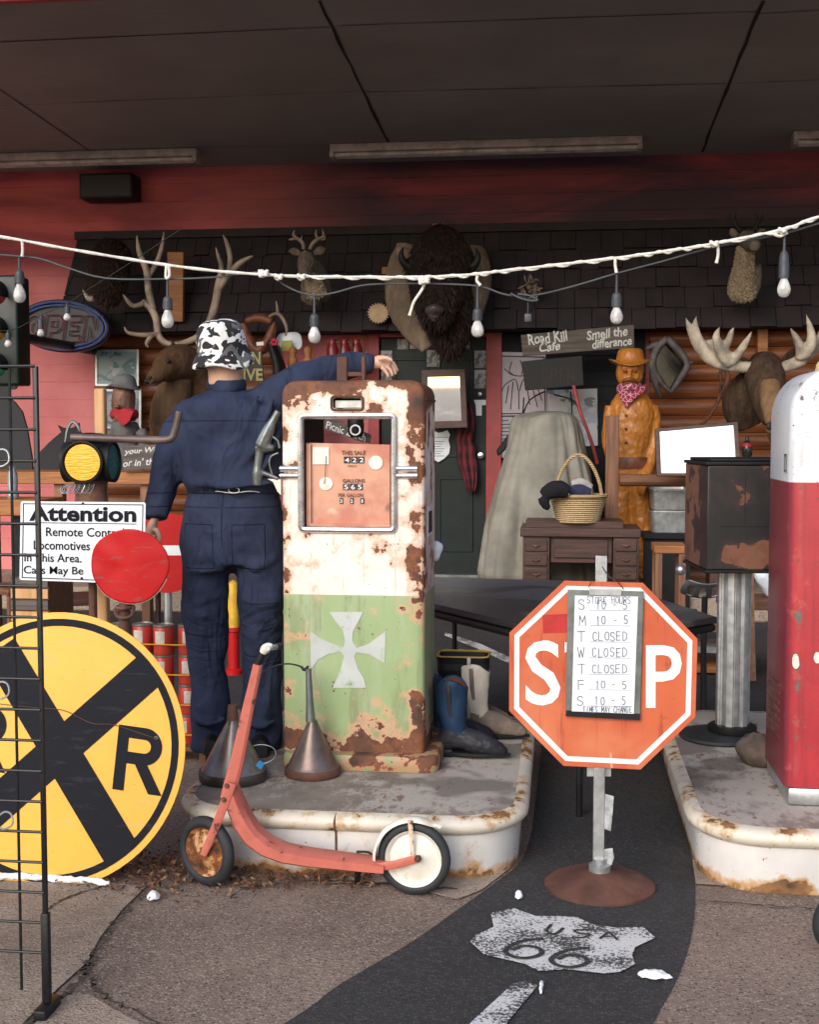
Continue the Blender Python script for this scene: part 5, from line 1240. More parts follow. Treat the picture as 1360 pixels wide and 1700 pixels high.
# ================================================================ things on and along the shop wall
def blob(name, tubes, Y, mat, parent, vox=.014, smth=3, disp=None, n=14):
    mb = MB()
    for tb_ in tubes:
        sq = 1.0
        if isinstance(tb_, tuple): tb_, sq = tb_
        pxtube(tb_, Y, mb, n, 0, sq)
    global LASTB
    LASTB = mb.build(name, mat, parent, remesh=vox, smth=smth, smooth=180, disp=disp or [(.05,.010,2)]); return LASTB
def furry(o, mats, n, L, droop=.9, wd=.0045):
    dg = bpy.context.evaluated_depsgraph_get(); ev = o.evaluated_get(dg); me = ev.to_mesh(); rnd = random.Random(n)
    fs = [(p.center.copy(), p.normal.copy(), p.area) for p in me.polygons if p.normal.y < .35]
    off = Vector(o.parent.location) if o.parent else Vector(); ws = [f[2] for f in fs]; mb = MB()
    for c, nr, a_ in rnd.choices(fs, ws, k=n):
        c = c + off + Vector((rnd.uniform(-1,1),rnd.uniform(-1,1),rnd.uniform(-1,1)))*.006
        d = (nr*.28 + Vector((rnd.gauss(0,.22), rnd.gauss(0,.15), -droop+rnd.gauss(0,.2)))).normalized(); l = L*rnd.uniform(.5,1.3)
        s_ = d.cross(Vector((0,1,0)) if abs(d.y) < .9 else Vector((1,0,0))).normalized()*wd*rnd.uniform(.6,1.3)
        mb.add([c-s_-nr*.004, c+s_-nr*.004, c+d*l*.6+s_*.6+nr*.003, c+d*l], [(0,1,2,3)], rnd.randrange(len(mats)))
    ev.to_mesh_clear(); f = mb.build('fur', mats, o.parent, smooth=0, recalc=False); f['kind'] = 'stuff'; return f
def furmats(a, k=(.65,1.0,1.5)): return [plain('fur strand', tuple(min(1,c*q) for c in a), .75, 0, .15, 10, 0, spec=.2) for q in k]
def antler(name, tubes, Y, mat, parent):
    mb = MB()
    for tb_ in tubes: pxtube(tb_, Y, mb, 8)
    return mb.build(name, mat, parent, smooth=180)
# --- elk
EY = 9.7
elk = thing('elk_head', 'mounted bull elk head facing left with tall antlers behind the dummy', 'trophy head', P(290,740,EY+.3))
blob('head', [[(246,631,8,-.46),(255,626,12,-.42),(266,618,18,-.36),(280,608,27,-.24),(294,603,33,-.12),(308,606,33,0)],[(304,604,24,-.10),(322,622,28,.05),(332,660,36,.14),(332,700,40,.22),(330,735,42,.26)]], EY, M['elk'], elk)
blob('neck_mane', [[(300,622,20,-.12),(290,648,29,-.08),(284,680,35,-.02),(288,712,40,.08),(296,740,40,.16)]], EY, M['elkneck'], elk)
mb = MB()
for (x,y,r,d) in ((249,627,4,-.47),(243,633,5,-.44)): mb.ball(P(x,y,EY+d), r*S(EY), 12)
mb.build('nose', M['black'], elk, remesh=.01, smth=2, smooth=180)
mb = MB(); mb.ball(P(279,600,EY-.375), .018, 12); mb.build('eye', M['black'], elk)
pxtube([(245,640,1.2,-.50),(256,639,1.6,-.50),(268,635,1.2,-.47)],EY,None,6).build('mouth', M['black'], elk)
for s in (0,1):
    x = (318,338)[s]; blob('ear', [([(306+s*4,585,5,-.05),(x,577,9,0),(x+14,570,5,.02),(x+20,567,1,.02)],.4)], EY, M['elk'], elk, .008)
antler('antler', [[(285,572,5,-.15),(272,568,5.5,-.15),(262,555,6,-.15),(259,530,6.5,-.12),(250,512,6,-.1),(236,500,5,-.1)],[(262,555,5.5,-.15),(250,556,4.5,-.2),(230,556,4,-.25),(212,552,3,-.3),(206,543,1,-.3)],[(240,503,5,-.1),(222,508,4,-.15),(212,500,3.5,-.2),(204,489,1,-.22)],[(253,514,6.5,-.1),(246,480,6.5,-.05),(243,450,6,0),(233,425,5,0),(229,410,4,0),(227,391,1,0)],[(245,460,5,0),(258,440,4.5,.05),(268,412,4,.05),(272,385,1,.05)],[(252,556,4.5,-.2),(243,570,3.5,-.25),(246,577,1,-.28)]], EY, M['hornbrown'], elk)
antler('antler', [[(290,572,5,-.1),(310,568,5.5,-.05),(335,555,6.5,0),(350,530,7,.05),(358,500,7,.08),(363,470,6.5,.1),(368,445,5,.1),(362,425,3.5,.1),(358,410,1,.1)],[(362,480,6.5,.1),(380,455,5.5,.1),(400,435,5,.1),(420,425,1.5,.1)],[(378,458,5,.1),(382,430,4.5,.1),(377,405,4,.1),(370,390,1,.1)],[(345,545,5.5,0),(335,562,4,-.1),(334,575,1,-.15)]], EY, M['hornbrown'], elk)
mb = plate([(277,418),(304,418),(303,534),(279,534)], 10.5, .05); solo('mounting_board', mb, M['orangewood'], 'upright brown board on the awning behind the elk antlers', 'board', bev=.004)
mb = plate([(258,690),(306,690),(306,760),(258,760)], EY+.36, .05); mb.build('neck_board', M['darkwood'], elk)
# --- small dark buffalo head at far left
BY2 = 10.25
t = thing('bison_head', 'dark young bison head with short pale horns above the neon sign', 'trophy head', P(185,500,BY2))
blob('head', [[(188,410,28,.1),(180,440,34,0),(178,470,30,-.15),(176,492,20,-.25),(176,505,10,-.28)]], BY2, M['bison'], t); furry(LASTB, furmats((.032,.017,.012)), 2500, .04)
antler('horn', [[(158,494,6,-.1),(148,496,5,-.1),(142,490,3.5,-.1),(137,481,1,-.1)]], BY2, M['horn'], t); antler('horn', [[(190,488,6,-.1),(196,482,5.5,-.1),(196,474,3.5,-.1),(190,470,1,-.1)]], BY2, M['horn'], t)
# --- deer facing forward
DY2 = 10.2
t = thing('deer_head', 'small mounted deer head facing forward with forked antlers left of the bison', 'trophy head', P(515,492,DY2))
blob('head', [[(508,424,11,-.05),(508,436,14,-.12),(506,448,11,-.22),(504,458,7.5,-.28)],([(512,434,15,0),(520,455,22,.05),(524,480,28,.1),(525,494,26,.14)],.8)], DY2, M['deer'], t, .011); furry(LASTB, furmats((.14,.11,.088)), 2200, .012)
blob('throat', [[(514,455,9,-.10),(520,470,14,-.10),(526,488,17,-.04)]], DY2, M['deerpale'], t, .011); furry(LASTB, furmats((.32,.25,.17)), 900, .013)
mb = MB(); mb.ball(P(503,461,DY2-.31), .018, 10); mb.build('nose', M['black'], t)
for a in ([(500,421,4,0),(488,417,7,.02),(478,417,1.5,.04)],[(520,421,4,0),(532,416,8,.02),(541,411,2,.04)]): blob('ear', [(a,.4)], DY2, M['deer'], t, .008)
antler('antler', [[(504,414,3,0),(503,404,3.4,0),(494,396,3,0),(487,390,2.5,0),(489,382,.8,0)],[(494,396,2.5,0),(484,397,2,0),(479,398,.8,0)],[(503,405,2.4,0),(500,396,1.6,0),(502,391,.6,0)]], DY2, M['hornbrown'], t)
antler('antler', [[(514,414,3,0),(519,404,3.4,0),(528,397,3,0),(537,392,2.5,0),(535,381,.8,0)],[(528,397,2.5,0),(524,388,2,0),(526,381,.8,0)],[(530,396,2.2,0),(538,398,1.6,0),(540,391,.6,0)]], DY2, M['hornbrown'], t)
# --- big bison
BY = 10.15
bis = thing('bison_head', 'large dark brown bison head with tan shoulder hide above the door', 'trophy head', P(735,600,BY+.35))
blob('hide', [([(688,412,15,.22),(674,455,17,.16),(672,510,15,.10),(696,550,13,.0),(714,578,8,-.04)],2.0),([(782,414,16,.22),(794,455,15,.16),(786,510,12,.10),(768,556,8,.02)],2.0)], BY, M['bisoncape'], bis, .016)
blob('head', [[(728,388,22,.15),(732,415,46,.05),(732,450,52,-.06),(726,485,40,-.22),(722,515,26,-.36),(721,535,17,-.40)],[(728,425,30,-.18),(728,440,34,-.2)],[(735,490,46,-.05),(744,530,38,-.08),(746,565,26,-.10),(745,590,10,-.08)],[(700,450,16,-.1),(684,444,9,-.1),(676,432,6,-.08)],[(762,450,16,-.1),(776,446,9,-.1),(784,434,6,-.08)]], BY, M['bison'], bis, .016, 3, [(.06,.03,2)]); furry(LASTB, furmats((.020,.011,.008),(.5,.9,1.6)), 9000, .065, 1.0, .006)
antler('horn', [[(684,444,8,-.12),(672,438,7,-.14),(666,424,5,-.16),(670,410,1,-.16)]], BY, M['black'], bis); antler('horn', [[(776,446,8,-.12),(788,440,7,-.14),(794,426,5,-.16),(790,412,1,-.16)]], BY, M['black'], bis)
blob('muzzle', [[(710,516,7,-.46),(722,513,9,-.50),(734,516,7,-.46)],[(721,522,11,-.46),(721,532,10,-.44)]], BY, plain('grey wet muzzle',(.050,.036,.034),.4), bis, .010)
blob('ear', [([(690,436,9,-.05),(676,428,15,0),(664,420,12,.02),(656,418,4,.02)],.5)], BY, M['bisoncape'], bis, .010); blob('ear', [([(760,432,10,-.05),(768,422,13,0),(776,414,6,.02)],.5)], BY, M['bisoncape'], bis, .010)
mb = MB(); mb.ball(P(702,440,BY-.40), .016, 10); mb.ball(P(746,465,BY-.46), .016, 10); mb.build('eyes', M['black'], bis)
def block(x0,y0,x1,y1,Y,label): solo('mounting_block', plate([(x0,y0),(x1,y0),(x1,y1),(x0,y1)],Y,.09), M['orangewood'], label, 'wood block', 'wood blocks above the trophies', bev=.004)
block(718,371,736,389,10.85,'small orange wood block above the large bison head'); block(634,443,650,455,10.62,'small wood block left of the large bison hide'); block(1259,546,1276,588,10.75,'upright wood block above the moose head')
mb = plate([(628+19*(1.0 if k%2 else .78)*math.cos(k/44*2*math.pi), 520+18*(1.0 if k%2 else .78)*math.sin(k/44*2*math.pi)) for k in range(44)], 10.45, .02)
solo('saw_blade', mb, plain('tan painted wood',(.50,.33,.19),.6), 'tan toothed disc like a small saw blade left of the bison', 'saw blade', smooth=0)
# --- ragged wreath right of bison
mb = MB()
for k in range(60):
    a = random.uniform(0,6.28); r = random.uniform(2,16); p = P(882+r*math.cos(a),480+r*1.3*math.sin(a),10.5+random.uniform(-.06,.03)); d = Vector((random.gauss(0,1),random.gauss(0,.5),random.gauss(0,1))).normalized()*random.uniform(.02,.06)
    mb.tube([p,p+d*.5,p+d],[.006,.008,.001],5)
solo('dried_flowers', mb, M['hornbrown'], 'bunch of dried flowers hung on the awning above the cafe plank', 'dried flowers', smooth=60)
# --- deer seen from below at right
DY3 = 10.1
t = thing('deer_head', 'mounted deer head with pale neck and dark antlers above the right red pump', 'trophy head', P(1237,498,DY3))
blob('neck', [[(1238,412,14,-.10),(1236,432,15,-.02),(1234,458,19,.08),(1233,480,23,.16),(1233,494,18,.2)]], DY3, M['deerpale'], t, .012); furry(LASTB, furmats((.30,.235,.16)), 2000, .014)
blob('head', [[(1240,396,15,-.02),(1246,402,14,-.16),(1252,407,11,-.28),(1254,409,8,-.36)],([(1252,440,12,.08),(1252,470,13,.14),(1248,488,10,.2)],1.0)], DY3, M['deer'], t, .012)
for a in ([(1226,392,4,.03),(1218,386,7,.04),(1214,378,2,.04)],[(1258,390,4,.03),(1266,385,7,.04),(1272,380,2,.04)]): blob('ear', [(a,.4)], DY3, M['deer'], t, .008)
for s in (-1,1): antler('antler', [[(1240+s*8,386,3,.03),(1240+s*16,376,3,.03),(1240+s*20,366,2.6,.03),(1240+s*17,355,.8,.03)],[(1240+s*18,372,2.4,.03),(1240+s*26,364,1.8,.03),(1240+s*27,356,.7,.03)]], DY3, M['black'], t)
# --- moose
MY2 = 9.5
moo = thing('moose_head', 'mounted moose head with broad grey antlers on the right log wall', 'trophy head', P(1265,730,MY2+.3))
blob('head', [[(1272,604,26,.1),(1270,622,32,0),(1275,650,30,-.14),(1282,680,26,-.28),(1286,700,18,-.34)],[(1262,636,34,.15),(1242,662,38,.25),(1240,684,36,.3),(1248,704,28,.32)]], MY2, M['moose'], moo, .014)
blob('face', [[(1280,636,15,-.24),(1280,656,18,-.30),(1284,682,17,-.40),(1286,704,13,-.44)],[(1280,712,8,-.3),(1283,732,5,-.2)]], MY2, M['moosetan'], moo, .012)
mb = MB(); mb.ball(P(1278,708,MY2-.52),.02,10,0,(1,.5,1.4)); mb.ball(P(1292,708,MY2-.52),.02,10,0,(1,.5,1.4)); mb.build('nostrils', M['black'], moo)
for a in ([(1248,612,6,.05),(1234,602,10,.1),(1226,592,3,.12)],[(1300,600,6,.05),(1318,588,10,.1),(1326,576,3,.12)]): blob('ear', [(a,.4)], MY2, M['moose'], moo, .008)
mb = MB()
for x,d in ((1260,-.12),(1300,-.12)): mb.ball(P(x,624,MY2+d), .02, 10)
mb.build('eyes', M['black'], moo)
mb = MB()
for tb_ in ([(1252,610,9,-.02),(1230,609,10,-.05),(1215,606,11,-.08)],[(1215,606,11,-.08),(1195,603,10,-.05),(1176,590,12,0),(1158,570,9,.05),(1146,545,6,.1),(1139,527,1,.12)],[(1172,585,10,0),(1160,560,7,.05),(1155,538,5,.1),(1157,524,1,.1)],
    [(1215,604,11,-.1),(1202,588,12,-.12),(1193,572,9,-.15),(1190,556,6,-.16),(1197,542,1,-.16)],[(1200,580,10,-.12),(1210,566,6.5,-.15),(1215,552,5,-.18),(1219,543,1,-.18)],[(1212,600,11,-.1),(1226,588,8,-.12),(1238,570,6,-.16),(1251,547,1,-.2)]): pxtube(tb_, MY2, mb, 12, 0, .8)
mb.prism([P(x,y,MY2+dy) for x,y,dy in ((1180,592,.02),(1166,566,.05),(1184,562,.0),(1196,578,-.10),(1206,598,-.08))],(0,.03,0))
mb.build('antler', M['horn'], moo, remesh=.010, smth=3, smooth=180)
mb = MB()
for tb_ in ([(1300,610,9,-.02),(1318,604,10,-.05),(1334,596,11,-.08)],[(1332,596,11,-.08),(1346,586,10,0),(1362,570,9,.05),(1385,548,1,.1)],[(1330,596,11,-.1),(1330,578,10,-.12),(1322,560,7,-.15),(1312,543,1,-.18)],[(1334,590,11,-.12),(1348,570,9,-.15),(1346,545,6,-.16),(1339,521,1,-.16)],[(1346,580,9,-.1),(1360,560,6,-.12),(1364,545,1,-.15)]): pxtube(tb_, MY2, mb, 12, 0, .8)
mb.build('antler', M['horn'], moo, remesh=.010, smth=3, smooth=180)
# --- dark diamond mirror framed with antlers
t = thing('antler_mirror', 'dark diamond shaped mirror framed with grey antlers right of the wooden cowboy', 'mirror', P(1110,662,10.6))
plate([(1106,566),(1136,606),(1114,648),(1086,606)], 10.7, .02).build('glass', plain('dark glass',(.008,.008,.009),.12), t)
fm = plain('grey weathered antler',(.115,.10,.10),.6,0,.3,10)
for a in ([(1108,562,6),(1126,580,6.5),(1142,605,5),(1130,628,5.5),(1114,652,3)],[(1108,562,6),(1092,578,6),(1083,606,7),(1096,632,5),(1116,652,3)],[(1083,606,6),(1090,640,5),(1098,660,2)],[(1140,604,5),(1148,602,3),(1152,600,1)],[(1100,570,5),(1084,574,5),(1072,580,2)]): antler('antler', [a], 10.62, fm, t)
# --- round loop tool on a stick (snowshoe like) under the moose antler
mb = pxtube([(1196,612,3),(1206,614,4),(1209,630,4),(1200,648,3.5),(1188,676,2.6),(1172,700,2.2),(1163,704,2)], 10.6, n=8); pxtube([(1200,612,3),(1196,622,2.6),(1198,636,2),(1196,650,1.6)], 10.58, mb, 6)
solo('sickle', mb, M['rustiron'], 'rusty sickle with a thin handle hanging on the log wall below the moose antler', 'sickle', smooth=60)
# --- neon sign
NYY = 10.25; nc = (103,541); rot = R(4)
t = thing('neon_sign', 'unlit oval neon sign spelling OPEN in red tubes inside blue rings', 'neon sign', P(103,584,NYY))
plate(circ(nc,78,48,44,rot), NYY, .07).build('panel', plain('dark blue sign panel',(.012,.020,.045),.4), t, bev=.01)
bl2 = plain('unlit blue tube',(.06,.10,.26),.35,0,.25); rd2 = plain('unlit red tube',(.20,.025,.045),.4,0,.3)
plate(circ(nc,66,48,32,rot), NYY-.004, .0035).build('inner_panel', plain('dark grey sign panel',(.028,.032,.036),.5), t)
for k,(rx,ry) in enumerate(((73,39.5),(67,34))):
    mb = MB(); mb.tube([P(x,y,NYY-.03) for x,y in circ(nc,rx,48,ry,rot)], .0095, 8, closed=True); mb.build('neon_ring', bl2, t)
mb = MB()
OUT = {'O':[[(4,0),(1.5,.6),(0,2.2),(0,4),(1,6),(3.4,6.6),(6,6.2),(7,4.4),(7,2),(6,.5),(4,0)],[(3.8,1.8),(2.4,2.4),(2.3,4.2),(3.6,4.9),(4.7,4.2),(4.7,2.4),(3.8,1.8)]],
 'P':[[(0,0),(0,6.6),(5,6.6),(7,5.4),(7,3.6),(5,2.3),(2.3,2.3),(2.3,0),(0,0)],[(2.3,5.2),(4.4,5.2),(4.4,3.7),(2.3,3.7),(2.3,5.2)]],
 'E':[[(0,0),(0,6.6),(6.4,6.6),(6.4,5),(2.4,5),(2.4,4),(5.4,4),(5.4,2.7),(2.4,2.7),(2.4,1.6),(6.6,1.6),(6.6,0),(0,0)]],
 'N':[[(0,0),(0,6.6),(2.4,6.6),(4.8,3),(4.8,6.6),(7,6.6),(7,0),(4.8,0),(2.2,3.8),(2.2,0),(0,0)]]}
for i,ch in enumerate('OPEN'):
    for st_ in OUT[ch]:
        mb.tube([P(38+i*32.5+gx*4.1+gy*.9, 566-gy*6.6+ (i*.6), NYY-.028) for gx,gy in st_], .006, 6)
mb.build('neon_letters', rd2, t)
mb = pxtube([(108,497,1.2),(112,480,1.2),(118,462,1.2),(128,446,1.2)], 10.35, n=6); mb.build('cable', M['black'], t)
# --- traffic light
TY2 = 8.6
t = thing('traffic_light', 'dark green traffic light head at the left edge of the picture', 'traffic light', P(-8,642,TY2))
a = P(-44,640,TY2); b = P(27,456,TY2); mb = MB(); mb.rbox((a.x,TY2,a.z),(b.x,TY2+.22,b.z),.02); mb.build('housing', plain('dark green enamel',(.004,.013,.010),.45), t)
for k,(yy) in enumerate((487,547,607)):
    c = P(-8,yy,TY2); A = Matrix.Translation(c)@Matrix.Rotation(R(90),4,'X'); r = 22*S(TY2)
    mb = MB(); q = [Vector((math.cos(a_)*r,math.sin(a_)*r,0)) for a_ in [R(-20+220*k2/20) for k2 in range(21)]]
    vs = q+[v+Vector((0,0,.16)) for v in q]; mb.add(vs,[(i,i+1,22+i,21+i) for i in range(20)],0,A); mb.build('visor', M['black'], t, solid=.004, smooth=60)
    mb = MB(); mb.lathe([(r*.9,.002),(r*.6,.02),(.001,.03)],(0,0,0),24,0,A); mb.build('lens', plain('unlit lens',((.10,.005,.005),(.14,.07,.005),(.005,.07,.04))[k],.2), t)
mb = MB(); mb.tube([Vector(((a.x+b.x)/2-.1,TY2+.215,(a.z+b.z)/2)),Vector(((a.x+b.x)/2-.1,WY,(a.z+b.z)/2))], .04, 12); mb.build('wall_arm', M['blackiron'], t)
# --- silhouettes of cowboy and horse
solo('cowboy_cutout', plate([(-40,800),(-40,640),(-22,632),(-20,608),(12,610),(15,630),(29,639),(24,646),(14,647),(13,658),(24,668),(36,684),(44,712),(52,760),(54,800)],9.4,.025), plain('dark navy cutout',(.018,.020,.026),.7), 'dark flat cowboy cutout with brimmed hat behind the wire rack', 'cutout', smooth=0)
solo('horse_cutout', plate([(52,800),(58,758),(80,735),(101,717),(95,706),(101,709),(112,712),(122,709),(130,702),(131,714),(140,730),(158,748),(172,775),(178,800)],9.3,.025), plain('black cutout',(.013,.014,.017),.7), 'black flat horse head cutout beside the cowboy cutout', 'cutout', smooth=0)
# --- framed pictures
def _pic(name, cols, sc=9, line=True):
    m = Mat(name,.35); n = m.noise(sc,3,.5,None,.7); c = m.mix(n.step(.42,.5), cols[0], cols[1]); c = m.mix(m.noise(sc*1.3,3,.5,m.vec(1,1,1,(0,0,0),(3,2,1))).step(.56,.6), c, cols[2]); m.color(c); return m.m
def picture(x0,y0,x1,y1,Y,label,mat,fr=M['steel'],w=4,cat='picture',nm='framed_picture',dy=0):
    t = thing(nm,label,cat,P((x0+x1)/2,y1,Y))
    q = [(x0,y0),(x1,y0+dy),(x1,y1+dy),(x0,y1)]; i = [(x0+w,y0+w),(x1-w,y0+w+dy),(x1-w,y1-w+dy),(x0+w,y1-w)]
    MB().ring([P(x,y,Y) for x,y in q],[P(x,y,Y) for x,y in i],(0,.025,0)).build('frame',fr,t,bev=.002)
    plate(i,Y+.012,.006).build('print',mat,t,smooth=0); return t
pm = _pic('faded colour print',((.05,.16,.17),(.24,.33,.36),(.42,.45,.50)))
picture(157,580,230,641,10.75,'framed faded blue green picture above the man in the grey hat',pm); picture(156,646,234,712,10.75,'framed picture half hidden behind the man in the grey hat',_pic('faded blue print',((.10,.14,.20),(.30,.34,.38),(.06,.08,.10))))
for i,(x0,y0,x1,y1,lb_) in enumerate(((660,563,678,580,'first small photo at the top of the green door'),(680,562,714,579,'wide photo half behind the bison beard'),(749,563,780,580,'photo at the top of the door right of the bison beard'),(709,581,730,609,'upright photo in the middle of the green door'),(632,582,651,612,'upright photo at the left edge of the door above the hand'),(788,582,807,611,'upper upright photo at the right edge of the door'),(788,614,807,645,'lower upright photo at the right edge of the door'),(633,616,651,640,'photo at the left door edge below the hand'))):
    solo('photo', plate([(x0,y0),(x1,y0),(x1,y1),(x0,y1)],10.895,.004), _pic('grey photo print %d'%i,((.05,.05,.055),(.26,.26,.28),(.15,.15,.16)),14), lb_, 'photo', 'photos pinned on the green door', smooth=0)
solo('door_notice', plate([(787,664),(808,664),(808,672),(800,673),(800,690),(791,690),(790,673)],10.895,.004), M['signwhite'], 'small white notice by the door lock', 'notice', smooth=0)
# --- route shield paper
t = thing('shield_notice', 'white shield shaped list of lines on the green door', 'notice', P(730,770,10.89))
so_ = [(711,714),(720,713),(728,717),(737,715),(744,712),(749,720),(746,730),(749,742),(747,754),(738,763),(728,769),(718,764),(709,755),(707,742),(710,730),(706,722)]
cs = (728,741); plate(so_,10.892,.003).build('paper', M['ink'], t, smooth=0)
plate([(cs[0]+(x-cs[0])*.93,cs[1]+(y-cs[1])*.93) for x,y in so_],10.8895,.002).build('face', M['signwhite'], t, smooth=0)
mb = MB()
for k in range(7): ribbon(mb,[P(716,733+k*4,10.888),P(738-(k%3)*3,733+k*4,10.888)],.9*S(10.9),(0,-1,0))
ribbon(mb,[P(712,726,10.888),P(745,726,10.888)],.8*S(10.9),(0,-1,0)); mb.build('print', M['penink'], t, smooth=0)
# --- mirror on the door behind the pump
def mirror(q, Y, w, label, tilt, mat=M['darkwood'], thk=.03):
    p0 = P(*q[3],Y); n = Vector((tilt[0],-1,tilt[1])).normalized()
    t = thing('mirror',label,'mirror',p0); out = [onplane(x,y,p0,n) for x,y in q]; c = sum(out,Vector())/4
    inn = [p+(c-p).normalized()*w*1.3 for p in out]
    MB().ring(out,inn,-n*thk).build('frame',mat,t,bev=.003); MB().prism([p-n*.012 for p in inn],-n*.004).build('glass',M['mirror'],t,smooth=0); return t
mirror([(700,614),(772,612),(776,710),(700,712)],10.6,.06,'wood framed mirror hanging on the green door behind the pump',(-.16,-.022))
mirror([(1088,712),(1226,700),(1232,790),(1091,790)],9.15,.03,'large tilted mirror reflecting white sky behind the black cabinet',(.02,.14),M['darkwood'],.04)
# --- plaid cloth
mb = MB(); rg = []
for k in range(15):
    y = 668+k*10.6; cx_ = 772+4*math.sin(k*.6)+(6 if k>6 else 0); hw_ = 8+7*math.sin(min(1,k/7)*1.5)-(max(0,k-10)*2.2)
    rg.append([P(cx_-hw_+2*hw_*j/10,y,10.80+.03*math.sin(j*1.9+k*.3)) for j in range(11)])
for k in range(14):
    pass
mb.v = [p for r_ in rg for p in r_]
for k in range(14):
    for j in range(10): mb.f.append([k*11+j,k*11+j+1,(k+1)*11+j+1,(k+1)*11+j]); mb.m.append(0)
pm_ = Mat('dark red plaid cloth',.9); a_ = ((pm_.x+pm_.z*.15)*14).frac().step(.5,.6); b_ = ((pm_.z)*9).frac().step(.5,.6); pm_.color(pm_.mix(a_*.5+b_*.4,(.16,.022,.03),(.035,.012,.018)))
solo('scarf', mb, pm_.m, 'dark red plaid scarf hanging from the door mirror', 'scarf', solid=.012, smooth=180)
# --- wall clutter between dummy and door
t = thing('saddle', 'reddish brown leather saddle hung on the wall right of the camouflage hat', 'saddle', P(430,592,10.3))
blob('seat', [([(404,536,8),(412,562,12),(430,582,15),(447,562,12),(456,534,8)],.7)], 10.3, M['leather'], t, .012); blob('pommel', [[(408,534,6),(430,527,8),(452,534,6)]], 10.25, M['leather'], t, .012)
plate([(425,568),(437,567),(438,573),(426,574)],10.12,.01).build('tag',M['offwhite'],t)
solo('shed_antler', pxtube([(440,534,2.2),(450,524,3),(461,521,3.4),(470,530,3.2),(476,545,3),(474,558,1)],10.25,pxtube([(461,521,3.2),(460,510,2.4),(458,499,.8)],10.25),8), M['hornbrown'], 'thin brown shed antler hung above the white shirt', 'antler', smooth=180)
mb = plate([(455,552),(480,549),(503,550),(504,575),(496,585),(486,578),(470,582),(456,575)],10.4,.03); solo('shirt', mb, M['signwhite'], 'crumpled white shirt on the wall behind the arm', 'shirt', sub=2, smooth=180, disp=[(.06,.03,2)])
solo('yellow_tag', plate([(467,566),(484,565),(484,582),(467,583)],10.35,.01), plain('dull yellow card',(.34,.32,.06),.6), 'dull yellow card in front of the white shirt', 'card')
mb = MB(); t = thing('black_garment','black garment with a pink flower behind the raised arm','garment',P(458,625,10.2)); blob('cloth',[([(448,566,12),(458,590,18),(464,615,22),(462,635,20)],.5)],10.2,M['black'],t,.014)
mb = MB(); 
for k in range(7): mb.ball(P(455+4*math.cos(k),568+4*math.sin(k),10.02),.014,8)
mb.build('flower', plain('pink red flower',(.55,.03,.07),.6), t)
t = thing('slogan_plaque','dark plaque with yellow capital letters behind the camouflage hat','plaque',P(418,634,10.2)); pq = plate([(396,582),(434,582),(437,634),(397,634)],10.2,.02).build('board',plain('dark olive board',(.03,.032,.028),.6),t)
mb = MB(); text_px(mb,'UN',404,584,432,605,10.2,.02); text_px(mb,'IVE',404,612,436,632,10.2,.02); mb.build('lettering',plain('dull yellow paint',(.42,.36,.12),.6),pq,recalc=False,smooth=0)
for i,(x,h_) in enumerate(((486,22),(511,24))):
    mb = MB(); c = P(x,612,10.3); s_ = S(10.3); mb.lathe([(r*s_,z*s_) for r,z in ((7,0),(9,8),(8,16),(5,22),(7,28),(6,34),(.01,38))],tuple(c),18); solo('wood_figure', mb, M['orangewood'], ('left','right')[i]+' one of two turned orange wood figures behind the raised arm', 'figure', 'turned orange figures', smooth=60)
for i,x in enumerate((552,572,592)):
    t = thing('red_jug', ('left','middle','right')[i]+' one of three red enamel jugs on the wall behind the arm','jug',P(x,600,10.5),'red jugs behind the arm')
    c = P(x,602,10.5); s_ = S(10.5); mb = MB(); mb.lathe([(r*s_,z*s_) for r,z in ((9,0),(10,4),(10,22),(7,30),(6,36),(7,39),(.01,39))],tuple(c),20); mb.build('body', plain('red enamel jug',(.24,.016,.022),.35), t, smooth=50)
    mb = pxtube([(x+5,568,1.6),(x+12,570,1.6),(x+12,584,1.6),(x+8,592,1.6)],10.45,n=6); mb.build('handle', M['darkrust'], t)
mb = MB(); a = P(540,603,10.5); b = P(612,606,10.5); mb.box((a.x,10.35,b.z),(b.x,10.98,a.z)); solo('wall_shelf', mb, M['darkwood'], 'narrow shelf under the three red jugs', 'shelf')
t = thing('plank_sign','small hand lettered plank seen through the pump window','sign',P(575,732,10.3)); pq = plate([(538,694),(552,694),(616,722),(614,736),(600,734),(538,712)],10.3,.02).build('plank',M['greywood'],t)
mb = MB(); text_quad(mb,'Picnic Zurch',(P(541,711,10.298),P(606,733,10.298),P(543,699,10.298)),.0,jitter=.05); mb.build('lettering',M['signwhite'],pq,recalc=False,smooth=0)
t = thing('black_horn','black round horn with a white ring seen through the pump window','horn',P(591,726,10.1)); blob('body',[[(590,694,14),(591,714,14),(592,726,10)]],10.1,M['black'],t,.012)
mb = MB(); mb.tube([P(590+8*math.cos(a_),714+8*math.sin(a_),9.98) for a_ in [k*.3491 for k in range(18)]],.007,6,closed=True); mb.build('ring',M['white'],t)
solo('black_drape', plate([(470,640),(536,640),(538,800),(470,800)],10.4,.02), M['black'], 'black drape on the wall behind the left of the pump window', 'drape')
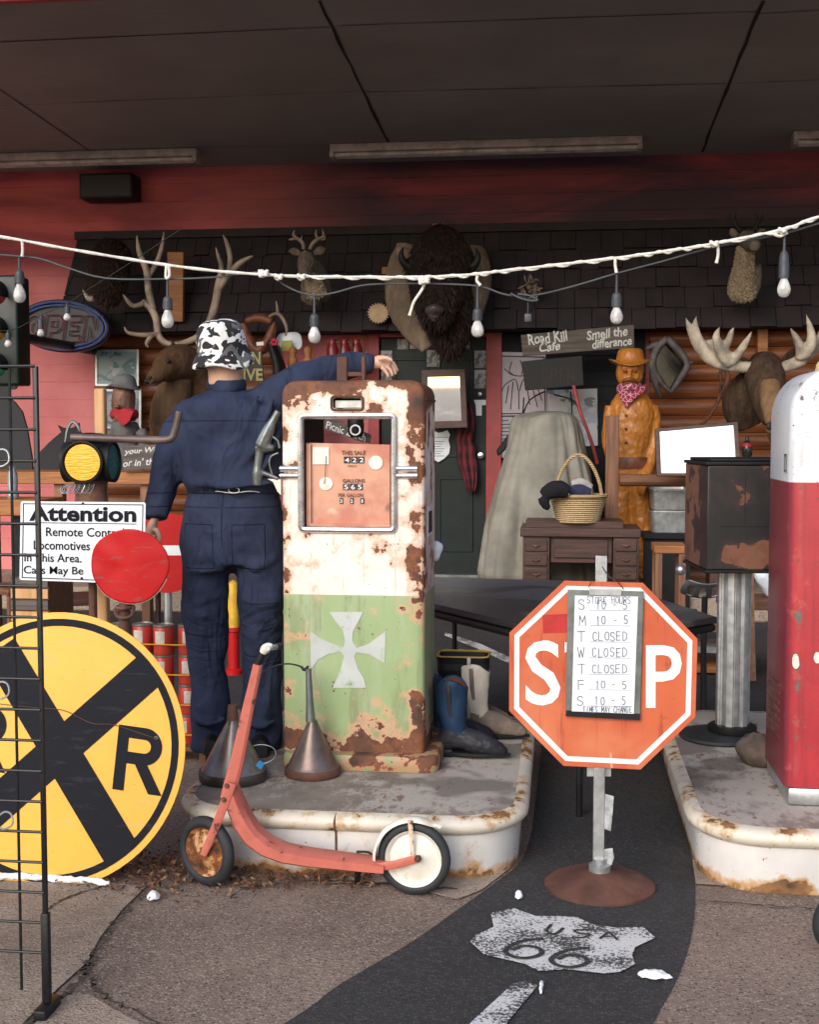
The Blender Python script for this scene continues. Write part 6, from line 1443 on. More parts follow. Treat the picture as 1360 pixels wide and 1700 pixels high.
# --- cafe plank, black board, posters
t = thing('cafe_plank','weathered plank hand lettered Road Kill Cafe above the posters','sign',P(960,590,10.35)); pq = plate([(865,556),(940,549),(1053,539),(1054,577),(960,584),(868,591)],10.35,.03).build('plank',M['greywood'],t,bev=.003)
mb = MB(); LT = plain('chalky white paint',(.62,.62,.60),.8,0,.15,50)
text_quad(mb,'Road Kill',(P(877,573,10.35),P(943,566,10.35),P(876,555,10.35)),.022,jitter=.06,shear=-.1); text_quad(mb,'Cafe',(P(896,585,10.35),P(931,581,10.35),P(895,570,10.35)),.022,jitter=.05,shear=.1)
text_quad(mb,'Smell the',(P(975,565,10.35),P(1043,557,10.35),P(974,549,10.35)),.022,jitter=.06,shear=.12); text_quad(mb,'differance',(P(984,579,10.35),P(1050,573,10.35),P(983,564,10.35)),.022,jitter=.05,shear=.1); mb.build('lettering',LT,pq,recalc=False,smooth=0)
t = thing('led_sign','black unlit sign board hanging under the cafe plank','sign',P(918,648,10.3)); pq = plate([(867,600),(967,590),(970,640),(872,648)],10.3,.05).build('board',M['black'],t,bev=.004)
mb = MB(); hand(mb,'OPEN',900,612,956,634,10.297,1.0); mb.build('lettering',plain('dead red led',(.04,.008,.012),.6),pq,smooth=0,recalc=False)
po = thing('poster','white poster with black line drawing left of the black sign board','poster',P(860,690,10.88)); pq = plate([(821,584),(906,586),(909,689),(822,690)],10.885,.004).build('sheet',plain('pale pinkish paper',(.46,.41,.46),.7,0,.08,6),po,smooth=0)
mb = MB(); MB
mb.ring([P(x,y,10.883) for x,y in ((823,590),(905,592),(907,687),(824,688))],[P(x,y,10.883) for x,y in ((825,592),(903,594),(905,685),(826,686))],(0,.001,0))
for st_ in ([(838,612),(850,622),(868,624),(880,618)],[(850,600),(846,616),(852,622)],[(864,598),(868,612),(866,622)],[(830,660),(838,640),(856,630),(862,650),(870,630),(890,640),(900,665)],[(845,640),(840,670)],[(875,640),(880,672)],[(862,650),(862,680)],[(852,634),(848,680)],[(884,642),(893,676)]): ribbon(mb,curve([P(x,y,10.8825) for x,y in st_],4),1.6*S(10.9),(0,-1,0))
mb.build('print',M['ink'],pq,smooth=0)
po = thing('poster','poster of printed lines below the line drawing beside the door','poster',P(836,745,10.88)); pq = plate([(820,692),(856,692),(855,760),(820,760)],10.885,.004).build('sheet',plain('grey paper',(.36,.36,.39),.7,0,.1,8),po,smooth=0)
mb = MB()
for k in range(9): ribbon(mb,[P(824,699+k*6,10.883),P(845+(k*7)%8,698+k*6,10.883)],1.5*S(10.9),(0,-1,0))
mb.build('print',M['ink'],pq,smooth=0)
po = thing('poster','faded blue map poster behind the covered bulky thing','poster',P(950,728,10.88)); pq = plate([(909,648),(992,645),(993,740),(910,742)],10.885,.004).build('sheet',_pic('faded map print',((.30,.32,.40),(.42,.42,.46),(.12,.14,.18)),7),po,smooth=0)
mb = MB()
for st_ in ([(870,660),(868,690),(862,720)],[(866,690),(858,700),(850,722)],[(905,650),(880,664),(868,690)],[(868,690),(876,712)],[(948,650),(950,690),(944,712)],[(920,655),(950,664),(962,680)]): pxtube([(x,y,1.2) for x,y in st_],10.6,mb,6)
solo('twig_decoration', mb, M['black'], 'thin black twigs hanging in front of the posters', 'twigs', smooth=60)
mb = pxtube([(953,640,3.2),(958,662,3),(966,690,2.8),(976,715,2.6)],10.3,n=8); pxtube([(976,715,2.6),(986,745,3),(992,770,3.4)],10.3,mb,8); solo('garden_tool', mb, plain('red painted handle',(.36,.05,.05),.5), 'red tool handle leaning behind the covered bulky thing', 'tool', smooth=60)
# --- canvas covered thing
VY = 9.95
mb = MB(); rg = []; N_ = 110
for i,(xl,xr,y,hd_) in enumerate(((905,932,682,.07),(880,944,686,.14),(853,953,691,.20),(851,957,697,.22),(847,966,730,.25),(836,972,770,.28),(824,982,810,.30),(812,990,850,.32),(804,998,900,.34),(798,1004,950,.36),(796,1008,968,.37))):
    a, b = P(xl,y,VY), P(xr,y,VY); c = (a+b)/2; h = (b-a).length/2; ring_ = []
    for k in range(N_):
        th = 2*math.pi*k/N_; fold = 1+(.10*(abs(math.sin(3.5*th+.35*math.sin(i*.5)+.4))**.45-.62)+.055*(abs(math.sin(8*th+.3*i))**.6-.5))*min(1,i/5)+.02*math.sin(3*th+i*.35)
        ring_.append(c+Vector((math.copysign(abs(math.cos(th))**.7,math.cos(th))*h*fold, math.copysign(abs(math.sin(th))**.7,math.sin(th))*hd_*(1+(fold-1)*2.4), 0)))
    rg.append(ring_)
mb.loft(rg); solo('covered_object', mb, M['canvas'], 'tall bulky thing under a grey green canvas cover beside the door', 'covered object', smooth=180, sub=1, disp=[(.30,.05,1),(.09,.020,1)])
mb = plate([(856,700),(846,718),(824,748),(827,758),(836,750),(858,720)],10.25,.05); solo('dark_tarp', mb, M['black'], 'dark tarp corner sticking out left of the canvas cover', 'tarp', bev=.01)
# --- old desk with basket
KY2 = 9.1
dk_ = thing('desk', 'old dark wooden sewing desk with drawers behind the stop sign', 'desk', (P(964,900,KY2).x,KY2+.22,0))
def bxp(mb,x0,y0,x1,y1,Y,d,mi=0): a = P(x0,y1,Y); b = P(x1,y0,Y); mb.box((a.x,Y,a.z),(b.x,Y+d,b.z),mi); return mb
bxp(MB(),864,878,1065,891,KY2-.02,.50).build('top',M['darkwood'],dk_,bev=.006); bxp(MB(),873,866,1036,877.6,KY2+.04,.36).build('leaf',M['darkwood'],dk_,bev=.006)
bxp(MB(),868,891.4,913,966,KY2,.42).build('drawer_case',M['darkwood'],dk_,bev=.004); bxp(MB(),1018,891.4,1062,966,KY2,.42).build('drawer_case',M['darkwood'],dk_,bev=.004); bxp(MB(),914,891.4,1017,934,KY2+.03,.36).build('apron',M['darkwood'],dk_,bev=.004)
for (x0,x1) in ((872,909),(1022,1058)):
    for k in range(3):
        dr = bxp(MB(),x0,895+k*24,x1,915+k*24,KY2-.014,.0135).build('drawer',M['darkwood'],dk_,bev=.004)
        mb = MB(); mb.tube([P((x0+x1)/2-6,905+k*24,KY2-.02),P((x0+x1)/2,907+k*24,KY2-.035),P((x0+x1)/2+6,905+k*24,KY2-.02)],.006,6); mb.build('pull',M['rustiron'],dr)
bxp(MB(),920,896,1010,926,KY2+.014,.0155).build('centre_drawer',M['darkwood'],dk_,bev=.004)
for x in (872,910,1021,1058):
    for d in (.03,.38):
        c = P(x,966,KY2); mb = MB(); mb.box((c.x-.02,KY2+d-.02,0),(c.x+.02,KY2+d+.02,c.z-.0005)); mb.build('leg',M['darkwood'],dk_)
HY = 9.2; zb_ = P(960,866,KY2+.2).z; s_ = S(HY); bc = P(960,866,HY); bc.z = zb_+.0005
bk_ = thing('wicker_basket','pale wicker basket with a tall loop handle standing on the old desk','basket',bc)
def _wick():
    m = Mat('pale wicker',.6); k = (m.z*70).frac(); n = m.noise(30,3); v = m.noise(55,2,.5,m.vec(1,1,.3))
    c = m.mix((((k-.5).abs()*2)).step(.3,1.0)*.55+ (v-.4)*.5, (.56,.41,.22), (.22,.13,.055)); m.color(c); m.bump(((k-.5).abs()*-2)+v, .006); return m.m
wk = _wick()
mb = MB(); pr_ = [(.01,.0),(34,.0)]+[(34+ (k+1)*.95+(.9 if k%2 else 0), 3.4*(k+1)) for k in range(12)]+[(41,44),(39,30),(30,3)]
mb.lathe([(r*s_,z*s_) for r,z in pr_],(0,0,0),40); mb.v = [Vector((v.x,v.y*.75,v.z)) for v in mb.v]; mb.build('bowl',wk,bk_,world=False,smooth=60)
mb = MB(); mb.tube([Vector((46*s_*math.cos(a_),36*s_*math.sin(a_),44*s_)) for a_ in [k*.19635 for k in range(32)]],.013,8,closed=True); mb.build('rim',wk,bk_,world=False)
mb = MB(); mb.tube([Vector(((-38+ (k/24)*76)*s_*(1.0 if True else 1), 0, (44+66*math.sin(math.pi*k/24)**.62)*s_)) for k in range(25)],.013,8); mb.build('handle',wk,bk_,world=False)
cl = lambda tubes,Y,mat,label: (lambda t: blob('cloth',tubes,Y,mat,t,.012))(thing('folded_cloth',label,'cloth',P(tubes[0][0][0] if not isinstance(tubes[0],tuple) else tubes[0][0][0][0],840,Y)))
cl([([(902,824,10),(914,815,14),(930,812,15),(945,818,10)],.8),[(900,825,8),(906,838,8),(912,845,5)]],9.02,fabric('black felt',(.014,.013,.018)),'black felt cloth hanging over the left rim of the wicker basket')
cl([([(945,818,9),(962,814,11),(980,820,9)],.7)],9.12,fabric('dark blue cloth',(.04,.045,.10)),'dark blue cloth folded in the wicker basket'); cl([([(950,806,8),(966,802,9),(982,812,8)],.7)],9.24,fabric('grey white cloth',(.42,.40,.38)),'grey white cloth lying on top in the wicker basket')
# --- wooden cowboy
CY2 = 10.05
cow = thing('wooden_cowboy','life size carved orange wooden cowboy with a red bandana','statue',(P(1050,900,CY2).x,CY2,.2))
def _carv():
    m = Mat('carved varnished wood',.36,0,.45); n = m.noise(2.2,7,.6,m.vec(8,8,1),.5); c = m.mix(n.step(.3,.7),(.52,.205,.034),(.38,.135,.024)); c = m.mix(m.noise(1.7,3).step(.5,.7)*.6,c,(.22,.07,.018)); m.color(c); m.bump(m.voro(34,m.vec(1,1,.5))*1.2+m.noise(3,6,.7,m.vec(14,14,1))*.6,.004); return m.m
carv = _carv(); mb = MB()
def trow(rows, Y0):
    rings = []
    for xl,xr,py,hd_ in rows:
        a,b = P(xl,py,Y0),P(xr,py,Y0); c = (a+b)/2; h = (b-a).length/2
        rings.append([c+Vector((math.cos(t_)*h,math.sin(t_)*hd_,0)) for t_ in [2*math.pi*k/20 for k in range(20)]])
    mb.loft(rings)
trow([(1034,1062,640,.07),(1026,1070,652,.10),(1014,1086,668,.13),(1012,1090,690,.15),(1014,1084,720,.15),(1016,1078,750,.15),(1018,1076,762,.15),(1017,1079,785,.15),(1020,1078,800,.14)],CY2)
for tb_ in ([(1060,795,19),(1060,820,18),(1064,850,17),(1066,880,17),(1066,920,16),(1066,950,17)],[(1034,795,17),(1032,830,17),(1030,870,16),(1028,910,16),(1026,950,17)],[(1081,674,12),(1085,700,13),(1086,730,12),(1080,765,11,-.05),(1072,788,10,-.12),(1066,800,9,-.15)],[(1016,674,10),(1012,705,11),(1012,740,11),(1020,765,9,-.05)],[(1068,795,8,-.14),(1066,812,8,-.14),(1066,822,5,-.14)],[(1020,930,14,-.05),(1016,950,14,-.12),(1012,952,10,-.2)],[(1066,930,14,-.05),(1068,950,14,-.14),(1070,952,10,-.22)],
    [(1047,650,14),(1047,640,16),(1046,628,21),(1047,612,22),(1048,600,20)],[(1046,616,3,-.12),(1045,624,4,-.14),(1044,628,4.5,-.14)],[(1036,635,4,-.10),(1044,632,5,-.13),(1054,635,4,-.10)],[(1034,612,5,-.10),(1046,610,5,-.11),(1058,612,5,-.10)],[(1034,640,8,-.04),(1046,646,9,-.06),(1058,640,8,-.04)]): pxtube(tb_,CY2,mb,12)
fm_ = plain('darker carved wood',(.16,.055,.016),.45)
for nm_,tb_ in (('moustache',[(1033,634,2,-.125),(1040,631,3.2,-.145),(1046,630,3.4,-.15),(1052,631,3.2,-.145),(1060,635,2,-.125)]),('eye',[(1035,616,1.4,-.122),(1038,616,1.8,-.128),(1041,616,1.2,-.126)]),('eye',[(1052,616,1.2,-.126),(1055,616,1.8,-.126),(1058,616,1.4,-.12)])): pxtube(tb_,CY2,None,8).build(nm_,fm_,cow,smooth=180)
mb.build('body',carv,cow,remesh=.0095,smth=2,smooth=180,disp=[(.07,.014,1),(.025,.006,1)])
hat_ = MB(); hs = S(CY2); hc2 = P(1047,606,CY2)
hat_.lathe([(r*hs,z*hs) for r,z in ((35,0),(35.5,1.5),(24,2),(21,8),(20,20),(16,26),(8,24),(.01,22))],(0,0,0),40)
hat_.v = [Vector((v.x,v.y*1.15,v.z+(abs(v.x)/(35*hs))**2*9*hs*(1 if v.z < 4*hs else .2)-(v.y/(35*hs))**2*4*hs*(1 if v.z<4*hs else 0)))+hc2 for v in hat_.v]; hat_.build('hat',carv,cow,solid=.012,smooth=60,sub=1)
mb = MB(); mb.tube([P(1047+19*math.cos(a_),643+4*math.sin(a_)*0+3*math.cos(a_*2),CY2+.11*math.sin(a_)) for a_ in [k*.3142 for k in range(20)]],[(.04,.02)]*20,8,closed=True,ref=(0,0,1))
mb.prism([P(x,y,CY2-.185) for x,y in ((1024,642),(1038,648),(1052,650),(1074,636),(1070,650),(1052,664),(1040,678),(1030,660))],(0,.03,0))
bm_ = Mat('red paisley bandana',.85); v_ = bm_.voro(30,None,'DISTANCE_TO_EDGE'); bm_.color(bm_.mix(v_.step(.03,.06),(.60,.45,.5),(.27,.015,.05))); mb.build('bandana',bm_.m,cow,bev=.004)
mb = MB(); a_ = P(1047,768,CY2); mb.tube([a_+Vector((.155*math.cos(k*.3142),.16*math.sin(k*.3142),0)) for k in range(20)],[(.045,.006)]*20,8,closed=True,ref=(0,0,1)); mb.build('belt',M['leather'],cow)
mb = MB()
for y in (690,712,735): mb.ball(P(1040,y,CY2-.155),.010,8)
mb.build('buttons',M['darkwood'],cow)
# --- rail fence in front of the cowboy
fn = thing('rail_fence','brown rail with a squared post in front of the wooden cowboy','fence',(P(1018,900,9.55).x,9.55,0))
a = P(1007,690,9.55); b = P(1029,690,9.55); mb = MB(); mb.box((a.x,9.55,0),(b.x,9.65,a.z)); mb.build('post',M['brownwoodz'],fn,bev=.006)
a = P(1345,0,9.55); mb = MB(); mb.box((a.x,9.55,0),(a.x+.1,9.65,P(1345,700,9.55).z)); mb.build('post',M['brownwoodz'],fn,bev=.006)
mb = MB(); mb.tube([P(1029.5,797,9.6),P(1140,797,9.6),P(1344.5,797,9.6)],.045,10); mb.build('rail',M['brownwood'],fn)
# --- steel tubs, stool, tractor seat, skull, red bottle
for i,(y0,y1,lb_) in enumerate(((812,846,'upper galvanised steel tub under the rail'),(848,884,'lower galvanised steel tub under the rail'))):
    a = P(1080,y1,9.75); b = P(1150,y0,9.75); t = thing('steel_tub',lb_,'tub',Vector(((a.x+b.x)/2,9.95,a.z)),'steel tubs under the rail'); h = b.z-a.z
    MB().loft([[Vector((p[0],p[1],z)) for p in rrect(0,0,(b.x-a.x)*k,.42*k,.04,5)] for z,k in ((0,.9),(h*.9,.98),(h*.92,1.0),(h,1.0),(h,.96),(.02,.88))]).build('tub',M['steel'],t,world=False,smooth=40)
mb = MB(); bxp(mb,1068,886,1150,894,9.7,.45); a = P(1070,894,9.72); b = P(1148,894,9.72)
bench = thing('black_bench','black bench carrying the galvanised tubs','bench',(a.x,9.8,0)); mb.build('top',M['blackwood'],bench)
mb = MB(); mb.box((a.x,9.74,.0),(b.x,9.78,a.z-.001)); mb.build('panel',M['black'],bench)
t = thing('wooden_stool','small brown wooden stool left of the fluted column','stool',(P(1112,960,8.2).x,8.35,0)); s0 = P(1087,906,8.2); s1 = P(1142,906,8.2)
mb = MB(); mb.box((s0.x,8.2,s0.z-.05),(s1.x,8.5,s0.z)); mb.build('seat',M['orangewood'],t,bev=.005)
for x in (s0.x+.03,s1.x-.03):
    for y in (8.23,8.47): mb = MB(); mb.box((x-.022,y-.022,0),(x+.022,y+.022,s0.z-.0505)); mb.build('leg',M['brownwoodz'],t)
TSY = 6.6; t = thing('tractor_seat','pressed steel tractor seat with slots beside the fluted column','seat',P(1170,1008,TSY)); c = P(1172,985,TSY); mb = MB()
for i in range(9):
    for j in range(7):
        u,v = (i/8-.5)*2,(j/6-.5)*2; mb.v.append(c+Vector((u*.13*(1-.25*v*v),v*.11,.03*u*u+.05*max(0,v)**2+.0))+Vector((0,0,-.01)))
for i in range(8):
    for j in range(6):
        if i % 2 == 1 and 1 <= j <= 3: continue
        mb.f.append([i*7+j,(i+1)*7+j,(i+1)*7+j+1,i*7+j+1]); mb.m.append(0)
mb.transform(Matrix.Translation(c)@Matrix.Rotation(R(-38),4,'X')@Matrix.Translation(-c)); mb.build('pan',M['steel'],t,solid=.006,sub=2,smooth=180)
mb = MB(); mb.tube([c+Vector((0,.03,-.02)),Vector((c.x,c.y+.05,.3)),Vector((c.x,c.y,0.0))],.016,8); mb.build('stem',M['blackiron'],t)
t = thing('cow_skull','white animal skull between the fluted column and the red pump','skull',P(1272,990,7.2)); blob('bone',[[(1256,952,8),(1266,958,13),(1275,972,11),(1280,990,6)],[(1258,950,5),(1248,948,4),(1240,952,2)]],7.2,M['signwhite'],t,.010)
mb = MB(); c = P(1272,992,7.2); mb.box((c.x-.25,7.1,c.z-.06),(c.x+.25,7.4,c.z-.002)); mb.box((c.x-.23,7.15,0),(c.x-.18,7.35,c.z-.0605)); mb.box((c.x+.18,7.15,0),(c.x+.23,7.35,c.z-.0605)); solo('low_bench', mb, M['brownwood'], 'low brown bench under the white skull', 'bench', bev=.004)
mb = MB(); c = P(1241,758,9.9); s_ = S(9.9); mb.lathe([(r*s_,z*s_) for r,z in ((7,0),(8,2),(8,16),(5,22),(3,26),(3,32),(.01,32))],tuple(c),16,mis=[0,0,1,0,0,0]); solo('bottle', mb, [plain('dark bottle glass',(.02,.03,.025),.15),plain('red bottle label',(.55,.03,.06),.5)], 'dark bottle with a red label standing above the black cabinet', 'bottle', smooth=50)
mb = MB(); c = P(1241,760,9.9); mb.box((c.x-.3,9.75,c.z-.04),(c.x+.5,10.1,c.z-.001)); mb.box((c.x-.28,9.8,.2),(c.x-.22,10.05,c.z-.0405)); mb.box((c.x+.42,9.8,.2),(c.x+.48,10.05,c.z-.0405)); solo('side_table', mb, M['darkwood'], 'dark side table carrying the bottle behind the black cabinet', 'table')
# orange shelf with odds and ends low behind the column
t = thing('tool_shelf','low orange brown shelf rack seen behind the fluted column','shelf',(P(1170,1100,7.6).x,7.7,0))
for i,y in enumerate((1040,1075,1108)): a = P(1130,y+8,7.6); b = P(1250,y,7.6); mb = MB(); mb.box((a.x,7.6,a.z),(b.x,7.9,b.z)); mb.build('board',(M['orangewood'],M['steel'],M['orangewood'])[i],t)
for x in (1132,1246): a = P(x,1030,7.6); mb = MB(); mb.box((a.x-.02,7.905,0),(a.x+.02,7.94,a.z)); mb.build('upright',M['brownwoodz'],t)
solo('leaning_board', MB().prism([P(1232,948,6.9),P(1252,948,6.9),P(1256,1130,6.5),P(1240,1130,6.5)],(0,.03,0)), M['brownwoodz'], 'dark board leaning right of the fluted column', 'board')
# --- man in grey hat (carved bust) and bench at left
BY3 = 9.2
bu = thing('seated_figure','carved old man in a grey hat and red neckerchief behind the timber post','statue',(P(205,800,BY3).x,BY3+.1,.0))
blob('body',[[(206,700,20),(205,686,18),(204,672,20),(205,656,20),(206,644,17)],[(196,672,4,-.12),(194,678,5,-.14)],[(192,690,6,-.08),(205,694,8,-.09)]],BY3,plain('brown carved wood',(.17,.078,.05),.5,0,.3,10),bu,.010,2)
blob('jacket',[([(208,700,24),(208,716,32),(210,745,34),(212,790,36)],.8),[(184,715,10,-.1),(180,745,10,-.15),(186,775,10,-.2)],[(234,715,10,-.1),(240,745,10,-.15),(236,775,10,-.2)]],BY3,fabric('grey tweed',(.13,.125,.12)),bu,.012)
mb = MB(); c = P(206,645,BY3); s_ = S(BY3); mb.lathe([(r*s_,z*s_) for r,z in ((27,0),(27.5,2),(21,3),(20,10),(17,20),(9,24),(.01,23))],(0,0,0),36); mb.v = [Vector((v.x,v.y*1.1,v.z+ (-.02*(v.x/(27*s_)) if v.z < 4*s_ else 0)))+c for v in mb.v]; mb.build('hat',fabric('grey felt',(.15,.15,.15)),bu,solid=.006,smooth=60,sub=1)
mb = MB(); mb.tube([P(206+20*math.cos(a_),688+3*math.sin(a_),BY3+.11*math.sin(a_)) for a_ in [k*.3142 for k in range(20)]],[(.035,.02)]*20,8,closed=True,ref=(0,0,1)); mb.prism([P(x,y,BY3-.16) for x,y in ((190,684),(222,682),(214,700),(204,708),(194,698))],(0,.03,0)); mb.build('neckerchief',plain('red neckerchief',(.34,.012,.02),.8,0,.15),bu,bev=.004)
bn = thing('long_bench','orange brown plank table along the wall behind the Attention sign','table',(P(100,800,8.6).x,8.8,0)); a = P(-60,803,8.6); b = P(262,784,8.6)
mb = MB(); mb.box((a.x,8.6,a.z),(b.x,9.1,b.z)); mb.build('plank',M['orangewood'],bn,bev=.006)
for x in (-20,92,150,236):
    c = P(x,803,8.6); mb = MB(); mb.box((c.x-.03,8.64,0),(c.x+.03,8.72,a.z-.0005)); mb.build('leg',M['brownwoodz'],bn)
t = thing('kitchen_plank','grey plank with white handwriting half hidden behind the dummy','sign',P(225,782,8.55)); pq = plate([(203,740),(262,738),(262,778),(204,782)],8.55,.03).build('plank',M['greywood'],t,bev=.003)
mb = MB(); text_quad(mb,'your Wife',(P(206,757,8.55),P(268,753,8.55),P(206,745,8.55)),.015,jitter=.05,shear=.2); text_quad(mb,"or in' the",(P(204,775,8.55),P(262,771,8.55),P(204,763,8.55)),.012,jitter=.05,shear=.2); mb.build('lettering',LT,pq,recalc=False,smooth=0)
mb = MB(); c = P(21,828,7.2); s_ = S(7.2); mb.lathe([(r*s_,z*s_) for r,z in ((9,0),(10,2),(10,12),(8,14),(9,30),(8,44),(5,50),(6,56),(.01,58))],tuple(c),18); solo('steel_flask', mb, M['steel'], 'grey steel flask on the orange bench behind the wire rack', 'flask', smooth=50)
t = thing('slab_bench','orange brown low bench behind the wire rack at left','bench',(P(10,850,7.2).x,7.3,0)); a = P(-90,856,7.1); b = P(62,830,7.1); mb = MB(); mb.box((a.x,7.1,a.z),(b.x,7.5,b.z)); mb.build('seat',M['orangewood'],t,bev=.008)
for x in (-60,18,54): c = P(x,856,7.1); mb = MB(); mb.tube([(c.x,7.2,0),(c.x,7.2,a.z-.001)],.03,10); mb.build('leg',M['blackiron'],t)
# chairs and boxes in the gloom at left
def chair(px, Y, label, mat, rz=0, h=.45):
    c = P(px,900,Y); c.z = 0; t = thing('wooden_chair',label,'chair',c,'old chairs by the left wall'); t.rotation_euler = (0,0,rz)
    MB().box((-.2,-.2,h-.04),(.2,.2,h)).build('seat',mat,t,world=False,bev=.006)
    for sx in (-.18,.18):
        for sy in (-.18,.18): MB().tube([(sx,sy,0),(sx*.95,sy*.95,h-.0405)],.02,8).build('leg',mat,t,world=False)
        MB().tube([(sx,.18,h+.0005),(sx,.22,h+.42)],.018,8).build('back_post',mat,t,world=False)
    for z in (.12,.24,.36): MB().box((-.161,.17+z*.1,h+z-.03),(.161,.19+z*.1,h+z+.03)).build('slat',mat,t,world=False)
    return t
chair(118,7.4,'dark old chair standing below the right of the Attention sign',M['darkwood'],R(20)); chair(30,7.9,'brown old chair behind the wire rack',M['brownwood'],R(-35)); chair(268,8.3,'dark chair mostly hidden behind the dummy left arm',M['darkwood'],R(160))
t = thing('wooden_crate','pale wooden crate behind the wire rack and round sign','crate',(P(42,1000,6.6).x,6.7,0)); a = P(18,1032,6.5); b = P(78,958,6.5)
for k in range(4): z0_ = a.z+(b.z-a.z)*k/4; mb = MB(); mb.box((a.x,6.5,z0_+.005),(b.x,6.52,z0_+(b.z-a.z)/4-.005)); mb.build('board',M['greywood'] if k%2 else M['lightwood'],t)
mb = MB(); mb.box((a.x,6.5205,0),(b.x,6.86,b.z-.01)); mb.build('box',M['brownwood'],t)
# pale concrete drum and yellow hydrant seen between the legs
HYY = 7.3; t = thing('fire_hydrant','small yellow and red hydrant seen between the dummy legs','hydrant',Vector((P(387,1000,HYY).x,HYY,0))); zt_ = P(387,962,HYY).z; mb = MB()
mb.lathe([(.055,0),(.055,.03),(.034,.04),(.034,zt_*.45),(.042,zt_*.46),(.042,zt_*.50)],(0,0,0),20); mb.build('base',M['signred'],t,world=False,smooth=40); MB().lathe([(.036,zt_*.501),(.036,zt_*.88),(.03,zt_*.96),(.001,zt_)],(0,0,0),20).build('cap',plain('yellow enamel',(.62,.36,.03),.4),t,world=False,smooth=40)
# ================================================================ festoon of bulbs and the white rope that carries it
LYY = 4.30
fst = thing('string_lights','dark cord with clear unlit bulbs strung across under the white rope','string lights',P(680,470,LYY))
cp = [(-1500,200),(-420,380),(-160,424),(-60,420),(0,423),(36,426),(68,430),(110,444),(176,462),(280,463),(360,460),(440,452),(470,472),(497,485),(524,490),(555,486),(600,474),(650,471),(720,471),(795,475),(835,488),(868,492),(905,487),(960,473),(1024,454),(1100,434),(1180,412),(1300,388),(1360,371),(1500,330),(1750,250),(2300,40),(3000,-260)]
mb = MB(); mb.tube(curve([P(x,y,LYY+.01) for x,y in cp],4), .0034, 6); mb.build('cord', M['cord'], fst)
def lampb(px, y0, ys, yb, ye, Y, sc=1.0, parent=None, label=None):
    s_ = S(Y); mb = MB(); h = (ye-yb)*s_; c = P(px,ye,Y)
    prof = [(.0005,0),(.40,.02),(.72,.10),(.93,.24),(1.0,.38),(.95,.52),(.78,.68),(.58,.82),(.46,.95),(.44,1.0)]
    rr2 = 10.4*sc*s_
    mb.lathe([(r*rr2,z*h) for r,z in prof],tuple(c),24); b = mb.build('bulb', M['bulb'], parent, smooth=180)
    mb = MB(); mb.tube([c+Vector((-.004*sc,0,h*.9)),c+Vector((-.005*sc,0,h*.45)),c+Vector((.0,0,h*.35)),c+Vector((.005*sc,0,h*.45)),c+Vector((.004*sc,0,h*.9))],.0012*sc,6); mb.build('filament',M['darkrust'],b)
    mb = MB(); t = P(px,yb+1,Y); u = P(px,ys,Y); L = u.z-t.z
    mb.lathe([(.50*rr2,0),(.78*rr2,.0005),(.80*rr2,L*.55),(.72*rr2,L*.57),(.72*rr2,L*.75),(.60*rr2,L*.9),(.22*rr2,L*1.02),(.18*rr2,(P(px,y0,Y).z-t.z))],tuple(t),20); mb.build('socket',M['bulbcap'],parent,smooth=50)
for a in ((32,428,448,470,503),(278,463,492,513,545),(522,490,521,541,570),(793,475,512,531,560),(1024,454,486,509,538),(1302,388,416,461,494)): lampb(*a, LYY, 1.0, fst)
mb = MB(); t = P(877,535,LYY); mb.tube([P(877,493,LYY+.01),P(877,522,LYY)],.0022,6); mb.rbox(tuple(t+Vector((-.012,-.012,0))),tuple(t+Vector((.012,.012,.028))),.003,2); mb.build('plug',M['bulbcap'],fst)
mb = MB(); mb.tube(curve([P(x,y,LYY) for x,y in ((848,487),(862,494),(880,499),(893,498),(880,491),(860,488))],4),.004,6); mb.build('cord_joint',M['bulbcap'],fst)
FY2 = 7.7; f2_ = thing('string_lights','second farther cord with three small bulbs in front of the neon sign','string lights',P(60,540,FY2))
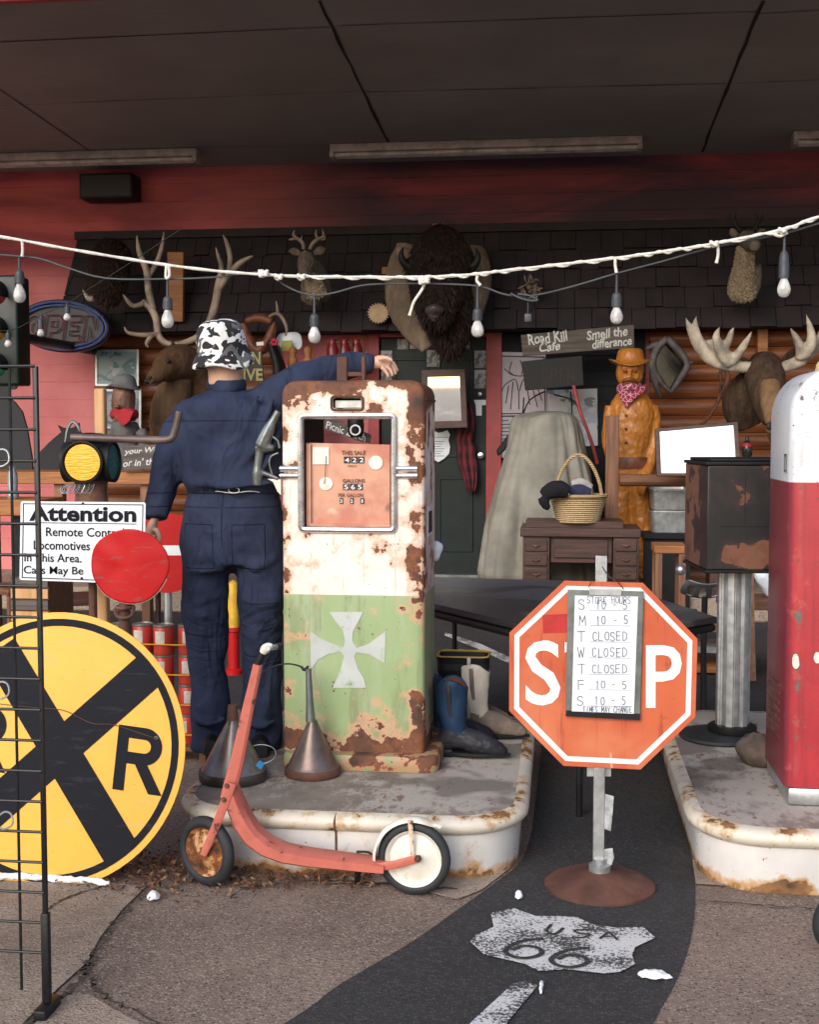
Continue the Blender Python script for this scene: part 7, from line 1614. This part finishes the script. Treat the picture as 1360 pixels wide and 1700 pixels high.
mb = MB(); mb.tube(curve([P(x,y,FY2) for x,y in ((-220,520),(-60,540),(13,549),(66,524),(112,503),(150,478),(210,440),(300,380))],5),.003,6); mb.build('cord',M['black'],f2_)
for a in ((13,548,551,563,577),(67,522,530,545,559),(111,503,508,519,533)): lampb(*a, FY2, .6, f2_)
# rope
rp2 = thing('rope','white knotted rope stretched across in front of the trophy heads','rope',P(680,460,LYY))
rpp = [(-1500,170),(-420,330),(-150,372),(0,393),(100,411),(200,428),(278,440),(360,450),(440,456),(500,459),(600,460),(700,460),(780,456),(850,448),(950,437),(1050,425),(1120,415),(1190,404),(1300,381),(1360,360),(1500,320),(1750,240),(2300,30),(3000,-270)]
mb = MB(); q = curve([P(x,y,LYY-.01) for x,y in rpp],8); mb.tube(q,[.0052+.0008*math.sin(i*1.1) for i in range(len(q))],7); mb.build('line',M['rope'],rp2)
mb = MB(); q2 = [p+Vector((0,.004*math.cos(i*.9),.006*math.sin(i*.9)-.002)) for i,p in enumerate(curve([P(x,y,LYY-.01) for x,y in rpp[9:]],14))]; mb.tube(q2,.0036,6); mb.build('second_strand',M['rope'],rp2)
def knot(px,py,r,n=16):
    mb = MB(); pts = [P(px+r*1.4*math.sin(1.9*k),py+r*math.sin(2.7*k+.6),LYY-.02+.012*math.cos(2.3*k)) for k in range(n)]; mb.tube(curve(pts,5),.0058,7); mb.build('knot',M['rope'],rp2,smooth=180)
knot(437,454,5); knot(462,460,4,10); knot(500,460,4,10); knot(704,465,6); knot(1186,405,4,10); knot(1300,383,4,8)
for pts in ([(706,468),(700,482),(688,500),(683,514),(680,524)],[(793,458),(792,466),(798,474)],[(1192,406),(1193,422),(1190,437)],[(276,441),(275,458),(277,462),(281,457),(280,442)],[(36,399),(37,415),(36,426)],[(1022,428),(1022,440),(1024,453)],[(1284,388),(1296,392),(1308,386)]):
    mb = MB(); q = curve([P(x,y,LYY-.012) for x,y in pts],5); mb.tube(q,[.0050]*(len(q)-2)+[.0062,.0055],7); mb.build('rope_end',M['rope'],rp2)
